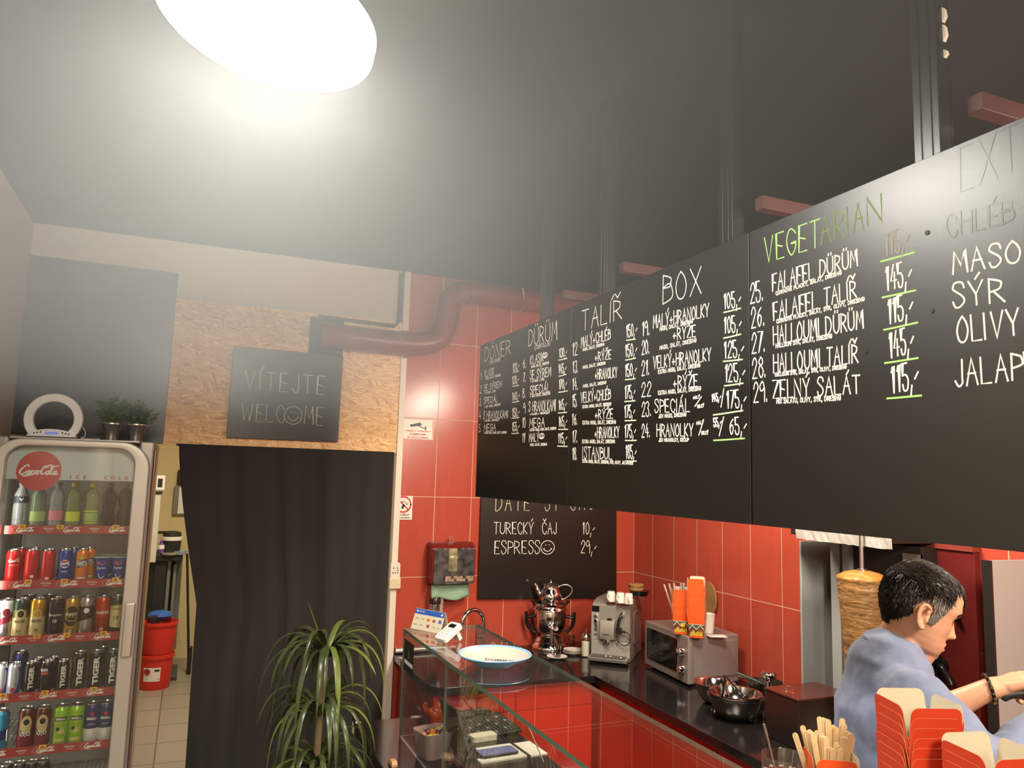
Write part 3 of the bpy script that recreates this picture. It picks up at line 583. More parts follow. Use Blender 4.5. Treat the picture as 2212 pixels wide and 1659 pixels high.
# shelves with red price strips
YS = 4.10
SZ = [1.700, 1.456, 1.214, .966, .732, .50]
for i, z in enumerate(SZ):
    mb = mbf()
    for k in range(26): xx = IX0+.008+k*(IX1-IX0-.016)/25; mb.box(xx-.002, xx+.002, YS+.004, 4.598, z-.009, z-.0045)
    for yy in (YS+.006, 4.35, 4.592): mb.box(IX0+.002, IX1-.002, yy-.003, yy+.003, z-.014, z-.0092)
    sh = mb.build('shelf_grating', mat('shelf_wire', (.45, .44, .42), .4, .5), fridge)
    st = mbf().box(IX0+.004, IX1-.004, YS-.004, YS+.003, z-.030, z+.008).build('price_strip', label_red, sh, bevel=.001)
    mb = mbf(); mb.lift = Vector((0, -1, 0)); fn = lambda u, v: (u, YS-.0046, v); sft = (.0, .01, -.02, -.03, -.02, 0)[i]
    for k in range(3):
        cx = IX0+.085+sft+k*.186
        if cx-.05 > IX0 and cx+.05 < IX1+.01:
            script_logo(mb, cx, z-.011, .074, fn, 0, 1.15)
            mb.ribbon([(cx+.052*cos(a*2*pi/24), z-.011+.0165*sin(a*2*pi/24)) for a in range(6, 19)], .0007, fn, 0)
        if cx+.14 < IX1:
            put_text(mb, 'ORIGINAL', fn, w=.042, h=.006, cx=cx+.093, cy_=z-.006, mi=0, bold=.02); put_text(mb, 'TASTE', fn, w=.026, h=.0055, cx=cx+.093, cy_=z-.0165, mi=0)
    mb.build('strip_lettering', cream, st, smooth=0)
    for (px, txt) in ((((48, '15'), (130, '15'), (250, '20')), ((61, '30'), (139, '30'), (249, '25')), ((80, '30'), (144, '30'), (223, '30')), ((7, '30'), (97, '25'), (202, '30')), ((92, '20'),), ())[i]):
        xx = onY(px, (1138, 1255, 1373, 1495, 1612, 1640)[i], YS-.006).x
        tg = mbf().box(xx-.014, xx+.014, YS-.0068, YS-.0052, z-.008, z+.012).build('price_tag', price_y, st)
        mb = mbf(); hand(mb, txt, (xx-.007, z-.003), (xx+.007, z-.003), (0, .010), (0, .010), lambda u, v: (u, YS-.0072, v), .002); mb.build('price_number', ink, st, smooth=0)

# ---- bottles and cans
alu = mat('can_aluminium', (.70, .68, .66), .25, 1.0)
def cm(name, rgb, rough=.3, metal=.3): return mat('print_'+name, S(*rgb), rough, metal)
def smooth_can(r, h): return [(0, 0), (r*.78, 0), (r*.86, .004), (r, .012)]
def can(label, x, z, r, h, mats, bands, art=(), group=None, y=4.145, turn=0.0, name='drinks_can', tab=True):
    """bands: (fraction of the height, material index) from the bottom; art: drawing on the side facing the door"""
    group = group or 'drinks cans on the %s shelf of the fridge' % ('second', 'third', 'fourth', 'fifth', 'lowest visible')[min(range(5), key=lambda i: abs(SZ[i+1]-z))]
    t = thing(name, label, 'can', (x, y, z), 0, group)
    top = h-.020; prof = [(0, .0, 0), (r*.80, 0, 0)]; prof[-1] = (r*.80, 0, bands[0][1])
    for i, (f0, mi) in enumerate(bands):
        f1 = bands[i+1][0] if i+1 < len(bands) else 1.0
        prof += [(r, .010+(top-.010)*f0, mi), (r, .010+(top-.010)*f1, mi)]
    prof += [(r*.97, top+.004, bands[-1][1]), (r*.84, h-.007, bands[-1][1]), (r*.83, h-.006, bands[-1][1])]
    MB().lathe(prof, 28).build('can_body', mats, t, smooth=45)
    mb = MB().lathe([(r*.83, h-.006), (r*.85, h-.001), (r*.82, h), (r*.78, h-.004), (0, h-.004)], 28)
    if tab: mb.box(-.008, .008, -.016, .006, h-.0038, h-.0022)
    mb.build('can_lid', alu, t, smooth=45)
    # direction of the photographer as seen from the shelf
    a0 = atan2(-y, -x)+turn
    if art:
        mb = MB((cos(a0), sin(a0), 0)); fn = wrap(r+.0006, a0)
        for k, a in enumerate(art):
            kd = a[0]
            if kd == 'txt': _, s, w, hh, u, v, mi, bold, vert = a; put_text(mb, s, wrap(r+.0006+.00015*k, a0), w, hh, u, v, mi, bold, vert)
            elif kd == 'script': _, w, u, v, mi = a; script_logo(mb, u, v, w, wrap(r+.0007, a0), mi, 1.2)
            elif kd == 'disc':
                _, rx, rz, u, v, mi = a; f = wrap(r+.0004+.00012*k, a0); N = 24
                c = [(rx*cos(2*pi*i/N), rz*sin(2*pi*i/N)) for i in range(N)]
                mb.add([f(u, v)]+[f(u+p*.5, v+q*.5) for p, q in c]+[f(u+p, v+q) for p, q in c], [(0, 1+i, 1+(i+1) % N) for i in range(N)]+[(1+i, 1+N+i, 1+N+(i+1) % N, 1+(i+1) % N) for i in range(N)], mi)
            elif kd == 'quad':
                _, pts, mi = a; f = wrap(r+.0004+.00012*k, a0); (u0, v0), (u1, v1), (u2, v2), (u3, v3) = pts; N = 10
                lo = [(u0+(u1-u0)*i/N, v0+(v1-v0)*i/N) for i in range(N+1)]; hi = [(u3+(u2-u3)*i/N, v3+(v2-v3)*i/N) for i in range(N+1)]
                mb.add([f(*p) for p in lo+hi], [(i, i+1, N+2+i, N+1+i) for i in range(N)], mi)
            elif kd == 'line': _, pts, w, mi = a; mb.ribbon(pts, w, wrap(r+.0008, a0), mi)
        mb.build('label_print', mats, t, smooth=60)
    return t
def X(px, py, y=4.145): return onY(px, py, y).x
wt = cm('white', (232, 228, 218)); bk = cm('black', (16, 15, 15), .35, .1); gold = cm('gold', (190, 148, 62), .3, .7); dk = cm('dark', (22, 22, 26), .3, .3)
rc = cm('cola_red', (196, 30, 32)); bl = cm('blue', (32, 64, 150)); og = cm('orange', (226, 120, 28)); gn = cm('lime', (150, 196, 40)); nv = cm('navy', (34, 48, 96)); br = cm('ale_brown', (88, 34, 26))
tan_ = cm('tan', (206, 186, 130)); olive = cm('olive', (92, 98, 54)); sil = cm('silver', (170, 166, 160), .3, .8); rd = cm('beer_red', (176, 58, 32)); dg = cm('dark_green', (36, 58, 36)); cy_ = cm('cyan', (40, 130, 170)); wine = cm('wine', (120, 26, 46))
R5, H5, R3, H3, RS, HS = .033, .168, .029, .146, .0265, .135
z2, z3, z4, z5, z6 = SZ[1]-.004, SZ[2]-.004, SZ[3]-.004, SZ[4]-.004, SZ[5]-.004
cola = [rc, wt]
can('slim red cola can with white script, leftmost on the second shelf', X(27.7, 1220), z2, R3, H3, cola, [(0, 0)], [('script', .052, .004, .098, 1), ('txt', 'ORIGINAL TASTE', .034, .004, .002, .078, 1, 0, False)])
can('slim red cola can second from the left on the second shelf', X(68.7, 1220), z2, R3, H3, cola, [(0, 0)], [('quad', [(-.006, .02), (.008, .02), (.008, .032), (-.006, .032)], 1)], turn=.1)
can('slim red cola can beside the blue cola can', X(103.7, 1220), z2, R3, H3, cola, [(0, 0)], [('quad', [(-.008, .012), (.008, .012), (.008, .022), (-.008, .022)], 1)])
can('red cola can standing behind the leftmost front can', X(46, 1180, 4.225), z2, R3, H3, cola, [(0, 0)], y=4.225)
can('red cola can in the second row between two front cola cans', X(75, 1180, 4.225), z2, R3, H3, cola, [(0, 0)], y=4.225)
can('slim blue cola can with a red white and blue globe', X(140, 1220), z2, R3, H3, [bl, wt, rc, nv], [(0, 0)], [('disc', .019, .019, 0, .080, 1), ('quad', [(-.015, .083), (.014, .089), (.010, .0945), (-.011, .0945)], 2), ('quad', [(-.012, .068), (.011, .068), (.0155, .079), (-.016, .074)], 0), ('txt', 'pepsi', .026, .008, 0, .045, 1, .03, False)])
fan = [og, wt, nv, gn]
fart = [('quad', [(-.024, .058), (.024, .072), (.024, .102), (-.024, .092)], 2), ('txt', 'FANTA', .046, .024, 0, .081, 1, .04, False), ('disc', .011, .007, -.008, .108, 3), ('quad', [(-.02, .012), (.02, .012), (.02, .018), (-.02, .018)], 1)]
can('orange soda can with white lettering on a dark band, front of its row', X(177, 1220), z2, R3, H3, fan, [(0, 0)], fart)
can('orange soda can behind the front orange soda can', X(193, 1200, 4.205), z2, R3, H3, fan, [(0, 0)], fart, y=4.205)
can('blue cola can standing behind the front blue cola can', X(160, 1190, 4.21), z2, R3, H3, [bl], [(0, 0)], y=4.21)
for px, lab, yy in ((220.6, 'blue and white yoghurt drink cup beside the orange soda cans', 4.145), (256.7, 'blue and white yoghurt drink cup next to the right door frame', 4.145), (236, 'yoghurt drink cup in the second row behind the two front cups', 4.235)):
    t = thing('yoghurt_cup', lab, 'cup', (X(px, 1225, yy), yy, z2), group='yoghurt drink cups on the second shelf'); r0, r1, hh = .026, .036, .108
    MB().lathe([(0, 0), (r0, 0), (r0, .006), (r1, hh-.006), (r1+.003, hh-.003), (r1+.003, hh)], 28).build('cup_body', [bl], t)
    MB().lathe([(r1+.004, hh-.002), (r1+.004, hh+.001), (0, hh+.002)], 28).build('foil_lid', [cm('foil_white', (214, 212, 206), .3, .4)], t)
    mb = MB(); f0 = wrap(1, atan2(-4.145, -.3)); ff = lambda u, v: (lambda rr: (rr*cos(atan2(-4.145, -.3)+u/rr), rr*sin(atan2(-4.145, -.3)+u/rr), v))(r0+(r1-r0)*(v/hh)+.0012)
    put_text(mb, 'Ayran', ff, w=.04, h=.015, cx=0, cy_=.058, mi=0, bold=.02)
    mb.add([ff(.019*cos(2*pi*i/20), .083+.009*sin(2*pi*i/20)) for i in range(20)], [tuple(range(20))], 1); mb.ribbon(smooth_pts([(-.008, .03), (-.004, .016), (.006, .014), (.016, .022)], 4), .004, ff, 0)
    mb.quad(ff(-.03, .101), ff(.03, .101), ff(.03, .106), ff(-.03, .106), 0)
    mb.build('label_print', [wt, cm('badge_red', (200, 78, 50))], t, smooth=0)
# beer row
def beer(lab, px, mats, bands, art, y=4.15, zz=z3): return can(lab, X(px, 1330, y), zz, R5, H5, mats, bands, art, y=y)
beer('white and dark red beer can at the left end of the third shelf', 11, [sil, wine, wt], [(0, 0), (.75, 2)], [('quad', [(-.03, .05), (.03, .075), (.03, .105), (-.03, .08)], 1), ('disc', .016, .016, .004, .112, 1), ('txt', '11', .014, .02, .006, .035, 1, .03, False)])
beer('beer can with green top and cream label numbered 11', 44.5, [tan_, olive, dg, wt], [(0, 0), (.55, 1), (.8, 2)], [('disc', .022, .026, 0, .098, 0), ('disc', .013, .015, 0, .102, 2), ('txt', 'KOZEL', .044, .013, 0, .070, 2, .03, False), ('txt', '11', .013, .012, -.004, .028, 2, .03, False)])
beer('golden yellow beer can with cream label numbered 10', 80.6, [tan_, gold, cm('amber', (206, 150, 40), .3, .6), dk], [(0, 0), (.55, 1), (.8, 2)], [('disc', .02, .022, 0, .098, 0), ('disc', .013, .014, 0, .100, 2), ('txt', 'KOZEL', .044, .013, 0, .070, 3, .03, False), ('txt', '10', .013, .012, 0, .030, 3, .03, False)])
beer('black beer can with white slanted lettering and the number 10', 119, [dk, wt, rc], [(0, 0)], [('txt', 'Staropramen', .056, .016, 0, .092, 1, .01, False), ('line', [(-.028, .078), (.028, .086)], .003, 1), ('txt', '10', .016, .015, 0, .066, 1, .03, False), ('line', [(-.026, .034), (0, .036), (.026, .044)], .004, 2)])
beer('dark beer can with a gold top and round dark badge', 154, [gold, dk, wt, tan_], [(0, 0), (.2, 0), (.82, 0)], [('disc', .031, .045, 0, .085, 1), ('txt', 'KRUSOVICE', .05, .011, 0, .094, 2, .03, False), ('txt', 'Černé', .03, .010, 0, .066, 3, 0, False), ('txt', '10', .012, .014, 0, .018, 2, .02, False)])
beer('black and silver beer can with a big red crossed emblem', 186, [sil, dk, rc, wt], [(0, 0), (.35, 1), (.85, 0)], [('line', [(-.016, .09), (.016, .126)], .006, 2), ('line', [(.016, .09), (-.016, .126)], .006, 2), ('disc', .012, .012, 0, .108, 3), ('line', [(-.008, .1), (.008, .117)], .004, 2), ('quad', [(-.03, .03), (.03, .05), (.03, .075), (-.03, .06)], 0)])
beer('copper red beer can with white lettering and the number 10', 221, [rd, cm('copper', (150, 40, 26)), wt], [(0, 1), (.45, 0), (.85, 0)], [('txt', 'KRUSOVICE', .056, .013, 0, .096, 2, .03, False), ('txt', 'Bohem', .034, .013, 0, .074, 1, .01, False), ('txt', '10', .014, .016, 0, .022, 2, .02, False)])
beer('dark green beer can with a cream label, last beside the door frame', 251, [dg, tan_, dk], [(0, 0)], [('quad', [(-.03, .03), (.03, .022), (.03, .13), (-.03, .125)], 1), ('txt', 'Gambrinus', .044, .010, 0, .112, 2, 0, False), ('txt', '10', .02, .018, 0, .07, 2, .01, False)])
beer('dark red beer can standing behind the yellow and black cans', 103, [cm('back_red', (92, 26, 24))], [(0, 0)], (), 4.235)
beer('dark beer can in the second row behind the green topped can', 60, [cm('back_red', (92, 26, 24))], [(0, 0)], (), 4.24)
# energy drinks
def tig(lab, px, small, art=True, y=4.145, up=False):
    r, h = (RS, HS) if small else (.031, H5); a = ()
    if art: a = [('txt', 'TIGER', h*.74, r*.78, 0, h*.5, 1, .045, True)]
    if up: a = [('txt', 'TIGER', .042, .012, -.008, h*.73, 1, .045, False), ('quad', [(-.014, h*.58), (.014, h*.58), (.014, h*.66), (-.014, h*.66)], 2)]
    return can(lab, X(px, 1455, y), z4, r, h, [bk, wt, cm('pinkish', (206, 96, 100))], [(0, 0)], a, y=y, turn=-.25 if up else .12)
rb = [cm('silver_blue', (196, 198, 204), .25, .5), bl, rc]
rba = [('quad', [(-.008, .0), (.026, .0), (.030, .118), (.014, .118)], 1), ('quad', [(-.02, .0), (-.008, 0), (.014, .045), (.006, .045)], 1), ('disc', .008, .008, -.002, .022, 2)]
can('slim silver and blue energy can at the left end of the fourth shelf', X(3, 1455), z4, RS, HS, rb, [(0, 0)], rba)
can('slim silver and blue energy can beside the black energy cans', X(31, 1455), z4, RS, HS, rb, [(0, 0)], rba)
can('tall dark energy can behind the silver and blue cans', X(43, 1440, 4.22), z4, .031, H5, [nv], [(0, 0)], y=4.22)
tig('short black energy can with white upright lettering, leftmost of the short ones', 66, True); tig('short black energy can with level lettering above a pink bar', 100, True, True, up=True)
tig('short black energy can with white upright lettering left of the tall cans', 135, True); tig('tall black energy can with white lettering, leftmost of the tall ones', 170, False)
tig('tall black energy can with white lettering in the middle of the tall ones', 204.5, False); tig('tall black energy can with white lettering next to the door frame', 240, False)
for px, lab in ((80, 'black can lid showing behind the leftmost short energy can'), (112, 'black can behind the short energy can with level lettering'), (218, 'black tall energy can in the second row behind the tall ones')): tig(lab, px, px != 218, False, 4.215)
# bottom visible shelf
def low(lab, px, mats, bands, art, y=4.15): return can(lab, X(px, 1565, y), z5, R5, H5, mats, bands, art, y=y)
low('bright blue can at the left end of the fifth shelf', 1, [cy_, nv, wt], [(0, 0)], [('quad', [(-.02, .03), (.03, .05), (.03, .09), (-.02, .08)], 1)])
kz = [br, tan_, wine, dk, wt]; ka = [('disc', .023, .040, 0, .10, 1), ('disc', .012, .013, 0, .112, 3), ('txt', '0,0', .04, .022, 0, .060, 4, .02, False), ('quad', [(-.03, .012), (.03, .012), (.03, .04), (-.03, .034)], 2)]
low('brown beer can with a cream oval, left one of the pair', 56.5, kz, [(0, 2), (.3, 0)], ka); low('brown beer can with a cream oval, right one of the pair', 91.4, kz, [(0, 2), (.3, 0)], ka)
ba = [('quad', [(-.026, .104), (.026, .104), (.026, .122), (-.026, .122)], 1), ('txt', 'BIRELL', .042, .010, 0, .113, 2, .04, False), ('disc', .014, .012, .004, .06, 3), ('disc', .008, .008, -.01, .07, 1), ('quad', [(-.02, .015), (.02, .015), (.02, .03), (-.02, .03)], 3), ('txt', 'Pomelo', .03, .009, 0, .088, 4, 0, False)]
gb = [gn, dg, wt, cm('pale_lime', (206, 200, 110)), rc]
low('lime green alcohol free beer can, left one of the pair', 131, gb, [(0, 0)], ba); low('lime green alcohol free beer can, right one of the pair', 163.6, gb, [(0, 0)], ba)
bb = [wt, nv, rc]; b2 = [('txt', 'BIRELL', .044, .011, 0, .104, 0, .04, False), ('disc', .009, .008, 0, .124, 2), ('txt', 'SVĚTLÝ', .030, .008, 0, .080, 0, 0, False)]
low('navy blue and silver alcohol free beer can, left one of the pair', 197, bb, [(0, 0), (.36, 1)], b2); low('navy blue and silver alcohol free beer can next to the door frame', 227, bb, [(0, 0), (.36, 1)], b2)
for px, lab in ((14, 'black energy can on the lowest shelf at the door edge'), (42, 'black energy can on the lowest shelf, second in view'), (68, 'black energy can on the lowest shelf, third in view'), (92, 'black energy can on the lowest shelf, last in view')):
    can(lab, X(px, 1650), z6, .031, H5, [bk, wt], [(0, 0)], [('txt', 'TIGER', .12, .024, 0, .084, 1, .04, True)])
t = thing('drinking_glass', 'small clear glass in the gap between the blue and brown cans', 'glass', (X(22, 1590), 4.15, z5))
MB().lathe([(0, 0), (.024, 0), (.028, .085), (.026, .085), (.022, .004), (0, .004)], 24).build('glass_body', clear, t)
# bottles on the top shelf
def bottle(lab, px, prof, liquid, cap, bands=(), art=(), y=4.15):
    z = SZ[0]-.004; t = thing('drinks_bottle', lab, 'bottle', (X(px, 1095, y), y, z), group='bottles on the top shelf of the fridge')
    MB().lathe(prof, 26).build('bottle_body', liquid, t, smooth=50)
    MB().lathe([(0, .190), (.0145, .190), (.0145, .207), (.012, .209), (0, .209)], 20).build('bottle_cap', cap, t)
    if bands:
        mb = MB()
        for z0, z1, r, mi in bands: mb.lathe([(r, z0), (r, z1)], 26, mi=mi)
        a0 = atan2(-y, -t.location.x)
        for (s, w, h, u, v, mi) in art: put_text(mb, s, wrap(bands[0][2]+.0008, a0), w, h, u, v, mi, .03)
        mb.build('label_print', [art_m for art_m in LM], t, smooth=50)
pet = mat('pet_clear', (.70, .74, .72), .08, trans=.75, ior=1.33); petg = mat('pet_green', (.42, .56, .34), .08, trans=.7, ior=1.33); petd = mat('pet_cola', (.035, .016, .012), .1, trans=.1)
pety = mat('pet_lime', (.50, .60, .25), .08, trans=.7, ior=1.33)
P1 = [(0, 0), (.028, 0), (.031, .006), (.031, .03), (.029, .034), (.031, .038), (.031, .10), (.028, .115), (.031, .13), (.029, .15), (.018, .175), (.0125, .184), (.0125, .192), (0, .192)]
P2 = [(0, 0), (.026, 0), (.031, .008), (.032, .05), (.027, .085), (.030, .115), (.033, .14), (.028, .162), (.015, .182), (.0125, .186), (.0125, .192), (0, .192)]
yel = cm('cap_yellow', (196, 178, 40), .4, 0); capw = cm('cap_grey', (120, 120, 112), .5, 0)
LM = [cm('lab_navy', (44, 46, 60), .5, 0), cm('lab_green', (150, 176, 96), .5, 0), cm('lab_pink', (200, 120, 130), .5, 0), cm('lab_lime', (196, 204, 70), .5, 0), cm('lab_gold', (196, 138, 50), .5, .3), wt, dk]
bottle('clear water bottle with a dark label, leftmost bottle', 44.6, P1, pet, capw, [(.112, .142, .0312, 0)], [('V', .018, .012, 0, .128, 5)])
bottle('pale green drink bottle below the round red logo', 83, P1, petg, capw, [(.03, .075, .0322, 1)]); bottle('clear bottle with a pink label', 122, P1, pet, capw, [(.035, .08, .0322, 2)])
bottle('lemon drink bottle with yellow cap, left one of two', 158, P1, pety, yel, [(.03, .075, .0322, 3)]); bottle('lemon drink bottle with yellow cap, right one of two', 198, P1, pety, yel, [(.02, .026, .0322, 3), (.03, .07, .0322, 1), (.074, .08, .0322, 3)])
bottle('dark cola bottle with gold lettering, left of the pair', 235, P2, petd, capw, [(.0, .002, .029, 6)], [('KOFOLA', .034, .012, 0, .016, 4), ('L', .016, .018, 0, .044, 4)])
bottle('dark cola bottle with gold lettering next to the door frame', 270, P2, petd, capw, [(.0, .002, .029, 6)], [('KOFOLA', .034, .012, 0, .016, 4), ('L', .016, .018, 0, .044, 4)])

# ---- on top of the fridge
t = thing('ring_radio', 'white ring shaped clock radio with a blue display on top of the fridge', 'radio', (-.615, 4.2, FT-.018))
mb = MB(); RO, RI, cz = .124, .083, .088; N = 40; a0, a1 = radians(-42), radians(222); prof = []
for i in range(N+1):
    a = a0+(a1-a0)*i/N; prof.append(a)
vs_ = []; fs = []
sec = [(RO, -.012), (RO-.004, -.018), (RI+.004, -.018), (RI, -.012), (RI, .012), (RI+.004, .018), (RO-.004, .018), (RO, .012)]
for a in prof: vs_ += [(r*cos(a), y, cz+r*sin(a)) for r, y in sec]
for i in range(N):
    for j in range(8): fs.append((i*8+j, i*8+(j+1) % 8, (i+1)*8+(j+1) % 8, (i+1)*8+j))
fs += [tuple(range(8)), tuple(N*8+j for j in range(7, -1, -1))]
mb.add(vs_, fs).build('ring', white_pl, t, smooth=35)
MB().prism([(-.105, .004), (.105, .004), (.10, .012)]+[(.092*cos(radians(a)), .012+.03*sin(radians(a))) for a in range(10, 171, 16)]+[(-.10, .012)], -.03, .025, fn=lambda x, y, z: (x, z, y)).build('base', white_pl, t, bevel=.004)
MB().prism(rrect(.052, .012, .003, cy_=.022), -.032, -.0305, fn=lambda x, y, z: (x, z, y)).build('display', mat('radio_display', (.02, .03, .10), .3, emit=((.25, .32, .75), .5)), t)
mb = MB()
for k in (-1, 1):
    for j in range(3): mb.lathe([(0, 0), (.004, 0), (.004, .003), (0, .003)], 10, (0, 0, 0)) if False else mb.prism([(k*(.045+.013*j)+.004*cos(2*pi*q/8), .022+.003*(j-1)*-1+.0035*sin(2*pi*q/8)) for q in range(8)], -.0325, -.0305, fn=lambda x, y, z: (x, z, y))
mb.build('buttons', black_p, t)
MB().tube(smooth_pts([(.09, .01, .09), (.128, .015, .05), (.135, .01, .015), (.12, .0, .004), (.2, .02, .004)], 4), .002, 6).build('cord', mat('clear_cord', (.55, .53, .5), .4), t)
leafm = mat('thyme_leaf', (.12, .21, .06), .6, var=.35, vscale=90); zinc = mat('zinc', (.62, .60, .57), .28, 1.0)
def herb(lab, x, seed):
    rnd = random.Random(seed); t = thing('potted_herb', lab, 'potted plant', (x, 4.25, FT-.018), group='herb pots on the fridge')
    MB().lathe([(0, 0), (.030, 0), (.031, .006), (.029, .008), (.043, .078), (.046, .080), (.046, .086), (.042, .086), (.040, .07), (0, .07)], 36).build('metal_pot', zinc, t, smooth=50)
    mb = MB(); ms = MB()
    for i in range(60):
        a = rnd.uniform(0, 2*pi); L = rnd.uniform(.08, .15); sp = rnd.uniform(.1, .95); p = Vector((.025*cos(a)*sp, .025*sin(a)*sp, .07)); pts = [p]; d = Vector((cos(a)*sp*.7, sin(a)*sp*.7, 1)).normalized()
        for k in range(5):
            d = (d+Vector((rnd.uniform(-.3, .3), rnd.uniform(-.3, .3), rnd.uniform(-.15, .1)))).normalized(); p = p+d*L/5; pts.append(p)
            for q in range(6):
                e = Vector((rnd.uniform(-1, 1), rnd.uniform(-1, 1), rnd.uniform(-.3, .8))).normalized(); s_ = rnd.uniform(.014, .022); c = p-d*rnd.uniform(0, L/5); u = e.cross(Vector((0, 0, 1))).normalized()*s_*.45
                mb.add([tuple(c), tuple(c+e*s_*.5+u), tuple(c+e*s_), tuple(c+e*s_*.5-u)], [(0, 1, 2, 3)])
        ms.tube([tuple(q) for q in pts], .0008, 4, cap=False)
    f = mb.build('foliage', leafm, t, smooth=0); ms.build('stems', mat('stem_brown', (.09, .08, .035), .7), t, smooth=0)
herb('small green herb in a shiny metal pot, nearer the ring radio', -.372, 3); herb('small green herb in a shiny metal pot at the right edge of the fridge top', -.262, 5)
# ---------------------------------------------------------------- curtain in the doorway
def curtain():
    t = thing('doorway_curtain', 'long black fabric curtain covering most of the doorway', 'curtain', (.55, D-.045, 0))
    nu, nv = 150, 40; vs_ = []; fs = []; rnd = random.Random(4); ph = [rnd.uniform(0, 6.3) for _ in range(8)]
    for j in range(nv+1):
        v = j/nv; z = 2.122-v*2.09
        e = -.068+.30*(v**.75)*(1-.55*v) if v > 0 else -.068
        xl = -.066+.155*min(1, v/.42)**1.3-.0*v
        if v > .55: xl += .02*(v-.55)
        for i in range(nu+1):
            u = i/nu; x = xl+(1.165-xl)*u
            f = .55+.45*v
            y = .010*f*sin(u*38+ph[0]+2.0*v)+.012*f*sin(u*21+ph[1]-1.3*v)+.008*sin(u*63+ph[2]+v*3)*f+.010*f*sin(u*9+ph[3])
            if u > .45: y += .012*f*sin((u-.45)*30+ph[4]+v*1.5)
            vs_.append((x-.55, -y, z))
    for j in range(nv):
        for i in range(nu): a = j*(nu+1)+i; fs.append((a, a+1, a+nu+2, a+nu+1))
    MB().add(vs_, fs).build('fabric', black_f, t, smooth=180, solid=.003)
    MB().tube([(-.63, .03, 2.118), (.62, .03, 2.118)], .008, 10).build('curtain_rail', black_p, t)
curtain()

# ---------------------------------------------------------------- back room seen through the gap
bk_m = mat('backroom_black', (.02, .02, .02), .45); grey_m = mat('backroom_grey', (.22, .21, .19), .4, .3)
BYY = 8.1
t = thing('workbench', 'black workbench with shelves in the yellow back room', 'workbench', (-.30, 8.3, 0))
MB().box(-.35, .30, -.2, .25, 1.10, 1.16).build('bench_top', bk_m, t, bevel=.006)
for x in (-.3, .06): MB().box(x, x+.10, -.16, -.08, .04, 1.10).build('leg', bk_m, t, bevel=.004)
MB().box(.17, .20, -.12, .24, .02, 1.10).build('side_plate', grey_m, t, bevel=.003); MB().box(.225, .25, -.1, .24, .02, 1.06).build('side_plate', grey_m, t, bevel=.003)
MB().box(-.34, .30, .2, .22, .2, 1.1).build('back_plate', mat('bench_back', (.13, .15, .13), .4), t); MB().box(-.34, .33, -.22, .25, .0, .045).build('base_plate', mat('bench_base', (.06, .055, .05), .5), t, bevel=.01)
def bp(x, y, Y=8.2): return onY(x, y, Y)
p = bp(376, 1165)
t = thing('coffee_canister', 'black canister with a white band under its lid on the back room bench', 'canister', (p.x-.02, 8.2, 1.16))
MB().lathe([(0, 0), (.078, 0), (.082, .01), (.088, .13), (0, .13)], 28).build('canister_body', bk_m, t); MB().lathe([(.094, .13), (.096, .16), (.09, .165), (0, .165)], 28).build('band', white_pl, t)
MB().lathe([(0, .165), (.085, .165), (.08, .205), (.05, .215), (0, .215)], 28).box(-.13, .02, -.02, .02, .19, .215).build('lid', bk_m, t)
p = bp(349, 1178)
t = thing('spray_bottle', 'small white and purple bottle at the left end of the back room bench', 'bottle', (p.x, 8.15, 1.16))
MB().lathe([(0, 0), (.03, 0), (.03, .05), (.03, .052, 1), (.03, .09), (.015, .11), (.015, .13), (0, .13)], 20, mi=0).build('bottle_body', [mat('purple_label', (.12, .06, .2), .4), white_pl], t)
for k, (px, w, h, lab, m_) in enumerate(((368, .09, .025, 'flat pale dish on the back room bench in front of the canister', white_pl), (390, .06, .035, 'small blue grey tub on the back room bench by the curtain', mat('bluegrey', (.3, .36, .45), .4)))):
    p = bp(px, 1190, 8.12); o = MB().lathe([(0, 0), (w*.8, 0), (w, h), (w*.93, h), (w*.75, .004), (0, .004)], 24).build('dish', m_, loc=(p.x, 8.13, 1.16)); tag(o, lab, 'dish')
bkt = mat('bucket_red', (.62, .035, .025), .35)
t = thing('bucket', 'red plastic bucket with a white label, lower one of the stack', 'bucket', (-.155, 7.9, 0), group='stacked red buckets')
pb = [(0, 0), (.125, 0), (.128, .01), (.142, .27), (.152, .272), (.153, .30), (.148, .302), (.138, .27), (.12, .01), (0, .01)]
MB().lathe(pb, 40).build('bucket_body', bkt, t, smooth=50)
mb = MB(); f = lambda u, v: (lambda r, a: (r*cos(a), r*sin(a), v))(.129+.013*v/.27+.002, radians(-100)+u/.14)
mb.add([f(-.08+.15*i/10, .08) for i in range(11)]+[f(-.08+.15*i/10, .20) for i in range(11)], [(i, i+1, 12+i, 11+i) for i in range(10)], 0)
g2 = lambda u, v: (lambda r, a: (r*cos(a), r*sin(a), v))(.129+.013*v/.27+.0065, radians(-100)+u/.14)
mb.add([g2(-.045+.03*cos(2*pi*i/16), .165+.028*sin(2*pi*i/16)) for i in range(16)], [tuple(range(16))], 1); f = g2; mb.quad(f(.02, .17), f(.06, .17), f(.06, .185), f(.02, .185), 2); mb.quad(f(-.05, .1), f(.06, .1), f(.06, .104), f(-.05, .104), 2)
mb.v = [tuple(v) for v in mb.v]; mb.build('paper_label', [white_pl, label_red, ink], t, smooth=0)
t2 = thing('bucket', 'red plastic bucket on top of the other red bucket', 'bucket', (-.145, 7.9, .285), group='stacked red buckets')
MB().lathe(pb, 40).build('bucket_body', bkt, t2, smooth=50); MB().box(-.09, -.03, -.1, -.04, .29, .36).build('bucket_handle', bk_m, t2, bevel=.006)
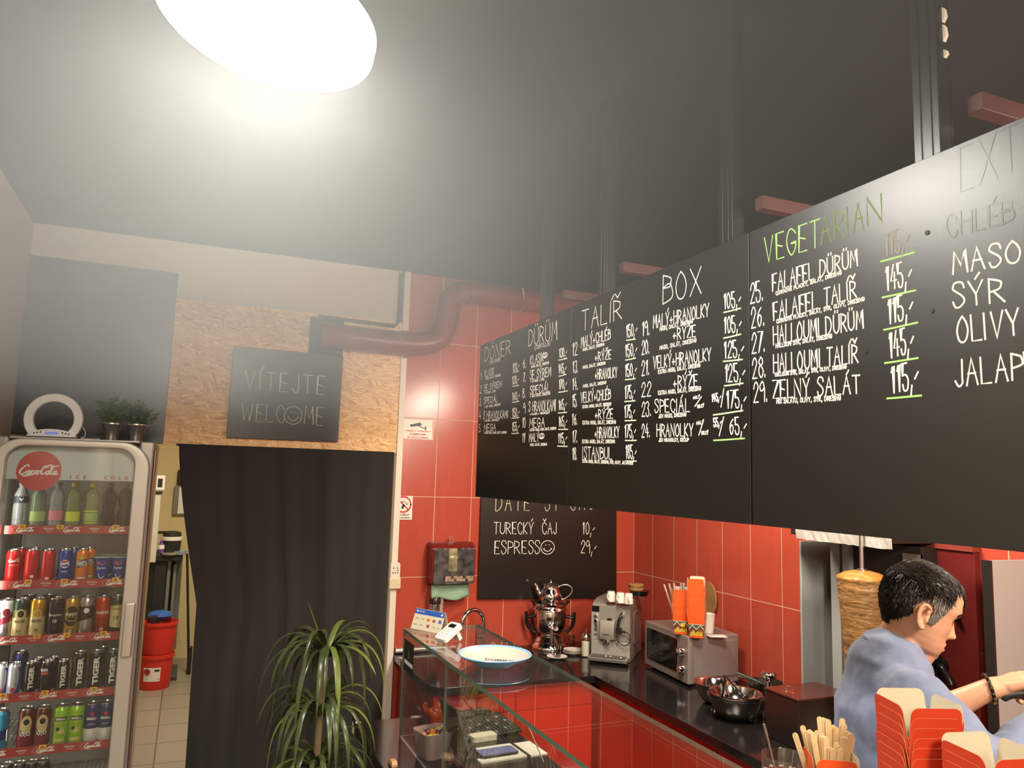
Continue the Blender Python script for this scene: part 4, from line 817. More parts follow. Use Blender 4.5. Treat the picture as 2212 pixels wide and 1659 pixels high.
p = bp(352, 1318, 8.1); o = MB().lathe([(0, 0), (.07, 0), (.09, .03), (.08, .06), (.04, .075), (0, .07)], 20, sx=1.2).build('plastic_bag', mat('bag_blue', (.05, .14, .5), .4, bump=1, bscale=20), loc=(p.x-.02, 7.99, .588)); tag(o, 'blue plastic bag on the rim of the upper red bucket', 'bag')
t = thing('picture_frame', 'small white picture in a dark frame on the yellow back room wall', 'picture', (.05, 8.98, 1.43))
p = onY(372, 1112, 8.97); q = onY(412, 1050, 8.97); t.location = (p.x, 8.985, p.z)
MB().box(0, q.x-p.x, -.03, 0, 0, q.z-p.z).build('frame', grey_m, t, bevel=.004); MB().box(.05, q.x-p.x-.01, -.034, -.029, .015, q.z-p.z-.015).build('picture_sheet', white_pl, t)
MB().box(.10, .13, -.0355, -.034, .10, .16).box(.105, .11, -.0355, -.034, .08, .1).box(.12, .125, -.0355, -.034, .08, .1).build('print', ink, t)
p = onY(382, 1047, 8.9); o = MB().box(-.0, .10, -.05, 0, 0, .16).build('speaker', bk_m, loc=(p.x, 8.99, p.z), bevel=.015); tag(o, 'black box on the yellow wall above the small picture', 'speaker')
p = onY(338, 1050, 8.0); t = thing('wall_socket', 'white socket box on a pale strip at the left of the back room', 'socket', (p.x, 8.0, 1.55))
MB().box(-.03, .07, 0, .05, .22, .36).build('socket_box', white_pl, t, bevel=.006); MB().box(.01, .05, -.004, .0, .25, .33).box(.03, .045, -.006, -.003, .26, .32).build('socket_face', bk_m, t); MB().box(-.05, .045, .01, .05, -.45, .22).build('pale_strip', mat('strip_grey', (.58, .58, .5), .3), t, bevel=.004); MB().box(-.05, .055, .0, .06, .185, .21).build('dark_clip', bk_m, t)
t = thing('broom', 'thin black broom handle leaning beside the bench near the curtain', 'broom', (.15, 8.3, 0))
p = onY(408, 1410, 8.3); q = onY(401, 1240, 8.3)
MB().tube([(p.x-.15+.01, 0, .05), (q.x-.15, .0, 1.15)], .012, 8).build('handle', bk_m, t); MB().box(p.x-.15-.01, p.x-.15+.03, -.03, .03, 0, .26).build('brush_head', bk_m, t, bevel=.01)

# ---------------------------------------------------------------- things on the tiled back wall
def wp(x, y, Y=D-.02): return onY(x, y, Y)
def sign(name, label, px, draw):
    a, b = wp(*px[0]), wp(*px[1]); cx, z0, w, h = (a.x+b.x)/2, b.z, b.x-a.x, a.z-b.z
    t = thing(name, label, 'sign', (cx, D, z0)); MB().box(-w/2, w/2, -.006, -.001, 0, h).build('sign_plate', mat('sign_white', (.80, .74, .64), .4), t, bevel=.0008)
    mb = MB(); fn = lambda u, v: (u*w, -.0066, v*h); draw(mb, fn, w, h); mb.build('print', [mat('sign_red', (.55, .04, .05), .5), mat('sign_grey', (.10, .105, .11), .5), ink], t, smooth=0)
def d1(mb, fn, w, h):
    mb.ribbon([(-.47, .03), (.47, .03), (.47, .97), (-.47, .97), (-.47, .03)], .014, fn, 0)
    for s, y, ww in (('OBJEKT STŘEŽEN', .37, .80), ('KAMERAMI', .22, .50), ('SE ZÁZNAMEM', .08, .66)):
        vs_, fs, tw, th = font_mesh(s, .03); mb.add([fn((x/tw-.5)*ww, y+(q/th)*.085-.01) for x, q in vs_], fs, 0)
    mb.add([fn(*p) for p in ((-.22, .70), (.06, .82), (.12, .74), (.10, .68), (-.16, .60))], [(0, 1, 2, 3, 4)], 1)
    mb.ribbon([(.0, .68), (.12, .58), (.22, .55)], .035, fn, 1); mb.ribbon([(.24, .48), (.24, .62)], .045, fn, 1)
    mb.add([fn(-.22+.035*cos(2*pi*i/14), .65+.055*sin(2*pi*i/14)) for i in range(14)], [tuple(range(14))], 2)
sign('camera_sign', 'white sign warning of camera surveillance on the red tiles', ((871, 902), (937, 951)), d1)
def d2(mb, fn, w, h):
    c = lambda r, a: (r*cos(a), .64+r*sin(a)*w/h)
    mb.ribbon([c(.40, 2*pi*i/36) for i in range(37)], .075, fn, 0)
    mb.ribbon([(-.04, .50), (.02, .60)], .11, fn, 2); mb.ribbon(smooth_pts([(.02, .6), (-.08, .7), (.0, .78), (.12, .72), (.2, .62), (.24, .72)], 4), .03, fn, 1)
    mb.ribbon([c(.36, radians(135)), c(.36, radians(-45))], .065, fn, 0)
    for s, y, ww in (('KOUŘENÍ', .17, .66), ('ZAKÁZÁNO', .045, .80)):
        vs_, fs, tw, th = font_mesh(s, .03); mb.add([fn((x/tw-.5)*ww, y+(q/th)*.085) for x, q in vs_], fs, 2)
sign('no_smoking_sign', 'white no smoking sign at the left edge of the red tiles', ((853, 1071), (891, 1123)), d2)
t = thing('remote_control', 'beige air conditioner remote in its holder on the white door trim', 'remote', (1.205, D-.03, 1.294)); bg = mat('beige_plastic', (.66, .57, .38), .4)
MB().prism(rrect(.062, .155, .02, cy_=.080), -.022, 0, fn=lambda x, y, z: (x, z, y)).build('remote_body', white_p, t, bevel=.003)
MB().box(-.036, .036, -.030, -.002, -.003, .062).build('holder', bg, t, bevel=.006)
mb = MB()
for x, z in ((-.012, .122), (.012, .122), (.014, .108), (-.014, .094), (0, .094), (.014, .094)): mb.prism([(x+.0045*cos(2*pi*i/8), z+.0035*sin(2*pi*i/8)) for i in range(8)], -.0235, -.021, fn=lambda x, y, z: (x, z, y))
mb.build('buttons', ink, t)
# paper towel dispenser
a, b = wp(931, 1172, D-.08), wp(1021, 1262, D-.08)
t = thing('towel_dispenser', 'dark red translucent paper towel dispenser on the tiles with crumpled photo front', 'dispenser', ((a.x+b.x)/2, D, b.z)); w, h = b.x-a.x, a.z-b.z
MB().prism([(0, 0), (-.115, .015), (-.120, h*.88), (-.07, h), (0, h)], -w/2, w/2, fn=lambda x, y, z: (z, x, y)).build('dispenser_case', mat('smoked_red', (.16, .018, .016), .12, spec=.6), t, bevel=.008)
mb = MB(); N = 14; rnd = random.Random(2); vs_ = [(-w*.46+w*.92*i/N, -.124-.006*rnd.random()*(0 < i < N), .012+(h*.83)*j/N) for j in range(N+1) for i in range(N+1)]
fs = [(j*(N+1)+i, j*(N+1)+i+1, (j+1)*(N+1)+i+1, (j+1)*(N+1)+i) for j in range(N) for i in range(N)]
mb.add(vs_, fs, [1 if (i in (5, 6, 7) and j > 4) else 2 if (j in (1, 2) and i > 3 and (i+j) % 4) else 0 for j in range(N) for i in range(N)])
mb.build('front_cover', [mat('foil_grey', (.10, .10, .10), .22, .5, var=.6, vscale=26), mat('foil_olive', (.30, .28, .17), .2, .4, var=.4, vscale=20), mat('foil_tan', (.42, .32, .22), .25, .3, var=.5, vscale=60)], t, smooth=20)
MB().box(-.5*w, .5*w, -.126, -.118, h*.86, h*.875).build('bright_edge', mat('edge_silver', (.55, .52, .5), .3, .8), t); MB().tube(smooth_pts([(-.005, -.05, h), (-.012, -.05, h+.03), (.0, -.05, h+.035), (.008, -.05, h+.01), (.02, -.05, h+.004)], 3), .003, 6).build('key', steel, t)
o = MB(); N = 12; vs_ = []
for j in range(7):
    for i in range(N+1):
        u = i/N; v = j/6; ww = w*(.43+.0*v+.015*v); vs_.append(((u*2-1)*ww, -.06-.012*sin(u*9+v*2)*v-.015*v, -.085*v*(1+.12*sin(u*3.1)-.06*sin(u*8))))
o.add(vs_, [(j*(N+1)+i, j*(N+1)+i+1, (j+1)*(N+1)+i+1, (j+1)*(N+1)+i) for j in range(6) for i in range(N)])
ob = o.build('paper_towel', mat('towel_green', (.25, .38, .26), .85), loc=(t.location.x, D, b.z+.006), smooth=60, solid=.002); tag(ob, 'pale green paper towel hanging out of the dispenser', 'paper towel')
# soap dispenser
p = wp(938, 1345, D-.06)
t = thing('soap_dispenser', 'chrome soap dispenser with a dark top below the paper towels', 'soap dispenser', (p.x, D-.06, p.z-.05))
MB().lathe([(0, .06), (.032, .06), (.032, .165), (0, .165)], 28).build('chrome_body', chrome, t, bevel=.002); MB().lathe([(0, .165), (.036, .165), (.038, .19), (.03, .205), (0, .208)], 28).build('top', mat('dark_red_top', (.03, .012, .012), .25), t); MB().box(.03, .055, .0, .03, .04, .20).build('bracket', silver, t, bevel=.004); MB().box(-.028, .034, .025, .06, .05, .19).build('back_plate', silver, t)
# ---------------------------------------------------------------- kitchen counters
WT = .90
pl = [(1.30, 3.90), (2.17, 3.90), (2.17, 1.25), (XW-.004, 1.25), (XW-.004, D-.002), (1.225, D-.002), (1.225, 4.02)]+[(1.225+.075*(1-cos(radians(a))), 4.02-.12*sin(radians(a))) for a in (30, 60)]
o = MB().prism(pl, WT-.04, WT).build('worktop', granite, bevel=.004); tag(o, 'black polished L-shaped worktop along the red tiled walls', 'worktop')
o = MB().tube([(1.235, D-.02, WT+.018), (1.62, D-.02, WT+.018)], .016, 14).build('tube_rail', silver); tag(o, 'short grey metal tube at the left end of the worktop upstand', 'rail')
def cabinet(x, y, w, d, rz, lab):
    t = thing('base_cabinet', lab, 'cabinet', (x, y, 0), rz, 'red base cabinets under the black worktop')
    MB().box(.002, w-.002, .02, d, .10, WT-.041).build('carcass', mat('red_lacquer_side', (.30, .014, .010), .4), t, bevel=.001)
    MB().box(.002, w-.002, .06, d, .0, .10).build('plinth', black_p, t)
    MB().box(.003, w-.003, 0, .019, WT-.165, WT-.045).build('drawer', red_cab, t, bevel=.002); MB().box(.003, w-.003, 0, .019, .11, WT-.17).build('door', red_cab, t, bevel=.002)
for i in range(2): cabinet(1.25+i*.472, 3.955, .47, .74, 0, ('red gloss base cabinet under the sink end of the worktop', 'red gloss base cabinet in the inner corner below the samovar')[i])
ORD = ('red gloss base cabinet below the coffee machine corner', 'red gloss base cabinet below the microwave', 'red gloss base cabinet below the metal bowls', 'red gloss base cabinet below the dark steel box', 'red gloss base cabinet below the meat grill')
for i in range(5): cabinet(2.222, 3.94-i*.53, .528, .69, radians(-90), ORD[i])
# sink tap
t = thing('sink_faucet', 'chrome gooseneck faucet behind the glass counter', 'faucet', (1.75, 4.56, WT))
MB().lathe([(0, 0), (.028, 0), (.026, .03), (.02, .04), (0, .04)], 24).build('base', chrome, t)
MB().tube(smooth_pts([(0, 0, .03), (0, 0, .16)]+[(-.075+.075*cos(radians(a)), -.015*(1-cos(radians(a))), .19+.08*sin(radians(a))) for a in range(0, 181, 20)]+[(-.15, -.03, .10)], 3), .013, 14).build('spout', chrome, t, smooth=60)
MB().tube([(.0, 0, .10), (-.03, -.03, .105), (-.075, -.05, .12)], .007, 8).build('lever', chrome, t)
# samovar and teapot
p = onZ(1187, 1400, WT); SX, SY = p.x, p.y
t = thing('samovar', 'polished steel samovar with black handles on the back worktop', 'samovar', (SX, SY, WT), radians(-20)); t.scale = (1.16, 1.16, .91)
MB().lathe([(0, 0), (.098, 0), (.100, .010), (.094, .026), (.080, .048), (.084, .056), (.078, .066), (.070, .082), (.072, .088), (.058, .094), (0, .094)], 48).build('base', chrome, t, smooth=40)
MB().lathe([(0, .093), (.050, .094), (.066, .112), (.082, .145), (.089, .19), (.090, .245), (.087, .262), (.0, .262)], 48).build('body', chrome, t, smooth=40)
MB().lathe([(0, .262), (.086, .262), (.094, .266), (.094, .274), (.088, .282), (.086, .296), (.090, .300), (.080, .312), (.055, .316), (0, .316)], 48).build('collar', chrome, t, smooth=40)
for s in (-1, 1):
    MB().tube(smooth_pts([(s*.086, 0, .225), (s*.105, 0, .218), (s*.125, 0, .214)], 3), .011, 10).tube(smooth_pts([(s*.137, 0, .250), (s*.133, 0, .225), (s*.132, 0, .19), (s*.122, 0, .15), (s*.10, 0, .118), (s*.082, 0, .108)], 4), [.010]*4+[.011]*8+[.010]*9, 10).build('handle', black_g, t, smooth=60)
    MB().tube([(s*.075, 0, .30), (s*.092, 0, .312), (s*.10, 0, .33)], [.008, .008, .013], 10).build('lid_knob', black_g, t)
MB().tube([(0, -.075, .125), (0, -.115, .122)], .010, 12).tube([(0, -.112, .13), (0, -.115, .075)], [.010, .007], 12).box(-.006, .006, -.12, -.108, .13, .165).lathe([(0, .16), (.02, .162), (.022, .17), (0, .174)], 16, (0, -.114, 0)).build('tap', chrome, t, smooth=45)
t = thing('teapot', 'small steel teapot sitting on top of the samovar', 'teapot', (SX, SY, WT+.317*.91), radians(-20)); t.scale = (1.1, 1.1, .93)
MB().lathe([(0, 0), (.052, 0), (.066, .02), (.070, .042), (.062, .07), (.050, .09), (.046, .105), (.048, .124), (.044, .126), (0, .128)], 40).build('body', chrome, t, smooth=45)
MB().lathe([(0, .127), (.012, .128), (.006, .136), (.005, .148), (.007, .152), (0, .154)], 16).build('lid_knob', chrome, t)
MB().tube(smooth_pts([(-.052, 0, .045), (-.075, 0, .075), (-.083, 0, .105), (-.098, 0, .128)], 4), [.018]*3+[.014]*4+[.009]*3+[.007]*3, 12).build('spout', chrome, t, smooth=60)
MB().tube(smooth_pts([(.047, 0, .105), (.066, 0, .118), (.095, 0, .122), (.120, 0, .108), (.128, 0, .082), (.112, 0, .050), (.085, 0, .028), (.066, 0, .022)], 4), .0042, 8).build('handle', steel, t, smooth=60)
# crockery by the samovar
glassw = mat('drinking_glass', (.95, .97, .96), .02, trans=1.0, ior=1.45)
def saucer(lab, x, y, z, grp=None, r=.058):
    o = MB().lathe([(0, 0), (.032, 0), (.036, .004), (r, .011), (r+.0015, .013), (r-.001, .0135), (.036, .007), (0, .006)], 36).build('saucer', white_c, loc=(x, y, z), smooth=40); return tag(o, lab, 'saucer', grp)
p = onZ(1203, 1422, WT); saucer('white saucer with a tea glass in front of the samovar', p.x, p.y, WT+.001, r=.062)
def glass(lab, x, y, z, r=.024, h=.078, inv=False):
    prof = [(0, 0), (r*.8, 0), (r*.86, .01), (r*.78, h*.45), (r, h), (r*.94, h), (r*.72, h*.45), (r*.78, .012), (0, .008)]
    if inv: prof = [(q, h-s) for q, s in prof]
    o = MB().lathe(prof, 28).build('tea_glass', glassw, loc=(x, y, z), smooth=50); return tag(o, lab, 'glass', 'tea glasses by the samovar')
glass('small empty tea glass standing on the single saucer', p.x+.004, p.y, WT+.0085)
p = onZ(1236, 1413, WT)
for i in range(3): saucer('white saucer, %s of the stack beside the sugar shaker' % ('lowest', 'middle one', 'topmost')[i], p.x+.002*i, p.y, WT+.001+i*.0085, 'stacked saucers')
q = onZ(1222, 1402, WT); glass('upturned tea glass behind the saucer stack, nearer the samovar', q.x, q.y+.06, WT, inv=True); q = onZ(1244, 1402, WT); glass('upturned tea glass behind the saucer stack, nearer the coffee machine', q.x, q.y+.06, WT, inv=True)
p = onZ(1265, 1418, WT); t = thing('sugar_shaker', 'glass sugar shaker with chrome pouring top beside the coffee machine', 'sugar shaker', (p.x, p.y, WT))
MB().lathe([(0, 0), (.027, 0), (.029, .004), (.029, .10), (.025, .112), (.0235, .112), (.027, .1), (.027, .006), (0, .005)], 32).build('jar', clear, t, smooth=45)
MB().lathe([(0, .006), (.0262, .006), (.0262, .088), (.01, .094), (0, .092)], 28).build('sugar', mat('sugar', (.85, .78, .64), .9), t)
MB().lathe([(0, .112), (.027, .112), (.027, .126), (.018, .138), (0, .14)], 28).tube([(0.006, 0, .13), (.006, 0, .165)], [.009, .007], 12).build('pouring_top', chrome, t, smooth=45)
t = thing('spice_bottle', 'little brown bottle with a white cap squeezed next to the coffee machine', 'bottle', (p.x+.05, p.y+.05, WT))
MB().lathe([(0, 0), (.018, 0), (.018, .085), (.012, .095), (0, .095)], 20).build('bottle_body', mat('amber_brown', (.36, .13, .03), .2), t); MB().lathe([(0, .0955), (.014, .0955), (.014, .12), (0, .12)], 20).build('cap', white_pl, t)
# coffee machine
cms = mat('machine_silver', (.44, .41, .37), .36, .55); cmd = mat('machine_side', (.33, .295, .275), .42, .35)
t = thing('coffee_machine', 'silver espresso machine with cups on top in the worktop corner', 'coffee machine', (2.345, 4.255, WT), radians(-42)); cw, ch = .238, .352
MB().prism([(0, .0), (0, .33), (.03, .345), (.12, .355), (.40, .345), (.40, .0)], .002, cw, fn=lambda x, y, z: (z, x, y)).build('body', cmd, t, bevel=.006)
MB().prism([(.03, .125), (.055, .33), (.05, .335), (cw, .318), (cw, .122)] if False else [(.002, .12), (.002, .325), (.06, .33), (cw-.002, .315), (cw-.002, .12)], -.008, .002, fn=lambda x, y, z: (x, z, y)).build('front_panel', cms, t, bevel=.003)
MB().box(.004, .048, -.010, -.0075, .285, .32).build('display', black_g, t); MB().box(0, .05, -.0088, -.0078, .12, .284).build('control_strip', mat('machine_light', (.55, .52, .48), .35, .5), t)
for z in (.262, .232): MB().at((.028, -.009, z), (radians(90), 0, 0)).lathe([(0, .014), (.009, .014), (.011, 0), (0, 0)], 20).build('dial', chrome, t)
MB().box(.019, .037, -.0105, -.0085, .195, .215).box(.019, .037, -.0105, -.0085, .17, .192).box(.019, .037, -.0105, -.0085, .145, .155).build('button_strip', mat('button_grey', (.07, .068, .066), .4), t)
MB().prism([(0, 0), (-.035, .01), (-.045, .05), (-.03, .118), (0, .125)], .058, .148, fn=lambda x, y, z: (z, x-.008, y+.122)).build('spout_head', cms, t, bevel=.006)
mb = MB(); put_text(mb, 'b saeco', lambda u, v: (u, -.0525, v), w=.038, cx=.1, cy_=.165, bold=.02); mb.build('lettering', ink, t, smooth=0)
MB().lathe([(0, .0), (.018, .0), (.022, .012), (.0, .016)], 20, (.105, -.035, .118)).box(.093, .098, -.04, -.033, .10, .12).box(.112, .117, -.04, -.033, .10, .12).build('nozzle', chrome, t, smooth=45)
MB().box(.10, .128, -.03, -.008, .246, .254).build('lid_tab', black_p, t, bevel=.002)
MB().box(.0, cw, -.010, .004, .02, .118).build('lower_panel', mat('machine_light', (0, 0, 0)), t, bevel=.003)
MB().prism([(-.10, .032), (.0, .036), (.0, .022), (-.092, .012)], .0, cw-.002, fn=lambda x, y, z: (z, x, y)).build('drip_tray', cms, t, bevel=.002); MB().prism([(-.085, .0335), (-.008, .0365), (-.008, .0375), (-.085, .0345)], .012, cw-.015, fn=lambda x, y, z: (z, x, y)).build('tray_grid', mat('grid_dark', (.10, .09, .085), .3, .7), t)
for u in (.10, .128, .19): MB().lathe([(0, 0), (.008, 0), (.006, .003), (0, .003)], 14, (u, -.04, .0355)).build('tray_stud', chrome, t)
MB().at((.195, -.014, .28), (radians(75), 0, radians(-20))).lathe([(0, 0), (.012, 0), (.012, .02), (.004, .022), (0, .022)], 16).build('steam_knob', chrome, t)
MB().tube(smooth_pts([(.192, -.022, .278), (.180, -.034, .265), (.172, -.036, .235), (.170, -.036, .205)], 3), .009, 12).box(.158, .192, -.046, -.022, .172, .206).tube([(.19, -.034, .188), (.215, -.034, .186)], .007, 10).build('plug', black_p, t, smooth=45)
MB().tube(smooth_pts([(.215, -.034, .186), (.238, -.034, .17), (.24, -.034, .125), (.21, -.034, .105), (.17, -.03, .125), (.155, -.02, .155)], 4), .0028, 6).build('cord', black_p, t, smooth=60)
MB().tube(smooth_pts([(.168, -.034, .172), (.160, -.03, .125), (.168, -.03, .122), (.172, -.03, .17)], 3), .0035, 6).build('steam_pipe', steel, t)
MB().prism(rrect(.22, .20, .03, cx=.21, cy_=.18), cw, cw+.005, fn=lambda x, y, z: (z, x, y)).build('side_cover', cmd, t, bevel=.003)
mb = MB()
for k in range(9): mb.box(cw+.0048, cw+.0056, .125, .15, .12+k*.015, .125+k*.015)
mb.box(cw+.0048, cw+.0056, .18, .25, .25, .268).build('vent_slots', mat('slot_dark', (.12, .10, .095), .6), t)
def onmachine(px, py, dz=.351): q = onZ(px, py, WT+dz); return q
for i, (px, py) in enumerate(((1320, 1300), (1340, 1303), (1358, 1305))):
    q = onmachine(px, py); r, h = .026, .060
    tt = thing('espresso_cup', ('white espresso cup on the coffee machine, nearest the chalkboard', 'white espresso cup in the middle of the three on the coffee machine', 'white espresso cup on the coffee machine, nearest the machine corner')[i], 'cup', (q.x, q.y, WT+.354), radians((-150, -150, -120)[i]), 'espresso cups on the coffee machine')
    MB().lathe([(0, 0), (r*1.04, 0), (r*1.05, .004), (r*.98, h*.5), (r*.88, h-.004), (r*.84, h), (0, h)], 30).build('cup_body', white_c, tt, smooth=45)
    MB().tube(smooth_pts([(r*.9, 0, h*.78), (r+.014, 0, h*.72), (r+.018, 0, h*.42), (r+.008, 0, h*.2), (r*.98, 0, h*.22)], 4), .0038, 8).build('handle', white_c, tt, smooth=60)
q = onmachine(1378, 1296); t = thing('serving_stand', 'black round stand with wire legs at the back of the coffee machine', 'stand', (q.x+.015, q.y+.01, WT+.352))
MB().lathe([(0, .025), (.05, .025), (.062, .05), (.064, .055), (0, .052)], 32).build('tray', black_g, t, smooth=40)
for a in (30, 150, 270): MB().tube([(.045*cos(radians(a)), .045*sin(radians(a)), 0), (.045*cos(radians(a)), .045*sin(radians(a)), .03)], .0025, 6).build('leg', steel, t)
o = MB().lathe([(0, 0), (.044, .001), (.048, .01), (.046, .018), (.044, .019), (.048, .022), (.049, .036), (.04, .042), (0, .043)], 36).build('bread_roll', mat('bread_brown', (.30, .155, .05), .7, var=.2, vscale=40), loc=(q.x-.005, q.y+.012, WT+.4075), smooth=50); tag(o, 'round brown roll lying on the black stand behind the cups', 'bread roll')
# microwave
mwm = mat('microwave_silver', (.33, .285, .27), .38, .45); mww = mat('microwave_window', (.008, .007, .007), .08, spec=.6)
t = thing('microwave', 'silver microwave oven with a black window on the right worktop', 'microwave', (2.575, 4.02, WT), radians(-94.3)); w, h, dp = .485, .262, .325
MB().box(.012, w-.012, .03, dp, .012, h).build('housing', mwm, t, bevel=.004)
MB().box(0, w, 0, .03, .012, h).build('front', mwm, t, bevel=.006); MB().prism(rrect(.355, .185, .012, cx=.205, cy_=.142), -.0015, .004, fn=lambda x, y, z: (x, z, y)).build('window_trim', silver, t); MB().prism(rrect(.345, .175, .010, cx=.205, cy_=.142), -.003, .004, fn=lambda x, y, z: (x, z, y)).build('door_window', mww, t)
for z in (.175, .085): MB().at((w-.052, -.001, z), (radians(90), 0, 0)).lathe([(0, .028), (.019, .028), (.021, .024), (.023, 0), (0, 0)], 28).box(-.002, .002, .0, .018, .028, .03).build('knob', chrome, t, smooth=40)
mb = MB(); put_text(mb, 'beko', lambda u, v: (u, -.0008, v), w=.02, cx=.24, cy_=.033); mb.build('lettering', ink, t, smooth=0)
MB().box(w-.098, w-.097, -.0008, .004, .016, h-.004).build('door_gap', black_p, t)
MB().prism(rrect(.24, .19, .02, cx=.185, cy_=.14), w-.012, w-.007, fn=lambda x, y, z: (z, x, y)).build('side_panel', mwm, t, bevel=.003)
for x in (.04, w-.05): MB().box(x, x+.03, .04, .07, 0, .0125).box(x, x+.03, dp-.05, dp-.02, 0, .0125).build('foot', black_p, t)
MWT = WT+h
# paper boxes, used on the microwave and on the glass counter
box_red = mat('box_red', (.54, .046, .014), .5); box_cream = mat('box_cream', (.50, .45, .33), .6); box_or = mat('box_orange', (.80, .10, .015), .5)
box_edge = mat('box_edge', (.60, .20, .10), .6)
def box_mesh(w0, w1, h, fl, gap=.004, rad=.012):
    mb = MB(); b0, b1 = w0/2, w1/2; sl = (b1-b0)/h
    cor = [(-1, -1), (1, -1), (1, 1), (-1, 1)]
    vs_ = [(sx*b0, sy*b0, 0) for sx, sy in cor]+[(sx*b1, sy*b1, h) for sx, sy in cor]; fs = [(0, 1, 2, 3)]
    for i in range(4):
        j = (i+1) % 4; A, B = Vector(cor[i]), Vector(cor[j]); dr = (B-A)/2; nr = (A+B)/2; idx = []
        T = h+fl[i]; hwid = b1+sl*fl[i]*.3-gap
        pts = [(hwid-rad+rad*cos(radians(a)), T-rad+rad*sin(radians(a))) for a in (0, 22, 45, 68, 90)]; pts = [(b1-gap*.3, h+.002)]+pts; pts = pts+[(-x, z) for x, z in reversed(pts)]
        for (x, z) in pts:
            off = b0+sl*z; idx.append(len(vs_)); q = dr*x+nr*off; vs_.append((q.x, q.y, z))
        fs.append((i, j, 4+j, *idx, 4+i))
    return mb.add(vs_, fs)
def fry_box(mats, loc, rz, lab, grp, base=None):
    if base is None:
        o = box_mesh(.066, .085, .075, (.046, .046, .050, .046)).build('paper_box', mats, loc=loc, rot=(0, 0, rz), smooth=0)
        d = o.modifiers.new('solid', 'SOLIDIFY'); d.thickness = .0009; d.offset = 1; d.material_offset = 1; d.material_offset_rim = 2; d.use_quality_normals = True
    else: o = base.copy(); col.objects.link(o); o.location = loc; o.rotation_euler = (0, 0, rz)
    return tag(o, lab, 'paper box', grp)
NUM = ['lowest']+['%s from the bottom' % n for n in ('second', 'third', 'fourth', 'fifth', 'sixth', 'seventh', 'eighth', 'ninth', 'tenth', 'eleventh', 'twelfth', 'thirteenth', 'fourteenth', 'fifteenth', 'sixteenth', 'seventeenth', 'eighteenth', 'nineteenth', 'twentieth', 'twenty-first', 'twenty-second', 'twenty-third', 'twenty-fourth')]
def stack(mats, x, y, z, n, step, rz, where, grp, base=None, jit=.0015):
    rnd = random.Random(n)
    for i in range(n):
        o = fry_box(mats, (x+rnd.uniform(-jit, jit), y+rnd.uniform(-jit, jit), z+.001+i*step), rz+rnd.uniform(-.02, .02), '%s paper box, %s %s' % (where[0], 'topmost' if i == n-1 else NUM[i], where[1]), grp, base)
        base = base or o
    return base
q1 = onZ(1471, 1368, MWT); q2 = onZ(1505, 1376, MWT)
ob_ = stack([box_or, box_cream, box_edge], q1.x, q1.y, MWT, 14, .0092, radians(-35), ('orange', 'in the short stack on the microwave'), 'orange paper boxes on the microwave')
stack([box_or, box_cream, box_edge], q2.x, q2.y, MWT, 22, .0090, radians(-40), ('orange', 'in the tall stack on the microwave'), 'orange paper boxes on the microwave', ob_)
# printed picture band round the two lowest boxes
pm = [mat('print_green', (.05, .11, .045), .5), cream, mat('print_brown', (.13, .05, .025), .5), mat('print_yellow', (.75, .50, .06), .5)]
def print_band(parent, w0=.066, w1=.085, h=.075):
    mb = MB(); sl = (w1-w0)/2/h
    for k in range(4):
        a = k*pi/2
        def f(u, z, e=.0012):
            hw = w0/2+sl*z; return ((hw+e)*sin(a)+u*hw*cos(a), -(hw+e)*cos(a)+u*hw*sin(a), z)
        mb.quad(f(-1, .046), f(1, .046), f(1, .070), f(-1, .070), 0); mb.quad(f(-1, .014), f(1, .014), f(1, .046), f(-1, .046), 2)
        mb.add([f(-1, .045, .0016), f(-.5, .066, .0016), f(0, .045, .0016), f(.5, .066, .0016), f(1, .045, .0016), f(1, .040, .0016), f(-1, .040, .0016)], [(0, 1, 2, 6), (2, 3, 4, 5), (2, 5, 6)], 2)
        mb.ribbon([(-1, .046), (-.5, .067), (0, .046), (.5, .067), (1, .046)], .004, lambda u, v: f(u, v, .002), 1); mb.ribbon([(-1, .071), (1, .071)], .002, lambda u, v: f(u, v, .002), 1)
        for q in range(9): mb.quad(f(-.95+q*.21, .012, .0018), f(-.80+q*.21, .012, .0018), f(-.80+q*.21, .024+.008*(q*7 % 3), .0018), f(-.95+q*.21, .026+.006*(q*5 % 4), .0018), 3)
    mb.build('printed_band', pm, parent, smooth=0)
lows = [o for o in bpy.data.objects if o.name.startswith('paper_box') and ', lowest in' in o['label']]
for o in lows: print_band(o)
o = lows[0]; MB().box(.0, .022, -.046, -.043, .042, .062).build('yellow_sticker', price_y, o)
# straws in a glass
q = onZ(1462, 1372, MWT); sx_, sy_ = q.x+.07, q.y+.05
t = thing('straw_glass', 'clear glass full of drinking straws behind the orange paper boxes', 'glass', (sx_, sy_, MWT)); MB().lathe([(0, 0), (.034, 0), (.038, .12), (.036, .12), (.032, .006), (0, .006)], 28).build('glass_body', clear, t)
for i, (dx, dy, lean) in enumerate(((-.5, .5, .36), (-.35, .3, .22), (-.05, .2, .06), (.1, -.2, .08), (.28, .2, .14), (-.45, .35, .30))):
    d = Vector((dx*lean*1.4, dy*lean*1.4, 1)).normalized(); p0 = Vector((dx*.02, dy*.02, .008)); o = MB().tube([tuple(p0), tuple(p0+d*.26)], .0055, 8).build('straw', mat('straw_clear', (.75, .62, .58), .3, trans=.5), loc=(sx_, sy_, MWT)); tag(o, 'pale wrapped drinking straw in the glass behind the orange boxes', 'straw', 'straws in the glass on the microwave')
q = onZ(1530, 1366, MWT); t = thing('paper_cup', 'white tapered cup beside the tall orange box stack on the microwave', 'cup', (q.x+.0, q.y+.0, MWT)); MB().lathe([(0, 0), (.028, 0), (.038, .10), (.039, .102), (.036, .101), (.026, .003), (0, .003)], 32).build('cup_body', white_c, t, smooth=45)
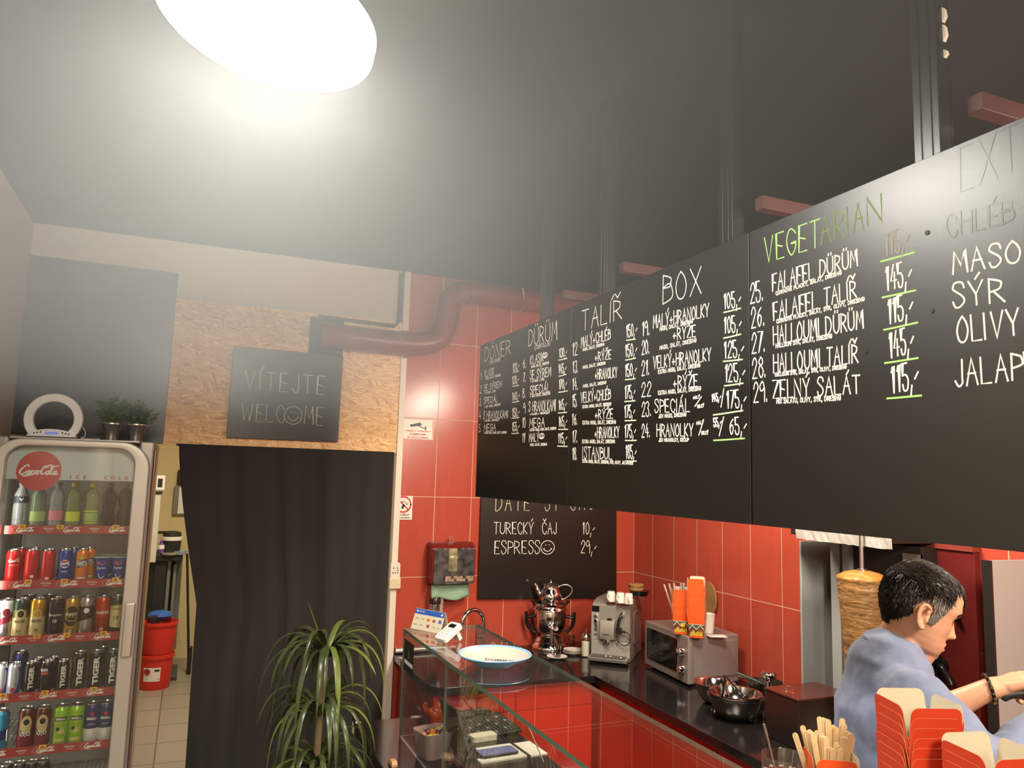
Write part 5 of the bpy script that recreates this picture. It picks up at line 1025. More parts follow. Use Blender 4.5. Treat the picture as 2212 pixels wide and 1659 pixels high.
q = onZ(1548, 1374, MWT); o = MB().at((0, 0, 0), (0, 0, radians(-20))).box(-.05, .05, -.035, .035, 0, .002).box(-.03, .01, -.02, .02, .002, .004).build('paper_note', white_pl, loc=(q.x, q.y, MWT)); tag(o, 'small white paper lying on the right edge of the microwave top', 'paper')
q = onX(1528, 1330, XW-.03); t = thing('cutting_board', 'round brown wooden board leaning on the tiles behind the paper boxes', 'cutting board', (XW-.02, q.y, MWT-.01))
MB().prism([(.075*cos(2*pi*i/32), .15+.10*sin(2*pi*i/32)) for i in range(32)], -.012, 0, fn=lambda x, y, z: (z+.005, x, y)).build('board', mat('brown_wood', (.30, .16, .06), .6, var=.2, vscale=10), t, bevel=.002)
# bowls, tongs, pan, steel box
dkst = mat('dark_steel', (.30, .28, .265), .30, 1.0)
def bowl(lab, x, y, r, h, m_, z=WT, nm='mixing_bowl'):
    pr = [(0, 0), (r*.42, 0), (r*.62, h*.15), (r*.85, h*.5), (r*.97, h*.92), (r*1.04, h*.96), (r*1.05, h), (r*1.03, h), (r*.95, h*.94), (r*.82, h*.52), (r*.6, h*.19), (r*.4, h*.05), (0, h*.05)]
    o = MB().lathe(pr, 48).build(nm, m_, loc=(x, y, z), smooth=45); return tag(o, lab, 'bowl')
bowl('shiny steel mixing bowl with a colander inside, in front of the microwave', 2.435, 3.02, .125, .105, dkst)
bowl('second steel bowl half hidden behind the front bowl', 2.50, 3.262, .100, .10, chrome)
t = thing('colander', 'perforated steel colander sitting inside the front bowl', 'colander', (2.435, 3.02, WT+.024)); t.location.z = WT+.032; r, h = .115, .082
MB().lathe([(0, 0), (r*.4, .0), (r*.72, h*.25), (r*.93, h*.7), (r, h), (r*1.06, h+.002), (r*1.06, h+.006), (r*.98, h+.005), (r*.9, h*.72), (r*.7, h*.28), (r*.38, .004), (0, .004)], 48).build('colander_body', chrome, t, smooth=45)
mb = MB()
for i in range(16):
    for k in (.55, .68): a = 2*pi*i/16; rr = r*(.69+.21*(k-.28)/.42); mb.lathe([(0, 0), (.0028, .0)], 8, (rr*cos(a)*.985, rr*sin(a)*.985, h*k+.008))
mb.build('holes', ink, t, smooth=0)
t = thing('tongs', 'black serving tongs resting in the colander', 'tongs', (2.43, 3.02, WT+.06))
MB().tube(smooth_pts([(.02, -.075, .035), (-.01, -.02, .085), (-.035, .015, .125), (-.05, .01, .128), (-.06, .0, .11), (-.07, .0, .03)], 5), .008, 8, flat=.35).build('arms', black_g, t, smooth=60)
t = thing('steel_box', 'dark steel box with a lid slot between the bowls and the grill shield', 'container', (2.40, 2.60, WT))
MB().box(0, .30, -.02, .18, 0, .195).build('box_body', mat('box_steel', (.12, .085, .075), .25, .85), t, bevel=.004); MB().box(-.002, .30, -.022, .182, .1955, .205).build('lid', mat('lid_red_reflection', (.16, .05, .04), .25, .6), t, bevel=.002); MB().tube(smooth_pts([(.05, .06, .205), (.05, .06, .225), (.05, .10, .225), (.05, .10, .205)], 2), .003, 6).box(.03, .08, .055, .105, .2045, .2062).build('slot_handle', chrome, t)  # lid colour has the red reflection painted in
t = thing('coffee_tamper', 'chrome topped tamper with a round knob behind the dark steel box', 'tamper', (2.60, 2.98, WT)); MB().lathe([(0, 0), (.03, 0), (.03, .02), (.012, .04), (.012, .165), (.02, .172), (.034, .185), (.036, .20), (.030, .21), (0, .212)], 32).build('tamper_body', chrome, t, smooth=45)
t = thing('frying_pan', 'small pan with a long black handle behind the bowls', 'pan', (2.68, 3.10, WT)); MB().lathe([(0, 0), (.07, 0), (.085, .13), (.082, .13), (.066, .006), (0, .006)], 32).build('pan_body', dkst, t, smooth=45)
a = Vector((2.5, 3.088, 1.082))-Vector((2.68, 3.10, WT)); b = Vector((2.58, 2.995, 1.05))-Vector((2.68, 3.10, WT)); MB().tube([tuple(a), tuple(a.lerp(b, .3)), tuple(b), (-.06, -.03, .125)], [.012, .011, .009, .006], 12).build('handle', black_p, t, smooth=60)
# kebab grill
gst = mat('grill_steel', (.37, .39, .385), .4, .25, bump=.1, bscale=30, stretch=(1, 1, .04)); grill_black = mat('grill_black', (.016, .012, .011), .5); maroon = mat('maroon_enamel', (.115, .012, .012), .28)  # burner back and hood share one even near-black
t = thing('kebab_grill', 'stainless kebab grill with side shield on the right tiled wall', 'grill', (2.86, 2.50, WT))
for yy in (2.84-2.50,): MB().prism([(-.185, .03), (.0, .03), (.0, .83), (-.185, .83)], yy, yy+.012, fn=lambda x, y, z: (x, z, y)).build('side_shield', gst, t, bevel=.003)
MB().box(-.06, .06, -.20, .28, .0, .85).build('burner_back', grill_black, t); MB().box(-.075, -.058, .215, .27, .02, .84).build('inner_post', gst, t); MB().box(-.085, -.06, .15, .19, .02, .84).build('corner_post', gst, t); MB().box(-.075, -.05, -.20, -.125, .0, .82).build('column', mat('column_brown', (.20, .16, .14), .4, .4), t)
MB().box(-.31, .06, -.20, .06, .0, .03).build('base_tray', gst, t, bevel=.004)
MB().box(-.28, .06, -.20, .30, .865, .90).build('hood', grill_black, t)
mb = MB(); N = 24; rnd = random.Random(8); vs_ = [(-.285-.006*rnd.random(), -.26+.52*i/N, .846+.036*j+.004*rnd.random()) for j in range(3) for i in range(N+1)]
mb.add(vs_, [(j*(N+1)+i, j*(N+1)+i+1, (j+1)*(N+1)+i+1, (j+1)*(N+1)+i) for j in range(2) for i in range(N)]).build('foil_strip', mat('foil', (.75, .73, .70), .3, .6), t, smooth=0)
p = onX(1862, 1232, 2.56); DZ = p.z
t = thing('doner_kebab', 'big brown doner meat cone on a vertical steel skewer', 'doner', (2.56, p.y, WT+.03))
H_ = DZ-WT-.03; pr = [(0, 0), (.04, 0), (.05, .02), (.055, .2)]; rnd = random.Random(1)
k = 44
for i in range(k+1):
    z = .2+(H_-.035-.2)*i/k; f = i/k; pr.append((.055+.042*(f**.8)+.0022*rnd.uniform(-1, 1), z))
pr += [(.0985, H_-.030), (.094, H_-.024), (.07, H_-.010), (.035, H_-.001), (0, H_)]
def dm():
    m = bpy.data.materials.new('doner_meat'); m.use_nodes = True; nt = m.node_tree; b = nt.nodes['Principled BSDF']; b.inputs['Roughness'].default_value = .38
    tc = nt.nodes.new('ShaderNodeTexCoord'); mp = nt.nodes.new('ShaderNodeMapping'); mp.inputs['Scale'].default_value = (22, 22, 75); nt.links.new(tc.outputs['Object'], mp.inputs[0])
    n = nt.nodes.new('ShaderNodeTexNoise'); n.inputs['Scale'].default_value = 1.4; n.inputs['Detail'].default_value = 6; n.inputs['Distortion'].default_value = .6; nt.links.new(mp.outputs[0], n.inputs['Vector'])
    r = nt.nodes.new('ShaderNodeValToRGB'); e = r.color_ramp.elements; e[0].position = .3; e[0].color = (.12, .055, .018, 1); e[1].position = .72; e[1].color = (.36, .20, .075, 1)
    bp_ = nt.nodes.new('ShaderNodeBump'); bp_.inputs['Strength'].default_value = .9; bp_.inputs['Distance'].default_value = .004
    nt.links.new(n.outputs['Fac'], r.inputs[0]); nt.links.new(r.outputs[0], b.inputs['Base Color']); nt.links.new(n.outputs['Fac'], bp_.inputs['Height']); nt.links.new(bp_.outputs[0], b.inputs['Normal']); return m
MB().lathe(pr[:-5], 56).build('meat', dm(), t, smooth=70); MB().lathe([pr[-6]]+pr[-5:], 56).build('meat_cap', mat('meat_cap', (.34, .155, .038), .3, bump=.4, bscale=60, var=.25, vscale=30), t, smooth=70)
MB().tube([(0, 0, H_-.01), (0, 0, H_+.16)], .009, 12).lathe([(0, 0), (.02, 0), (.02, .008), (0, .008)], 16, (0, 0, H_-.002)).build('skewer', steel, t)
t = thing('gas_cabinet', 'dark red metal panel with black tap lever on the wall beside the kebab grill', 'cabinet', (2.895, 2.37, WT)); MB().box(0, .034, -.235, -.005, 0, .845).build('cabinet_body', maroon, t, bevel=.004)
MB().box(-.012, .034, -.238, .0, .846, .866).build('top_lip', mat('rust_red', (.20, .03, .02), .5), t)
q = onX(2050, 1450, 2.895); a = Vector((0, q.y-2.37, q.z-WT)); MB().tube([tuple(a+Vector((0, .03, .02))), tuple(a+Vector((-.03, .03, .02)))], .03, 20).tube(smooth_pts([tuple(a+Vector(v)) for v in ((-.03, .03, .02), (-.045, 0, .02), (-.045, -.03, -.01), (-.045, -.045, -.04))], 3), .013, 12).build('tap_lever', black_g, t, smooth=45)
q = onX(2062, 1285, 2.895); a = Vector((0, q.y-2.37, q.z-WT))
for dz in (0, -.075): MB().tube([tuple(a+Vector(v)) for v in ((0, -.01, dz), (-.025, -.012, dz), (-.03, -.03, dz-.02))], [.012, .012, .008], 12).build('valve_knob', black_g, t, smooth=45)
t = thing('steel_shield', 'tall stainless shield at the right edge of the kitchen behind the hand', 'shield', (2.6, 1.87, WT)); a = onY(2139, 1211, 1.87)
MB().box(a.x-2.6, XW-2.6-.006, 0, .012, .0, a.z-WT).build('sheet', gst, t, bevel=.002); MB().box(a.x-2.6-.006, a.x-2.6+.004, -.004, .03, .0, a.z-WT).build('edge_profile', mat('edge_dark', (.05, .045, .042), .3, .7), t)
# ---------------------------------------------------------------- front counter with the glass case
ST = .92; GT = 1.35; GX0, GX1, GY0, GY1 = .872, 1.207, .35, 3.2
o = MB().box(.73, 1.36, .25, 3.43, ST-.04, ST).build('counter_slab', slab_m, bevel=.003); tag(o, 'dark polished counter slab under the glass case', 'counter top')
t = thing('counter_base', 'dark red front of the serving counter under the slab', 'counter', (.80, .3, 0)); MB().box(0, .50, 0, 3.08, .08, ST-.041).build('base_body', maroon, t, bevel=.003); MB().box(.04, .46, .04, 3.0, 0, .08).build('plinth', black_p, t)
o = MB().box(-.004, .03, -.004, .02, -.042, .002).build('corner_cap', white_pl, loc=(.73, 3.415, ST), bevel=.002); tag(o, 'small white cap on the far corner of the dark counter slab', 'cap')
t = thing('glass_case', 'clear glass counter case with green edges, open at the back', 'glass case', (GX0, GY0, ST))
pedge = mat('pale_glass_edge', (.17, .23, .19), .15, trans=.5)
def pane(nm, x0, x1, y0, y1, z0, z1, thin):
    mb = MB().at((-GX0, -GY0, -ST)); p = [(x, y, z) for x in (x0, x1) for y in (y0, y1) for z in (z0, z1)]
    F = [(0, 1, 3, 2), (4, 6, 7, 5), (0, 4, 5, 1), (2, 3, 7, 6), (0, 2, 6, 4), (1, 5, 7, 3)]; big = {'x': (0, 1), 'y': (2, 3), 'z': (4, 5)}[thin]
    return mb.add(p, F, [0 if i in big else 1 for i in range(6)]).build(nm, [clear, gedge if thin == 'z' else pedge], t, smooth=0)
pane('top_pane', GX0, GX1, GY0, GY1, GT-.0125, GT, 'z')
ys = onX(960, 1500, GX0).y
pane('front_pane', GX0, GX0+.008, ys+.001, GY1, ST+.001, GT-.013, 'x'); pane('front_pane', GX0, GX0+.008, GY0, ys-.001, ST+.001, GT-.013, 'x')
pane('end_pane', GX0+.009, GX1-.003, GY1-.008, GY1, ST+.001, GT-.013, 'y')
a, b = onY(1137, 1559, 2.74), onY(1175, 1637, 2.74)
MB().at((-GX0, -GY0, -ST)).prism([(GX0+.01, ST+.002), (b.x, ST+.002), (a.x, a.z), (GX0+.01, a.z+.05)], 2.738, 2.742, 0, fn=lambda x, y, z: (x, z, y)).build('divider_pane', clear, t, smooth=0)
MB().at((-GX0, -GY0, -ST)).tube([(b.x, 2.740, ST+.003), (a.x, 2.740, a.z)], .0025, 6).build('divider_edge', mat('bright_glass_edge', (.5, .52, .48), .2), t, smooth=0)
a = onX(878, 1387, GX0-.001); b = onX(866, 1410, GX0-.001)
MB().at((-GX0, -GY0, -ST)).box(GX0-.0012, GX0-.0004, 3.03, 3.17, 1.195, 1.315).build('sticker', black_p, t)
mb = MB().at((-GX0, -GY0, -ST)); mb.box(GX0-.0018, GX0-.0013, 3.04, 3.16, 1.222, 1.237, 0); mb.add([(GX0-.0016, 3.10+.03*dx, 1.25+.04*dz) for dx, dz in ((-.6, 0), (0, 1), (.6, 0))], [(0, 1, 2)], 1); mb.build('sticker_print', [white_pl, mat('leaf_print', (.05, .12, .07), .5)], t, smooth=0)
# on the glass: payment sign, card reader, plate
A, Bv = onZ(887, 1357, GT), onZ(950, 1370, GT); d = (Bv-A); L = d.length; rz = atan2(d.y, d.x)
t = thing('payment_sign', 'cream tent card with a blue band and payment logos on the glass case', 'sign', (A.x, A.y, GT), rz); hh = .080
tent = [(0, 0), (.028, hh), (.030, hh), (.062, .0)]
MB().prism([(0, .0005), (.030, hh), (.060, .0005), (.059, .0005), (.030, hh-.002), (.001, .0005)], 0, L, fn=lambda x, y, z: (z, x, y)).build('card', mat('card_cream', (.78, .70, .52), .55), t, smooth=0)
fc = lambda u, v: (u, .030*v/hh-.0006, v)
mb = MB(); mb.quad(fc(0, hh*.74), fc(L, hh*.74), fc(L, hh-.001), fc(0, hh-.001), 0)
g = lambda u, v: (u, .030*v/hh-.0012, v); put_text(mb, 'sumup', g, w=L*.2, h=hh*.07, cx=L*.22, cy_=hh*.87, mi=1, bold=.02); mb.quad(g(L*.05, hh*.82), g(L*.10, hh*.82), g(L*.10, hh*.93), g(L*.05, hh*.93), 1); mb.add([g(L*.86, hh*.84), g(L*.94, hh*.8), g(L*.94, hh*.95)], [(0, 1, 2)], 1)
def dot(u, v, r, mi): mb.add([g(u+r*cos(2*pi*i/14), v+r*sin(2*pi*i/14)) for i in range(14)], [tuple(range(14))], mi)
dot(L*.50, hh*.53, .0058, 2); dot(L*.54, hh*.53, .0052, 3); dot(L*.68, hh*.53, .0058, 2); dot(L*.72, hh*.53, .0058, 4); mb.quad(g(L*.86, hh*.46), g(L*.95, hh*.46), g(L*.95, hh*.62), g(L*.86, hh*.62), 4); mb.quad(g(L*.50, hh*.18), g(L*.60, hh*.18), g(L*.60, hh*.32), g(L*.50, hh*.32), 2); mb.quad(g(L*.53, hh*.20), g(L*.59, hh*.20), g(L*.59, hh*.28), g(L*.53, hh*.28), 4)
for s, u, v, w_ in (('VISA', .13, .53, .12), ('V PAY', .32, .53, .09), ('DINERS', .12, .24, .11), ('JCB', .32, .24, .12), ('G Pay', .74, .24, .11), ('Pay', .91, .24, .1)): put_text(mb, s, g, w=L*w_, h=hh*.08, cx=L*u, cy_=hh*v, mi=5)
mb.build('print', [mat('sign_blue', (.035, .12, .50), .45), white_pl, mat('logo_orange', (.75, .16, .03), .5), mat('logo_yel', (.8, .3, .03), .5), mat('logo_blue', (.10, .14, .45), .5), mat('print_grey', (.22, .2, .17), .6)], t, smooth=0)
A = onZ(950, 1392, GT); Bv = onZ(985, 1352, GT)
t = thing('card_reader', 'white handheld card reader with small black screen on the glass case', 'card reader', (.910, 2.902, GT+.0215), rot=(.545, 0, -1.209))
MB().prism(rrect(.064, .099, .011, cx=.032, cy_=.0495), -.022, 0).build('reader_body', white_pl, t, bevel=.004, seg=3)
MB().box(.018, .046, .070, .086, -.064, -.0215).build('stand', white_pl, t)
MB().box(.013, .051, .066, .086, -.001, .0005).build('screen', black_g, t)
mb = MB()
for i in range(3):
    for j in range(4): mb.box(.012+i*.0155, .021+i*.0155, .014+j*.0125, .020+j*.0125, -.001, .0005)
mb.build('keypad', mat('key_grey', (.42, .40, .37), .5), t, smooth=0)
c = onZ(1068, 1434, GT); t = thing('plate', 'white plate with a blue rim and handwriting on the glass case', 'plate', (c.x, c.y, GT)); R_ = .128
rim_b = mat('rim_blue', (.20, .40, .62), .25)
MB().lathe([(0, 0, 1), (R_*.55, 0, 1), (R_*.58, .004, 1), (R_*.97, .030, 1), (R_, .034, 1), (R_*.985, .037, 1), (R_*.93, .0325, 0), (R_*.56, .008, 0), (0, .007, 0)], 64).build('plate_body', [mat('plate_cream', (.47, .45, .39), .3), rim_b], t, smooth=50)
mb = MB(); rr = Matrix.Rotation(-YAW, 2); fp = lambda u, v: (*(rr @ Vector((u, v))), .0095+max(0, (Vector((u, v)).length-.072))*.45)
hand(mb, 'DOBRY', (-.030, .012), (.066, -.004), (0, .026), (0, .024), fp, .003); hand(mb, 'KEBAB', (-.070, -.026), (.050, -.040), (0, .026), (0, .024), fp, .003); mb.build('handwriting', mat('ink_blue', (.03, .04, .10), .5), t, smooth=0)
# inside the case, on the slab
c = onZ(928, 1632, ST); t = thing('candy_tub', 'greyish pink square tub half full of candies inside the glass case', 'tub', (c.x+.012, c.y, ST), radians(12)); tubm = mat('tub_pink', (.42, .30, .27), .35)
N = 28; ro = rrect(.128, .128, .025, 6); rb_ = rrect(.098, .098, .02, 6); ri = [(x*.955, y*.955) for x, y in ro]; rbi = [(x*.95, y*.95) for x, y in rb_]; n = len(ro)
vs_ = [(x, y, 0) for x, y in rb_]+[(x, y, .095) for x, y in ro]+[(x, y, .095) for x, y in ri]+[(x, y, .005) for x, y in rbi]
MB().add(vs_, [(i+k*n, (i+1) % n+k*n, (i+1) % n+(k+1)*n, i+(k+1)*n) for k in range(3) for i in range(n)]+[tuple(range(n-1, -1, -1)), tuple(range(3*n, 4*n))]).build('tub_body', tubm, t, smooth=50)
cands = [('yellow', (.80, .55, .04)), ('orange', (.75, .22, .03)), ('purple', (.13, .03, .12)), ('pink', (.75, .25, .22)), ('pale yellow', (.78, .66, .2))]; rnd = random.Random(9)
cbase = [(-.03, -.02, 0), (.0, .005, 1), (.028, -.012, 2), (.015, -.034, 3), (-.012, -.037, 0), (.036, .022, 4), (-.034, .018, 3), (-.008, .034, 2), (.03, -.036, 4), (.012, .03, 0)]
proto = {}
for i, (x, y, k) in enumerate(cbase):
    v = Matrix.Rotation(radians(12), 2) @ Vector((x, y)); nm, cl = cands[k]
    if k not in proto: o = MB().lathe([(0, -.013), (.008, -.011), (.013, -.002), (.013, .003), (.008, .010), (0, .012)], 14).tube([(.012, 0, 0), (.018, 0, .001), (.022, .001, .003)], [.003, .004, .007], 8).build('candy', mat('candy_'+nm.replace(' ', '_'), cl, .25), smooth=50); proto[k] = o
    else: o = proto[k].copy(); col.objects.link(o)
    o.location = (t.location.x+v.x, t.location.y+v.y, ST+.074+.004*(i % 3)); o.rotation_euler = (rnd.uniform(-.4, .4), rnd.uniform(-.4, .4), rnd.uniform(0, 6)); tag(o, '%s wrapped candy lying in the pinkish tub' % nm, 'candy', 'candies in the tub')
o = MB().lathe([(0, -.07), (.038, -.07), (.052, -.006), (.0, .0)], 20).build('candy_heap', mat('candy_mix', (.35, .14, .08), .4, var=.8, vscale=60), loc=(t.location.x, t.location.y, ST+.076), smooth=40); tag(o, 'loose heap of candies filling the pinkish tub below the top ones', 'candy', kind='stuff')
c = onZ(940, 1592, ST); t = thing('orange_cup', 'translucent orange wavy cup with a green pen behind the candy tub', 'cup', (c.x+.01, c.y+.02, ST)); orm = mat('cup_orange', (.70, .10, .03), .2, trans=.5)
nn = 40; vs_ = []; fs = []
for k, (r, z) in enumerate(((.02, 0), (.028, .03), (.040, .07), (.055, .105))):
    vs_ += [(r*(1+.16*(k/3)*cos(5*2*pi*i/nn))*cos(2*pi*i/nn), r*(1+.16*(k/3)*cos(5*2*pi*i/nn))*sin(2*pi*i/nn), z+.012*(k/3)*cos(5*2*pi*i/nn)) for i in range(nn)]
MB().add(vs_, [(k*nn+i, k*nn+(i+1) % nn, (k+1)*nn+(i+1) % nn, (k+1)*nn+i) for k in range(3) for i in range(nn)]+[tuple(range(nn-1, -1, -1))]).build('cup_body', orm, t, smooth=50, solid=.0018)
o = MB().tube([(0, 0, .004), (.018, -.012, .13)], .0045, 8).build('pen', mat('pen_green', (.22, .60, .05), .4), loc=(c.x+.015, c.y+.01, ST+.003)); tag(o, 'bright green pen standing in the orange wavy cup', 'pen')
# tablet on a stand, cash register keyboard
t = thing('tablet', 'thin dark tablet screen tilted back on its stand, seen almost edge on', 'tablet', (1.02, 2.90, ST)); q = [onX(949, 1505, .985), onX(988, 1535, 1.005), onX(1016, 1634, 1.03), onX(978, 1618, 1.01)]; q = [p-Vector((1.02, 2.90, ST)) for p in q]; q[2].z = max(q[2].z, .004); q[3].z = max(q[3].z, .004)
nq = (q[1]-q[0]).cross(q[3]-q[0]).normalized()*.005; MB().add([tuple(p-nq) for p in q]+[tuple(p+nq) for p in q], [(0, 1, 2, 3), (7, 6, 5, 4), (0, 4, 5, 1), (1, 5, 6, 2), (2, 6, 7, 3), (3, 7, 4, 0)], [0, 1, 1, 1, 1, 1]).build('screen_slab', [mat('screen_bronze', (.05, .035, .02), .08, spec=.6), black_p], t, smooth=0)
MB().box(.01, .09, -.06, .06, 0, .012).tube([(.05, 0, .01), (.0, .01, .08)], .008, 8).build('stand', black_p, t)
c = onZ(1052, 1572, ST+.03); t = thing('cash_register', 'dark cash register with rows of small keys on the counter behind the tablet', 'cash register', (c.x+.01, c.y+.07, ST), radians(8)); t.scale = (.92, .92, 1)
MB().prism([(-.11, 0), (.11, 0), (.11, .033), (-.11, .012)], -.145, .145, fn=lambda x, y, z: (z, x, y)).build('register_body', mat('register_dark', (.02, .022, .022), .35), t, bevel=.004)
mb = MB()
for i in range(13):
    for j in range(7): x, y = -.128+i*.0198, -.10+j*.0238; mb.box(x, x+.0135, y, y+.0155, .0125+(y+.11)*.0955, .0165+(y+.11)*.0955, 1 if (i*3+j*5) % 7 == 0 else 0)
mb.build('keys', [mat('key_dark', (.06, .058, .05), .4), mat('key_pale', (.24, .26, .25), .4)], t)
MB().box(-.10, .06, .085, .108, .032, .060).build('display_hood', black_p, t, bevel=.004)
c = onZ(955, 1548, ST+.005); o = MB().at((0, 0, 0), (0, 0, .3)).box(-.09, .09, -.03, .03, 0, .003).build('purple_reflection', mat('reflection_purple', (.14, .11, .28), .4), loc=(c.x+.08, c.y, ST)); tag(o, 'purple sheet imitating a reflection on the slab behind the tablet', 'card')  # flat purple sheet painted as a reflection in the slab
c = onZ(1085, 1628, ST)
t = thing('order_pad', 'white order pad with a black pen line under the phone', 'notepad', (c.x, c.y, ST), radians(4)); MB().box(-.125, .07, -.075, .075, 0, .008).build('sheets', mat('paper_white', (.72, .70, .62), .7), t, bevel=.001); MB().box(.085, .16, -.075, .075, 0, .005).build('side_sheet', mat('paper_white', (0, 0, 0)), t); MB().box(.072, .083, -.08, .08, 0, .009).build('binding', ink, t)
c2 = onZ(1033, 1598, ST); o = MB().prism(rrect(.11, .055, .012), 0, .02).build('note_block', mat('paper_cream', (.66, .62, .48), .7), loc=(c2.x+.02, c2.y, ST), rot=(0, 0, .1)); tag(o, 'cream block of note paper between tablet and phone', 'notepad')
c = onZ(1073, 1625, ST+.012); t = thing('smartphone', 'smartphone in a black case with a pale lilac screen on the order pad', 'phone', (c.x, c.y, ST+.0085), radians(4)); MB().prism(rrect(.158, .078, .012), 0, .009).build('case', black_p, t, bevel=.002); MB().prism(rrect(.148, .068, .009), .0092, .0096).build('screen', mat('phone_screen', (.12, .13, .25), .1, emit=((.30, .34, .70), .28)), t)
c = onZ(852, 1655, ST); o = MB().prism([(-.03, 0), (.03, 0), (.03, .008), (.012, .02), (-.02, .022), (-.03, .012)], -.011, .011, fn=lambda x, y, z: (z, x, y)).build('tape_dispenser', mat('tan_plastic', (.50, .30, .15), .4), loc=(c.x-.004, c.y+.01, ST), bevel=.003); tag(o, 'small tan tape dispenser at the foot of the glass case corner', 'tape dispenser')

# ---------------------------------------------------------------- potted dracaena in front of the curtain
leafg = mat('dracaena_leaf', (.050, .068, .024), .30, var=.30, vscale=14, stretch=(6, 6, .6)); leafy = mat('dracaena_young', (.13, .17, .035), .35)
PC = onY(706, 1408, 2.93)
t = thing('dracaena_plant', 'dracaena with long drooping green leaves in two tiers beside the counter', 'potted plant', (PC.x, PC.y, 0))
MB().lathe([(0, 0), (.10, 0), (.13, .22), (.135, .24), (.125, .24), (.12, .2), (0, .2)], 32).build('pot', mat('pot_brown', (.12, .05, .03), .5), t, smooth=45)
MB().tube(smooth_pts([(.01, 0, .19), (-.01, .01, .6), (-.015, .0, 1.0), (-.004, 0, PC.z-.02)], 4), .013, 10).build('stem', mat('cane', (.16, .12, .06), .8), t, smooth=60)
def leaf(mb, base, az, el, L, wid, droop, mi=0, n=16):
    p = Vector(base); d = Vector((cos(az)*cos(el), sin(az)*cos(el), sin(el))); pts = [p.copy()]; st = L/n
    for i in range(n):
        d = (d+Vector((0, 0, -1))*droop*(.35+1.3*i/n)*st/.05).normalized(); p = p+d*st; pts.append(p.copy())
    vs_ = []
    for i, q in enumerate(pts):
        tg = (pts[min(i+1, n)]-pts[max(i-1, 0)]).normalized(); sd = Vector((-sin(az), cos(az), 0)); f = i/n; w = wid*(.55+.45*min(1, f*5))*(1-f**3)**.8*.5+.0004; up = sd.cross(tg).normalized()
        vs_ += [tuple(q-sd*w+up*w*.35), tuple(q), tuple(q+sd*w+up*w*.35)]
    mb.add(vs_, [f for i in range(n) for f in ((3*i, 3*i+1, 3*i+4, 3*i+3), (3*i+1, 3*i+2, 3*i+5, 3*i+4))], mi)
def rosette(zc, n, seed, Lr, xo=0, yo=0, young=True):
    rnd = random.Random(seed); mb = MB()
    for i in range(n):
        az = 2*pi*i/n*2.4+rnd.uniform(-.25, .25); f = i/n; leaf(mb, (xo+.006*cos(az), yo+.006*sin(az), zc-.02+.03*f), az, radians(rnd.uniform(30, 60)+14*f), rnd.uniform(*Lr), rnd.uniform(.015, .023), rnd.uniform(.60, .98), 1 if rnd.random() < .18 else 0)
    if young:
        leaf(mb, (xo, yo, zc), radians(157), radians(66), .20, .015, .0, 1); leaf(mb, (xo, yo, zc), radians(-60), radians(30), .30, .021, .30, 1)
    return mb
rosette(PC.z, 46, 11, (.27, .40)).build('leaf_crown', [leafg, leafy], t, smooth=80)
rosette(PC.z-.215, 40, 5, (.28, .40), -.012, 0, False).build('leaf_crown', [leafg, leafy], t, smooth=80)
rosette(PC.z-.40, 34, 8, (.28, .40), -.014, 0, False).build('leaf_crown', [leafg, leafy], t, smooth=80)

# ---------------------------------------------------------------- foreground: paper boxes, stir sticks, drink
B1 = (1.085, .905); RZ = radians(-19)
fb = stack([box_red, box_cream, box_edge], B1[0], B1[1], GT, 14, .0145, RZ, ('red', 'in the tall stack in front of the man'), 'red paper boxes on the glass counter', None, .0008)
B2 = (1.066, .772)
stack([box_red, box_cream, box_edge], B2[0], B2[1], GT, 13, .0135, RZ+radians(6), ('red', 'in the low stack at the bottom right corner'), 'red paper boxes on the glass counter', fb, .0008)
c = onZ(1795, 1640, GT+.13); BXc = (c.x, c.y)
o = box_mesh(.060, .078, .115, (.026, .026, .026, .026)).build('paper_box', [box_or, box_cream, box_edge], loc=(*BXc, GT+.001), rot=(0, 0, radians(-30)), smooth=0); d = o.modifiers.new('solid', 'SOLIDIFY'); d.thickness = .0009; d.offset = 1; d.material_offset = 1; d.material_offset_rim = 2
tag(o, 'orange paper box full of wooden stir sticks beside the drink glass', 'paper box')
wood = mat('stick_wood', (.66, .47, .26), .55, var=.12, vscale=30, stretch=(1, 1, .1))
def stick_mesh():
    N = 8; pl_ = [(-.0052, 0), (.0052, 0)]+[(.0052*cos(pi*i/N), .150+.0052*sin(pi*i/N)) for i in range(N+1)]
    return MB().prism(pl_, -.0009, .0009, fn=lambda x, y, z: (x, z, y))
st0 = None; rnd = random.Random(21); yawv = -YAW-.42
SK = [(1716, 1583, 0, -.2), (1733, 1567, .03, 0), (1738, 1577, .02, .3), (1742, 1578, .012, .3), (1748, 1576, .004, .35), (1753, 1580, -.004, .4), (1756, 1583, -.012, .4), (1764, 1578, .02, .1), (1768, 1584, .012, .2), (1774, 1582, .004, .3), (1776, 1590, -.006, .3), (1780, 1590, -.014, .35), (1784, 1592, -.02, .4), (1770, 1548, .03, .1), (1778, 1550, .034, .2), (1783, 1552, .026, 0), (1789, 1554, .018, .1), (1800, 1566, .03, .2), (1806, 1570, .022, .3), (1820, 1552, .02, 0), (1824, 1564, .01, .05), (1832, 1580, 0, .2), (1838, 1584, -.01, .3), (1842, 1590, .02, .3), (1794, 1615, -.024, 0), (1808, 1604, -.02, .3), (1812, 1611, -.026, .3), (1816, 1618, -.030, .35), (1824, 1592, -.028, .02), (1800, 1620, -.030, .1)]
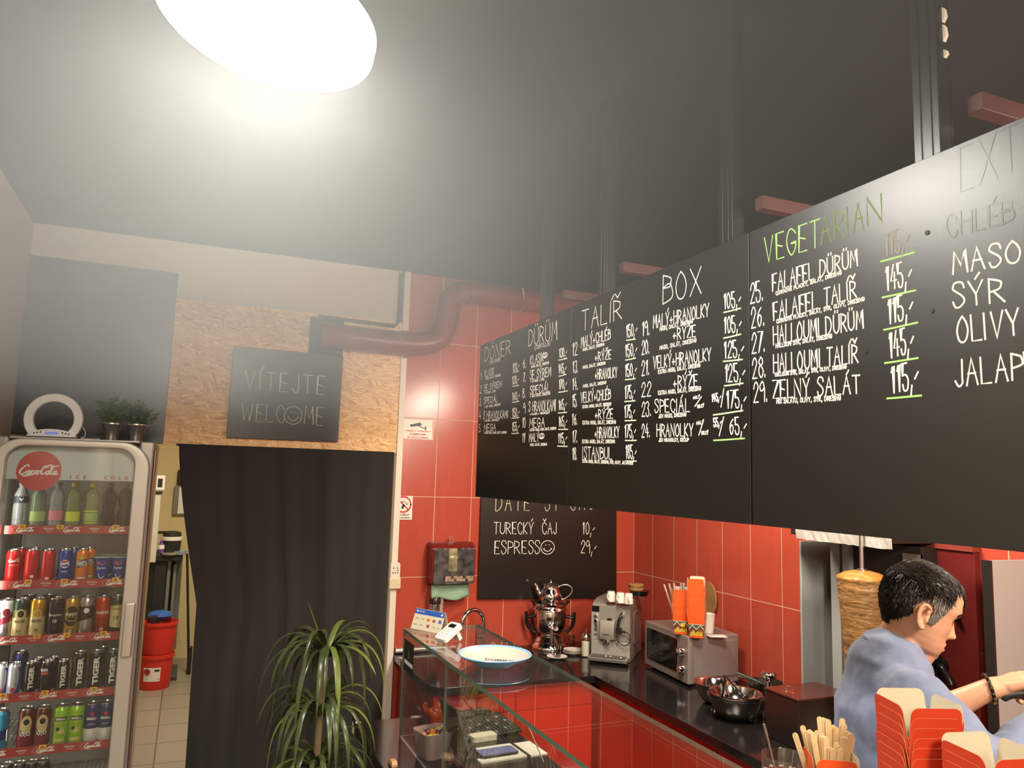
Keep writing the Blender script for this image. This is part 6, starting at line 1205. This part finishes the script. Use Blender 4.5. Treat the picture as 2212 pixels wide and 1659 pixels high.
for i, (px, py, dep, tw) in enumerate(SK):
    vdir = Vector((BXc[0], BXc[1], 0)).normalized(); base_c = Vector((BXc[0], BXc[1], GT+.03))+vdir*dep*.6
    rd_ = ray(px, py); k = (base_c+vdir*dep*.4).dot(vdir)/rd_.dot(vdir); top = CAM+rd_*k
    lat = Vector((vdir.y, -vdir.x, 0)); foot = base_c+lat*max(-.022, min(.022, (top-base_c).dot(lat)*.30))
    ax = (top-foot).normalized(); foot = top-ax*.155
    if foot.z < GT+.004: foot.z = GT+.004
    if st0 is None: o = st0 = stick_mesh().build('stir_stick', wood, smooth=0)
    else: o = st0.copy(); col.objects.link(o)
    zq = ax; yq = (vdir-zq*vdir.dot(zq)).normalized(); yq = (Matrix.Rotation(tw, 3, zq) @ yq); xq = yq.cross(zq); m_ = Matrix((xq, yq, zq)).transposed().to_4x4(); m_.translation = foot; o.matrix_world = m_
    tag(o, 'pale wooden stir stick standing in the orange paper box', 'stir stick', 'wooden stir sticks in the orange box')
c = onZ(1694, 1636, GT+.135); DG = (c.x, c.y); r = .041
t = thing('drink_glass', 'clear tumbler with a brown drink at the bottom edge of the view', 'glass', (*DG, GT)); MB().lathe([(0, 0), (r*.86, 0), (r*.9, .004), (r, .138), (r*.985, .140), (r*.955, .138), (r*.85, .012), (0, .010)], 56).build('glass_body', clear, t, smooth=45)
MB().lathe([(0, .011), (r*.84, .0125), (r*.925, .106), (r*.90, .107), (0, .107)], 48).build('drink', mat('tea_brown', (.16, .05, .015), .05, trans=.5, ior=1.33), t, smooth=45)
mb = MB()
for i in range(22): a = 2*pi*i/22; mb.lathe([(0, .002), (.0025, .0016), (.0035, 0), (.0025, -.0016)], 8, (r*.88*cos(a+.2*sin(i*3)), r*.88*sin(a+.2*sin(i*3)), .1075))
mb.build('bubbles', mat('bubble', (.6, .45, .35), .1, trans=.6), t, smooth=60)
a = CAM+ray(1650, 1564)*((Vector((*DG, 0))).length/Vector((ray(1650, 1564).x, ray(1650, 1564).y, 0)).length); a = a-Vector((*DG, GT)); b = Vector((.006, .0, .03)); dd = a-b
o = MB().tube([tuple(b), tuple(b+dd*.5), tuple(b+dd*.8), tuple(b+dd*.92), tuple(a)], [.0022, .0022, .003, .0042, .0035], 10, flat=.4).build('spoon', steel, loc=(*DG, GT)); tag(o, 'steel spoon handle leaning out of the drink glass', 'spoon')
# ---------------------------------------------------------------- the man behind the counter
MO = Vector((1.74, 1.46, 0)); MA = radians(-33)
MFX = Vector((cos(MA), sin(MA), 0)); MLY = Vector((-sin(MA), cos(MA), 0))
def mp(px, py, yl):
    d = ray(px, py); t_ = (yl-(CAM-MO).dot(MLY))/d.dot(MLY); P = CAM+d*t_-MO; return Vector((P.dot(MFX), P.dot(MLY), P.z))
man = thing('person', 'man with short dark greying hair in a blue sweater cutting with a black handled knife', 'person', MO, MA)
def lerp_t(tab, z):
    if z <= tab[0][0]: return tab[0][1:]
    for a, b in zip(tab, tab[1:]):
        if z <= b[0]:
            t_ = (z-a[0])/(b[0]-a[0]); t_ = t_*t_*(3-2*t_)*.5+t_*.5; return [p+(q-p)*t_ for p, q in zip(a[1:], b[1:])]
    return tab[-1][1:]
HT = sorted([(.116, .004, -.004, .004), (.111, .036, -.044, .042), (.101, .060, -.066, .057), (.085, .077, -.082, .068), (.06, .091, -.095, .0765), (.03, .0965, -.1, .0785), (.01, .091, -.099, .078), (-.01, .0885, -.095, .077), (-.03, .087, -.087, .0755),
     (-.05, .086, -.075, .072), (-.07, .087, -.063, .067), (-.09, .085, -.05, .060), (-.105, .083, -.034, .049), (-.119, .070, -.012, .033), (-.127, .045, .012, .014), (-.129, .032, .026, .004)])
gs = lambda a, s: math.exp(-(a/s)**2)
def head_pt(th, z, infl=0.0):
    xf, xb, w = lerp_t(HT, z); xm = (xf+xb)/2-.004 if z > -.08 else (xf+xb)/2
    c, s = cos(th), sin(th); e = .86; cx = abs(c)**e*(1 if c > 0 else -1); sy = abs(s)**e*(1 if s > 0 else -1)
    x = xm+((xf-xm) if c > 0 else (xm-xb))*cx; y = w*sy
    if c > 0:
        k = c**.5; y_ = abs(y); x += k*.010*gs(z+.085, .036)
        if -.052 < z < .02:
            tt = (.016-z)/.050; amp = .033*max(0, min(1, tt))**1.15*(1 if z > -.034 else max(0, (z+.052)/.018)); x += amp*gs(y, .0085+.006*max(0, min(1, tt)))
            x += .010*gs(z+.034, .010)*gs(y_-.013, .007)
        x += k*(.0125*gs(z+.061, .0055)*gs(y, .024)+.0115*gs(z+.076, .0055)*gs(y, .022)-.004*gs(z+.0685, .003)*gs(y, .024)-.004*gs(z+.088, .006)*gs(y, .02)+.008*gs(z+.106, .012)*gs(y, .018))
        x += k*(.0045*gs(z-.028, .010)*gs(y_-.024, .022)-.010*gs(z-.006, .010)*gs(y_-.031, .013)+.004*gs(z+.02, .016)*gs(y_-.046, .02))
    nrm = Vector((x-xm, y*1.1, z*.9)).normalized()
    return Vector((x, y, z))+nrm*infl
HC = Vector((.015, 0, 1.690)); HP = radians(25)
HR = Matrix.Rotation(radians(4), 3, 'X') @ Matrix.Rotation(HP, 3, 'Y')
def hd2(v): return HC+HR @ (Vector(v)*.945)
mb = MB(); NT, NZ = 72, 64; vs_ = []; fs = []
zs = [-.129+.245*(.5-.5*cos(pi*(j/NZ))) for j in range(NZ+1)]
for z in zs: vs_ += [tuple(hd2(head_pt(2*pi*i/NT, z))) for i in range(NT)]
for j in range(NZ):
    for i in range(NT): fs.append((j*NT+i, j*NT+(i+1) % NT, (j+1)*NT+(i+1) % NT, (j+1)*NT+i))
fs += [tuple(range(NT-1, -1, -1)), tuple(NZ*NT+i for i in range(NT))]
mb.add(vs_, fs)
# ears
for s in (-1, 1):
    ec = Vector((-.010, s*.079, -.012)); tilt = radians(-12)
    def ep(a, ru, rv, out): u = ru*sin(a)*(-1); v = rv*cos(a); return hd2(ec+Vector((u*cos(tilt)-v*sin(tilt)*-1*.6, s*(out+.16*max(0, -u)), v*cos(tilt)+u*sin(tilt))))
    hel = [ep(radians(a), .0185, .031, .010 if a < 200 else .006) for a in range(-35, 215, 15)]
    mb.limb([tuple(p) for p in hel], [.0042]*len(hel), 10)
    mb.limb([tuple(ep(radians(200), .016, .030, .006)), tuple(ep(radians(182), .006, .034, .006))], [.0065, .0055], 10)
    ring = [ep(radians(a), .0165, .029, .003) for a in range(0, 360, 20)]; cen = ep(0, 0, 0, .0)
    mb.add([tuple(p) for p in ring]+[tuple(cen+HR @ Vector((0, s*-.004, 0)))]+[tuple(p-HR @ Vector((0, s*.010, 0))) for p in ring], [(i, (i+1) % 18, 18) for i in range(18)]+[(i, 19+i, 19+(i+1) % 18, (i+1) % 18) for i in range(18)]+[tuple(19+i for i in range(17, -1, -1))])
    anti = [ep(radians(a), .0105, .019, .0075) for a in range(10, 190, 20)]; mb.limb([tuple(p) for p in anti], [.0028]*len(anti), 8)
    mb.limb([tuple(hd2(ec+Vector((.012, s*.003, -.004)))), tuple(hd2(ec+Vector((.011, s*.004, -.012))))], [.004, .004], 8)
# neck, trunk, arms, legs (under the clothes)
mb.limb([(-.010, 0, 1.66), (-.028, 0, 1.60), (-.055, 0, 1.54), (-.065, 0, 1.47)], [.052, .056, .064, .085], 24)
mb.limb([(.028, 0, 1.595), (-.005, 0, 1.555), (-.03, 0, 1.53)], [.036, .040, .05], 20)
mb.limb([(-.02, 0, .95), (-.035, 0, 1.15), (-.06, 0, 1.34), (-.065, 0, 1.46)], [.15, .15, .155, .13], 28, flat=.70, upref=(1, 0, 0))
SR = Vector((-.050, -.175, 1.505)); SL = Vector((-.050, .175, 1.495))
ER = mp(2150, 1672, -.29); WR = mp(2262, 1560, -.13); EL = Vector((.055, .245, 1.325)); WL = mp(2140, 1487, .20)
mb.limb([tuple(SR), tuple(SR.lerp(ER, .5)), tuple(ER), tuple(ER.lerp(WR, .4)), tuple(WR)], [.055, .050, .040, .041, .029], 18)
mb.limb([tuple(SL), tuple(SL.lerp(EL, .5)), tuple(EL), tuple(EL.lerp(WL, .35)), tuple(EL.lerp(WL, .8)), tuple(WL)], [.055, .048, .039, .041, .031, .0275], 20)
for s in (-1, 1): mb.limb([(-.02, s*.09, .92), (.0, s*.095, .5), (-.02, s*.10, .10)], [.085, .055, .04], 16); mb.limb([(-.04, s*.10, .05), (.10, s*.11, .04)], [.04, .035], 14)
# left hand closed on the knife handle
HA = mp(2174, 1501, .185); HB = HA+Vector((.19, -.012, .040)); hx = (HB-HA).normalized(); up_ = Vector((-hx.z, 0, hx.x)).normalized(); out_ = hx.cross(up_)*1.0
if out_.y < 0: out_ = -out_
GP = lambda a, u, o_: HA+hx*a+up_*u+out_*o_
def fing(a, L, r0, spread=0.0):
    P = [GP(a, .042, .018), GP(a+spread, .030, .036), GP(a+spread*.6, -.004, .036), GP(a, -.022, .014), GP(a-.002, -.019, -.010), GP(a-.003, -.008, -.021)]
    k = 6 if L > .9 else 5
    mb.limb([tuple(p) for p in P[:k]], [r0*1.05, r0*1.05, r0, r0*.95, r0*.9, r0*.78][:k], 12)
for a, L, r0, sp in ((.030, .8, .0080, .0), (.050, 1, .0088, .002), (.0715, 1, .0094, .003), (.094, 1, .0094, .004)): fing(a, L, r0, sp)
for a in (.032, .052, .073, .094): mb.limb([tuple(WL+Vector((.006, .004, (a-.06)*.25))), tuple(WL.lerp(GP(a, .040, .016), .55)), tuple(GP(a, .042, .018))], [.021, .0165, .0110], 14)
mb.limb([tuple(WL+Vector((0, -.006, -.006))), tuple(GP(.018, .018, .004)), tuple(GP(.045, .022, -.004))], [.022, .019, .014], 14)
mb.limb([tuple(GP(.012, .020, -.004)), tuple(GP(.045, .027, -.016)), tuple(GP(.075, .024, -.022)), tuple(GP(.098, .019, -.021))], [.0155, .0125, .0108, .0090], 14)
# right hand (hidden beyond the picture edge), half closed
for k, (dy, L) in enumerate(((-.03, .07), (-.01, .08), (.01, .085), (.03, .075))):
    b0 = WR+(WR-ER).normalized()*.085+Vector((0, dy, 0)); mb.limb([tuple(WR), tuple(b0)], [.02, .011], 10); mb.limb([tuple(b0), tuple(b0+Vector((L*.5, 0, -.01))), tuple(b0+Vector((L*.7, 0, -.045)))], [.0095, .009, .008], 10)
mb.limb([tuple(WR), tuple(WR+Vector((.04, .045, -.01))), tuple(WR+Vector((.085, .05, -.02)))], [.016, .012, .009], 10)
def skin_mat():
    m = mat('skin', (.50, .265, .165), .48, spec=.4, bump=.12, bscale=260, var=.10, vscale=22); m.node_tree.nodes['Principled BSDF'].inputs['Subsurface Weight'].default_value = .08; m.node_tree.nodes['Principled BSDF'].inputs['Subsurface Radius'].default_value = (.012, .005, .003); return m
body = mb.build('body', skin_mat(), man, smooth=180)
r = body.modifiers.new('merge', 'REMESH'); r.mode = 'VOXEL'; r.voxel_size = .0032; r.use_smooth_shade = True
sm = body.modifiers.new('soft', 'SMOOTH'); sm.factor = .5; sm.iterations = 3
# sweater
mb = MB()
mb.limb([(-.02, 0, .90), (-.035, 0, 1.10), (-.062, 0, 1.33), (-.066, 0, 1.44), (-.062, 0, 1.49)], [.175, .175, .180, .170, .145], 36, flat=.72, upref=(1, 0, 0))
mb.limb([(-.056, -.165, 1.49), (-.066, -.08, 1.51), (-.07, 0, 1.51), (-.066, .08, 1.50), (-.056, .165, 1.48)], [.064, .066, .066, .066, .064], 24)
mb.limb([(-.085, -.10, 1.42), (-.085, .10, 1.42)], [.085, .085], 20)
for s in (-1, 1): mb.limb([(-.052, s*.05, 1.535), (-.05, s*.13, 1.505)], [.036, .048], 18)
mb.limb([(-.070, 0, 1.46), (-.066, 0, 1.515), (-.054, 0, 1.548)], [.10, .083, .064], 24)
mb.limb([tuple(SR), tuple(SR.lerp(ER, .5)), tuple(ER), tuple(ER.lerp(WR, .5)), tuple(WR)], [.068, .063, .054, .051, .042], 22)
mb.limb([tuple(SL), tuple(SL.lerp(EL, .5)), tuple(EL), tuple(EL.lerp(WL, .30))], [.066, .060, .054, .052], 22)
rnd = random.Random(3)   # gathered folds at the shoulder, the arm pit and the elbow crook
for f in ((.02, .046), (.12, .05), (.30, .05), (.62, .042), (.75, .044), (.86, .044)):
    c = SR.lerp(ER, f[0]); dr = (ER-SR).normalized(); u = dr.cross(Vector((0, 0, 1))).normalized(); w = dr.cross(u)
    ringp = [c+(u*cos(radians(a))+w*sin(radians(a)))*f[1]+dr*.02*sin(radians(a*1.5)+f[0]*9) for a in range(150, 391, 20)]
    mb.limb([tuple(p) for p in ringp], [.010+.008*sin(pi*i/12) for i in range(13)], 8)
for f in (.15, .32, .5):
    c = ER.lerp(WR, f); dr = (WR-ER).normalized(); u = dr.cross(Vector((0, 0, 1))).normalized(); w = dr.cross(u); mb.limb([tuple(c+(u*cos(radians(a))+w*sin(radians(a)))*.040) for a in range(0, 341, 20)], [.013]*18, 8)
for (p, q, rr_) in ():
    mb.limb([tuple(p), tuple(p.lerp(q, .5)), tuple(q)], [rr_*.5, rr_, rr_*.5], 8)
swm = mat('sweater_blue', (.150, .185, .295), .85, bump=.35, bscale=420, sheen=.15, var=.10, vscale=30)
sw = mb.build('sweater', swm, man, smooth=180)
r = sw.modifiers.new('merge', 'REMESH'); r.mode = 'VOXEL'; r.voxel_size = .006; r.use_smooth_shade = True
sm = sw.modifiers.new('soft', 'SMOOTH'); sm.factor = .5; sm.iterations = 7
tx = bpy.data.textures.new('folds', 'CLOUDS'); tx.noise_scale = .09; d = sw.modifiers.new('folds', 'DISPLACE'); d.texture = tx; d.strength = .014; d.mid_level = .5
ring = []
for i in range(41):
    a = 2*pi*i/40; ring.append((-.040+.070*cos(a), .074*sin(a), 1.566-.036*cos(a)-.006*abs(sin(a))))
MB().tube(ring, .012, 12).build('neckband', swm, sw, smooth=60)
mb = MB()
for s in (-1, 1): mb.limb([(-.025, s*.08, .93), (.0, s*.095, .52), (-.02, s*.10, .07)], [.105, .078, .062], 20)
mb.limb([(-.02, -.08, .93), (-.02, .08, .93)], [.115, .115], 20)
tr = mb.build('trousers', mat('dark_denim', (.02, .022, .03), .8), man, smooth=180); r = tr.modifiers.new('merge', 'REMESH'); r.mode = 'VOXEL'; r.voxel_size = .008; r.use_smooth_shade = True
for s in (-1, 1): MB().limb([(-.06, s*.10, .05), (.04, s*.105, .05), (.15, s*.112, .04)], [.05, .048, .038], 16).build('shoe', black_p, man, smooth=80)
# hair: a cap on the scalp and many short strands
def hair_ok(v):
    x, y, z = v; ay = abs(y)
    if z > .088: return x < .075
    if x > .045: return z > .060+.018*min(1, max(0, (ay-.025)/.02))-.014*gs(ay-.0, .022)+(.012 if ay > .045 else 0)
    if x > .022: return z > -.018+.065*((x-.022)/.023)**1.2
    if x > .006: return z > -.022
    if x > -.034: return z > .016+.012*gs(x+.012, .02)
    return z > -.074-.02*max(0, (-x-.06)/.04)+.055*max(0, (x+.07)/.036)*(1 if ay > .03 else 0)
hd_dark = mat('hair_dark', (.016, .012, .010), .55, spec=.35); hd_grey = mat('hair_grey', (.27, .24, .21), .5); hd_mid = mat('hair_mid', (.045, .036, .031), .55, spec=.3)
mb = MB(); vs_ = []; fs = []; ms = []; NT2, NZ2 = 96, 80; zz = [-.10+.2158*(j/NZ2) for j in range(NZ2+1)]; G_ = {}
for j, z in enumerate(zz):
    for i in range(NT2): vs_.append((head_pt(2*pi*i/NT2, z), head_pt(2*pi*i/NT2, z, .0045)))
def gz(v): return (v[0] > -.008 and v[2] < .048 and v[0] < .060)
for j in range(NZ2):
    for i in range(NT2):
        q = (j*NT2+i, j*NT2+(i+1) % NT2, (j+1)*NT2+(i+1) % NT2, (j+1)*NT2+i); c = sum((vs_[k][0] for k in q), Vector())/4
        if hair_ok(c): fs.append(q); ms.append(3 if gz(c) else 4)
cap = mb.add([tuple(hd2(v[1])) for v in vs_]+[tuple(hd2(head_pt(0, .116)+Vector((0, 0, .004))))], fs, ms)
rnd = random.Random(12); cnt = 0
while cnt < 9500:
    th = rnd.uniform(0, 2*pi); z = .1159-.024*rnd.random()**1.6 if rnd.random() < .42 else rnd.uniform(-.10, .10); v = head_pt(th, z)
    if not hair_ok(v): continue
    cnt += 1; nrm = (head_pt(th, z, .01)-v).normalized(); g_ = gz(v)
    t_ = max(0, min(1, (v.z-.015)/.075)); t_ = t_*t_*(3-2*t_); sd = -.12 if v.x < -.02 else .10
    fl = Vector((.55*t_+sd*(1-t_), .25*t_*(1 if v.y > 0 else -1)*abs(v.y)/.07, .05*t_-1*(1-t_)))+Vector((rnd.uniform(-.35, .35), rnd.uniform(-.35, .35), rnd.uniform(-.2, .2))); fl = (fl-nrm*fl.dot(nrm)).normalized()
    L = rnd.uniform(.009, .020)*(1.2 if v.z > .05 else .75 if not g_ else .62); L *= .7 if v.x > .055 else 1; b0 = v+nrm*.002; p1 = b0+nrm*L*.12+fl*L*.5; p2 = p1+fl*L*.6+nrm*L*.0
    mi = (1 if rnd.random() < .55 else 2) if g_ else (0 if rnd.random() < .84 else 2 if rnd.random() < .88 else 1)
    mb.tube([tuple(hd2(b0)), tuple(hd2(p1)), tuple(hd2(p2))], [.0010, .0009, .0003], 3, mi, cap=False)
mb.build('hair', [hd_dark, hd_grey, hd_mid, mat('hair_temple', (.12, .10, .09), .6, spec=.2), mat('hair_scalp', (.014, .011, .009), .95, spec=.05)], man, smooth=60)
for s in (-1, 1):
    e = hd2((.0655, s*.030, .006)); MB().lathe([(0, -.0115)]+[(.0115*cos(radians(a)), .0115*sin(radians(a))) for a in range(-75, 76, 15)]+[(0, .0115)], 20).build('eye', mat('eye_white', (.45, .40, .36), .2), man, loc=e, smooth=80)
    mb = MB()
    for i in range(60):
        u = rnd.uniform(0, 1); y = s*(.014+.036*u); z = .026+.006*sin(pi*u)+rnd.uniform(-.003, .003); th = math.asin(max(-1, min(1, y/.078))); v = head_pt(th, z); dv = Vector((-.4*u, s*1, .2-.5*u)).normalized()
        mb.tube([tuple(hd2(v)), tuple(hd2(v+dv*.005+Vector((.004, 0, 0)))), tuple(hd2(v+dv*.011+Vector((.002, 0, 0))))], [.0011, .001, .0003], 3, cap=False)
    mb.build('eyebrow', hd_dark, man, smooth=60)
# bracelet and knife
d = (GP(.03, .02, .0)-WL).normalized(); u = d.cross(Vector((0, 1, 0))).normalized(); w = d.cross(u); c = WL-d*.004
t = thing('bracelet', 'dark metal link bracelet on the left wrist of the man', 'bracelet', MO, MA)
N = 30; ringp = [c+(u*cos(2*pi*i/N)*.0345+w*sin(2*pi*i/N)*.0315)+d*.006*sin(2*pi*i/N) for i in range(N+1)]
MB().tube([tuple(p) for p in ringp], .0042, 8, upref=tuple(d)).build('strap', mat('strap_dark', (.018, .016, .014), .3, .5), t, smooth=60)
mb = MB()
for i in range(0, N, 2):
    p = ringp[i]; o_ = (p-c).normalized(); mb.at(tuple(p+o_*.003)).box(-.003, .003, -.003, .003, -.003, .003)
mb.build('links', mat('link_metal', (.35, .30, .22), .25, 1.0), t)
t = thing('kebab_knife', 'knife with a curved black handle held in the left hand of the man', 'knife', MO, MA)
MB().tube([tuple(GP(-.012, -.012, -.004)), tuple(GP(-.004, -.004, -.002)), tuple(GP(.01, .001, 0)), tuple(GP(.06, .0, 0)), tuple(GP(.115, .001, 0)), tuple(GP(.125, .0, 0))], [.006, .011, .0125, .0125, .012, .010], 14).build('handle', black_p, t, smooth=60)
b = [GP(.125, .012, 0), GP(.125, -.014, 0), GP(.36, -.014, 0), GP(.40, .006, 0), GP(.39, .012, 0)]
MB().add([tuple(p-out_*.0008) for p in b]+[tuple(p+out_*.0008) for p in b], [(0, 1, 2, 3, 4), (9, 8, 7, 6, 5)]+[(i, (i+1) % 5, 5+(i+1) % 5, 5+i) for i in range(5)]).build('blade', steel, t, smooth=0)

# scattering box added to imitate the veiling glare of the lamp
hm = bpy.data.materials.new('glare_volume'); hm.use_nodes = True; nt = hm.node_tree; nt.nodes.clear()
vo = nt.nodes.new('ShaderNodeVolumeScatter'); vo.inputs['Color'].default_value = (.97, 1.0, .97, 1); vo.inputs['Density'].default_value = GLARE_DENSITY; vo.inputs['Anisotropy'].default_value = 0.2
ou = nt.nodes.new('ShaderNodeOutputMaterial'); nt.links.new(vo.outputs[0], ou.inputs['Volume'])
hz = MB().box(XL+.002, .85, FY0+.02, D-.13, 2.14, 2.9155).build('glare_volume', hm, smooth=0)
tag(hz, 'scattering volume added under the ceiling to imitate the veiling glare of the round lamp', 'glare_volume', kind='stuff')
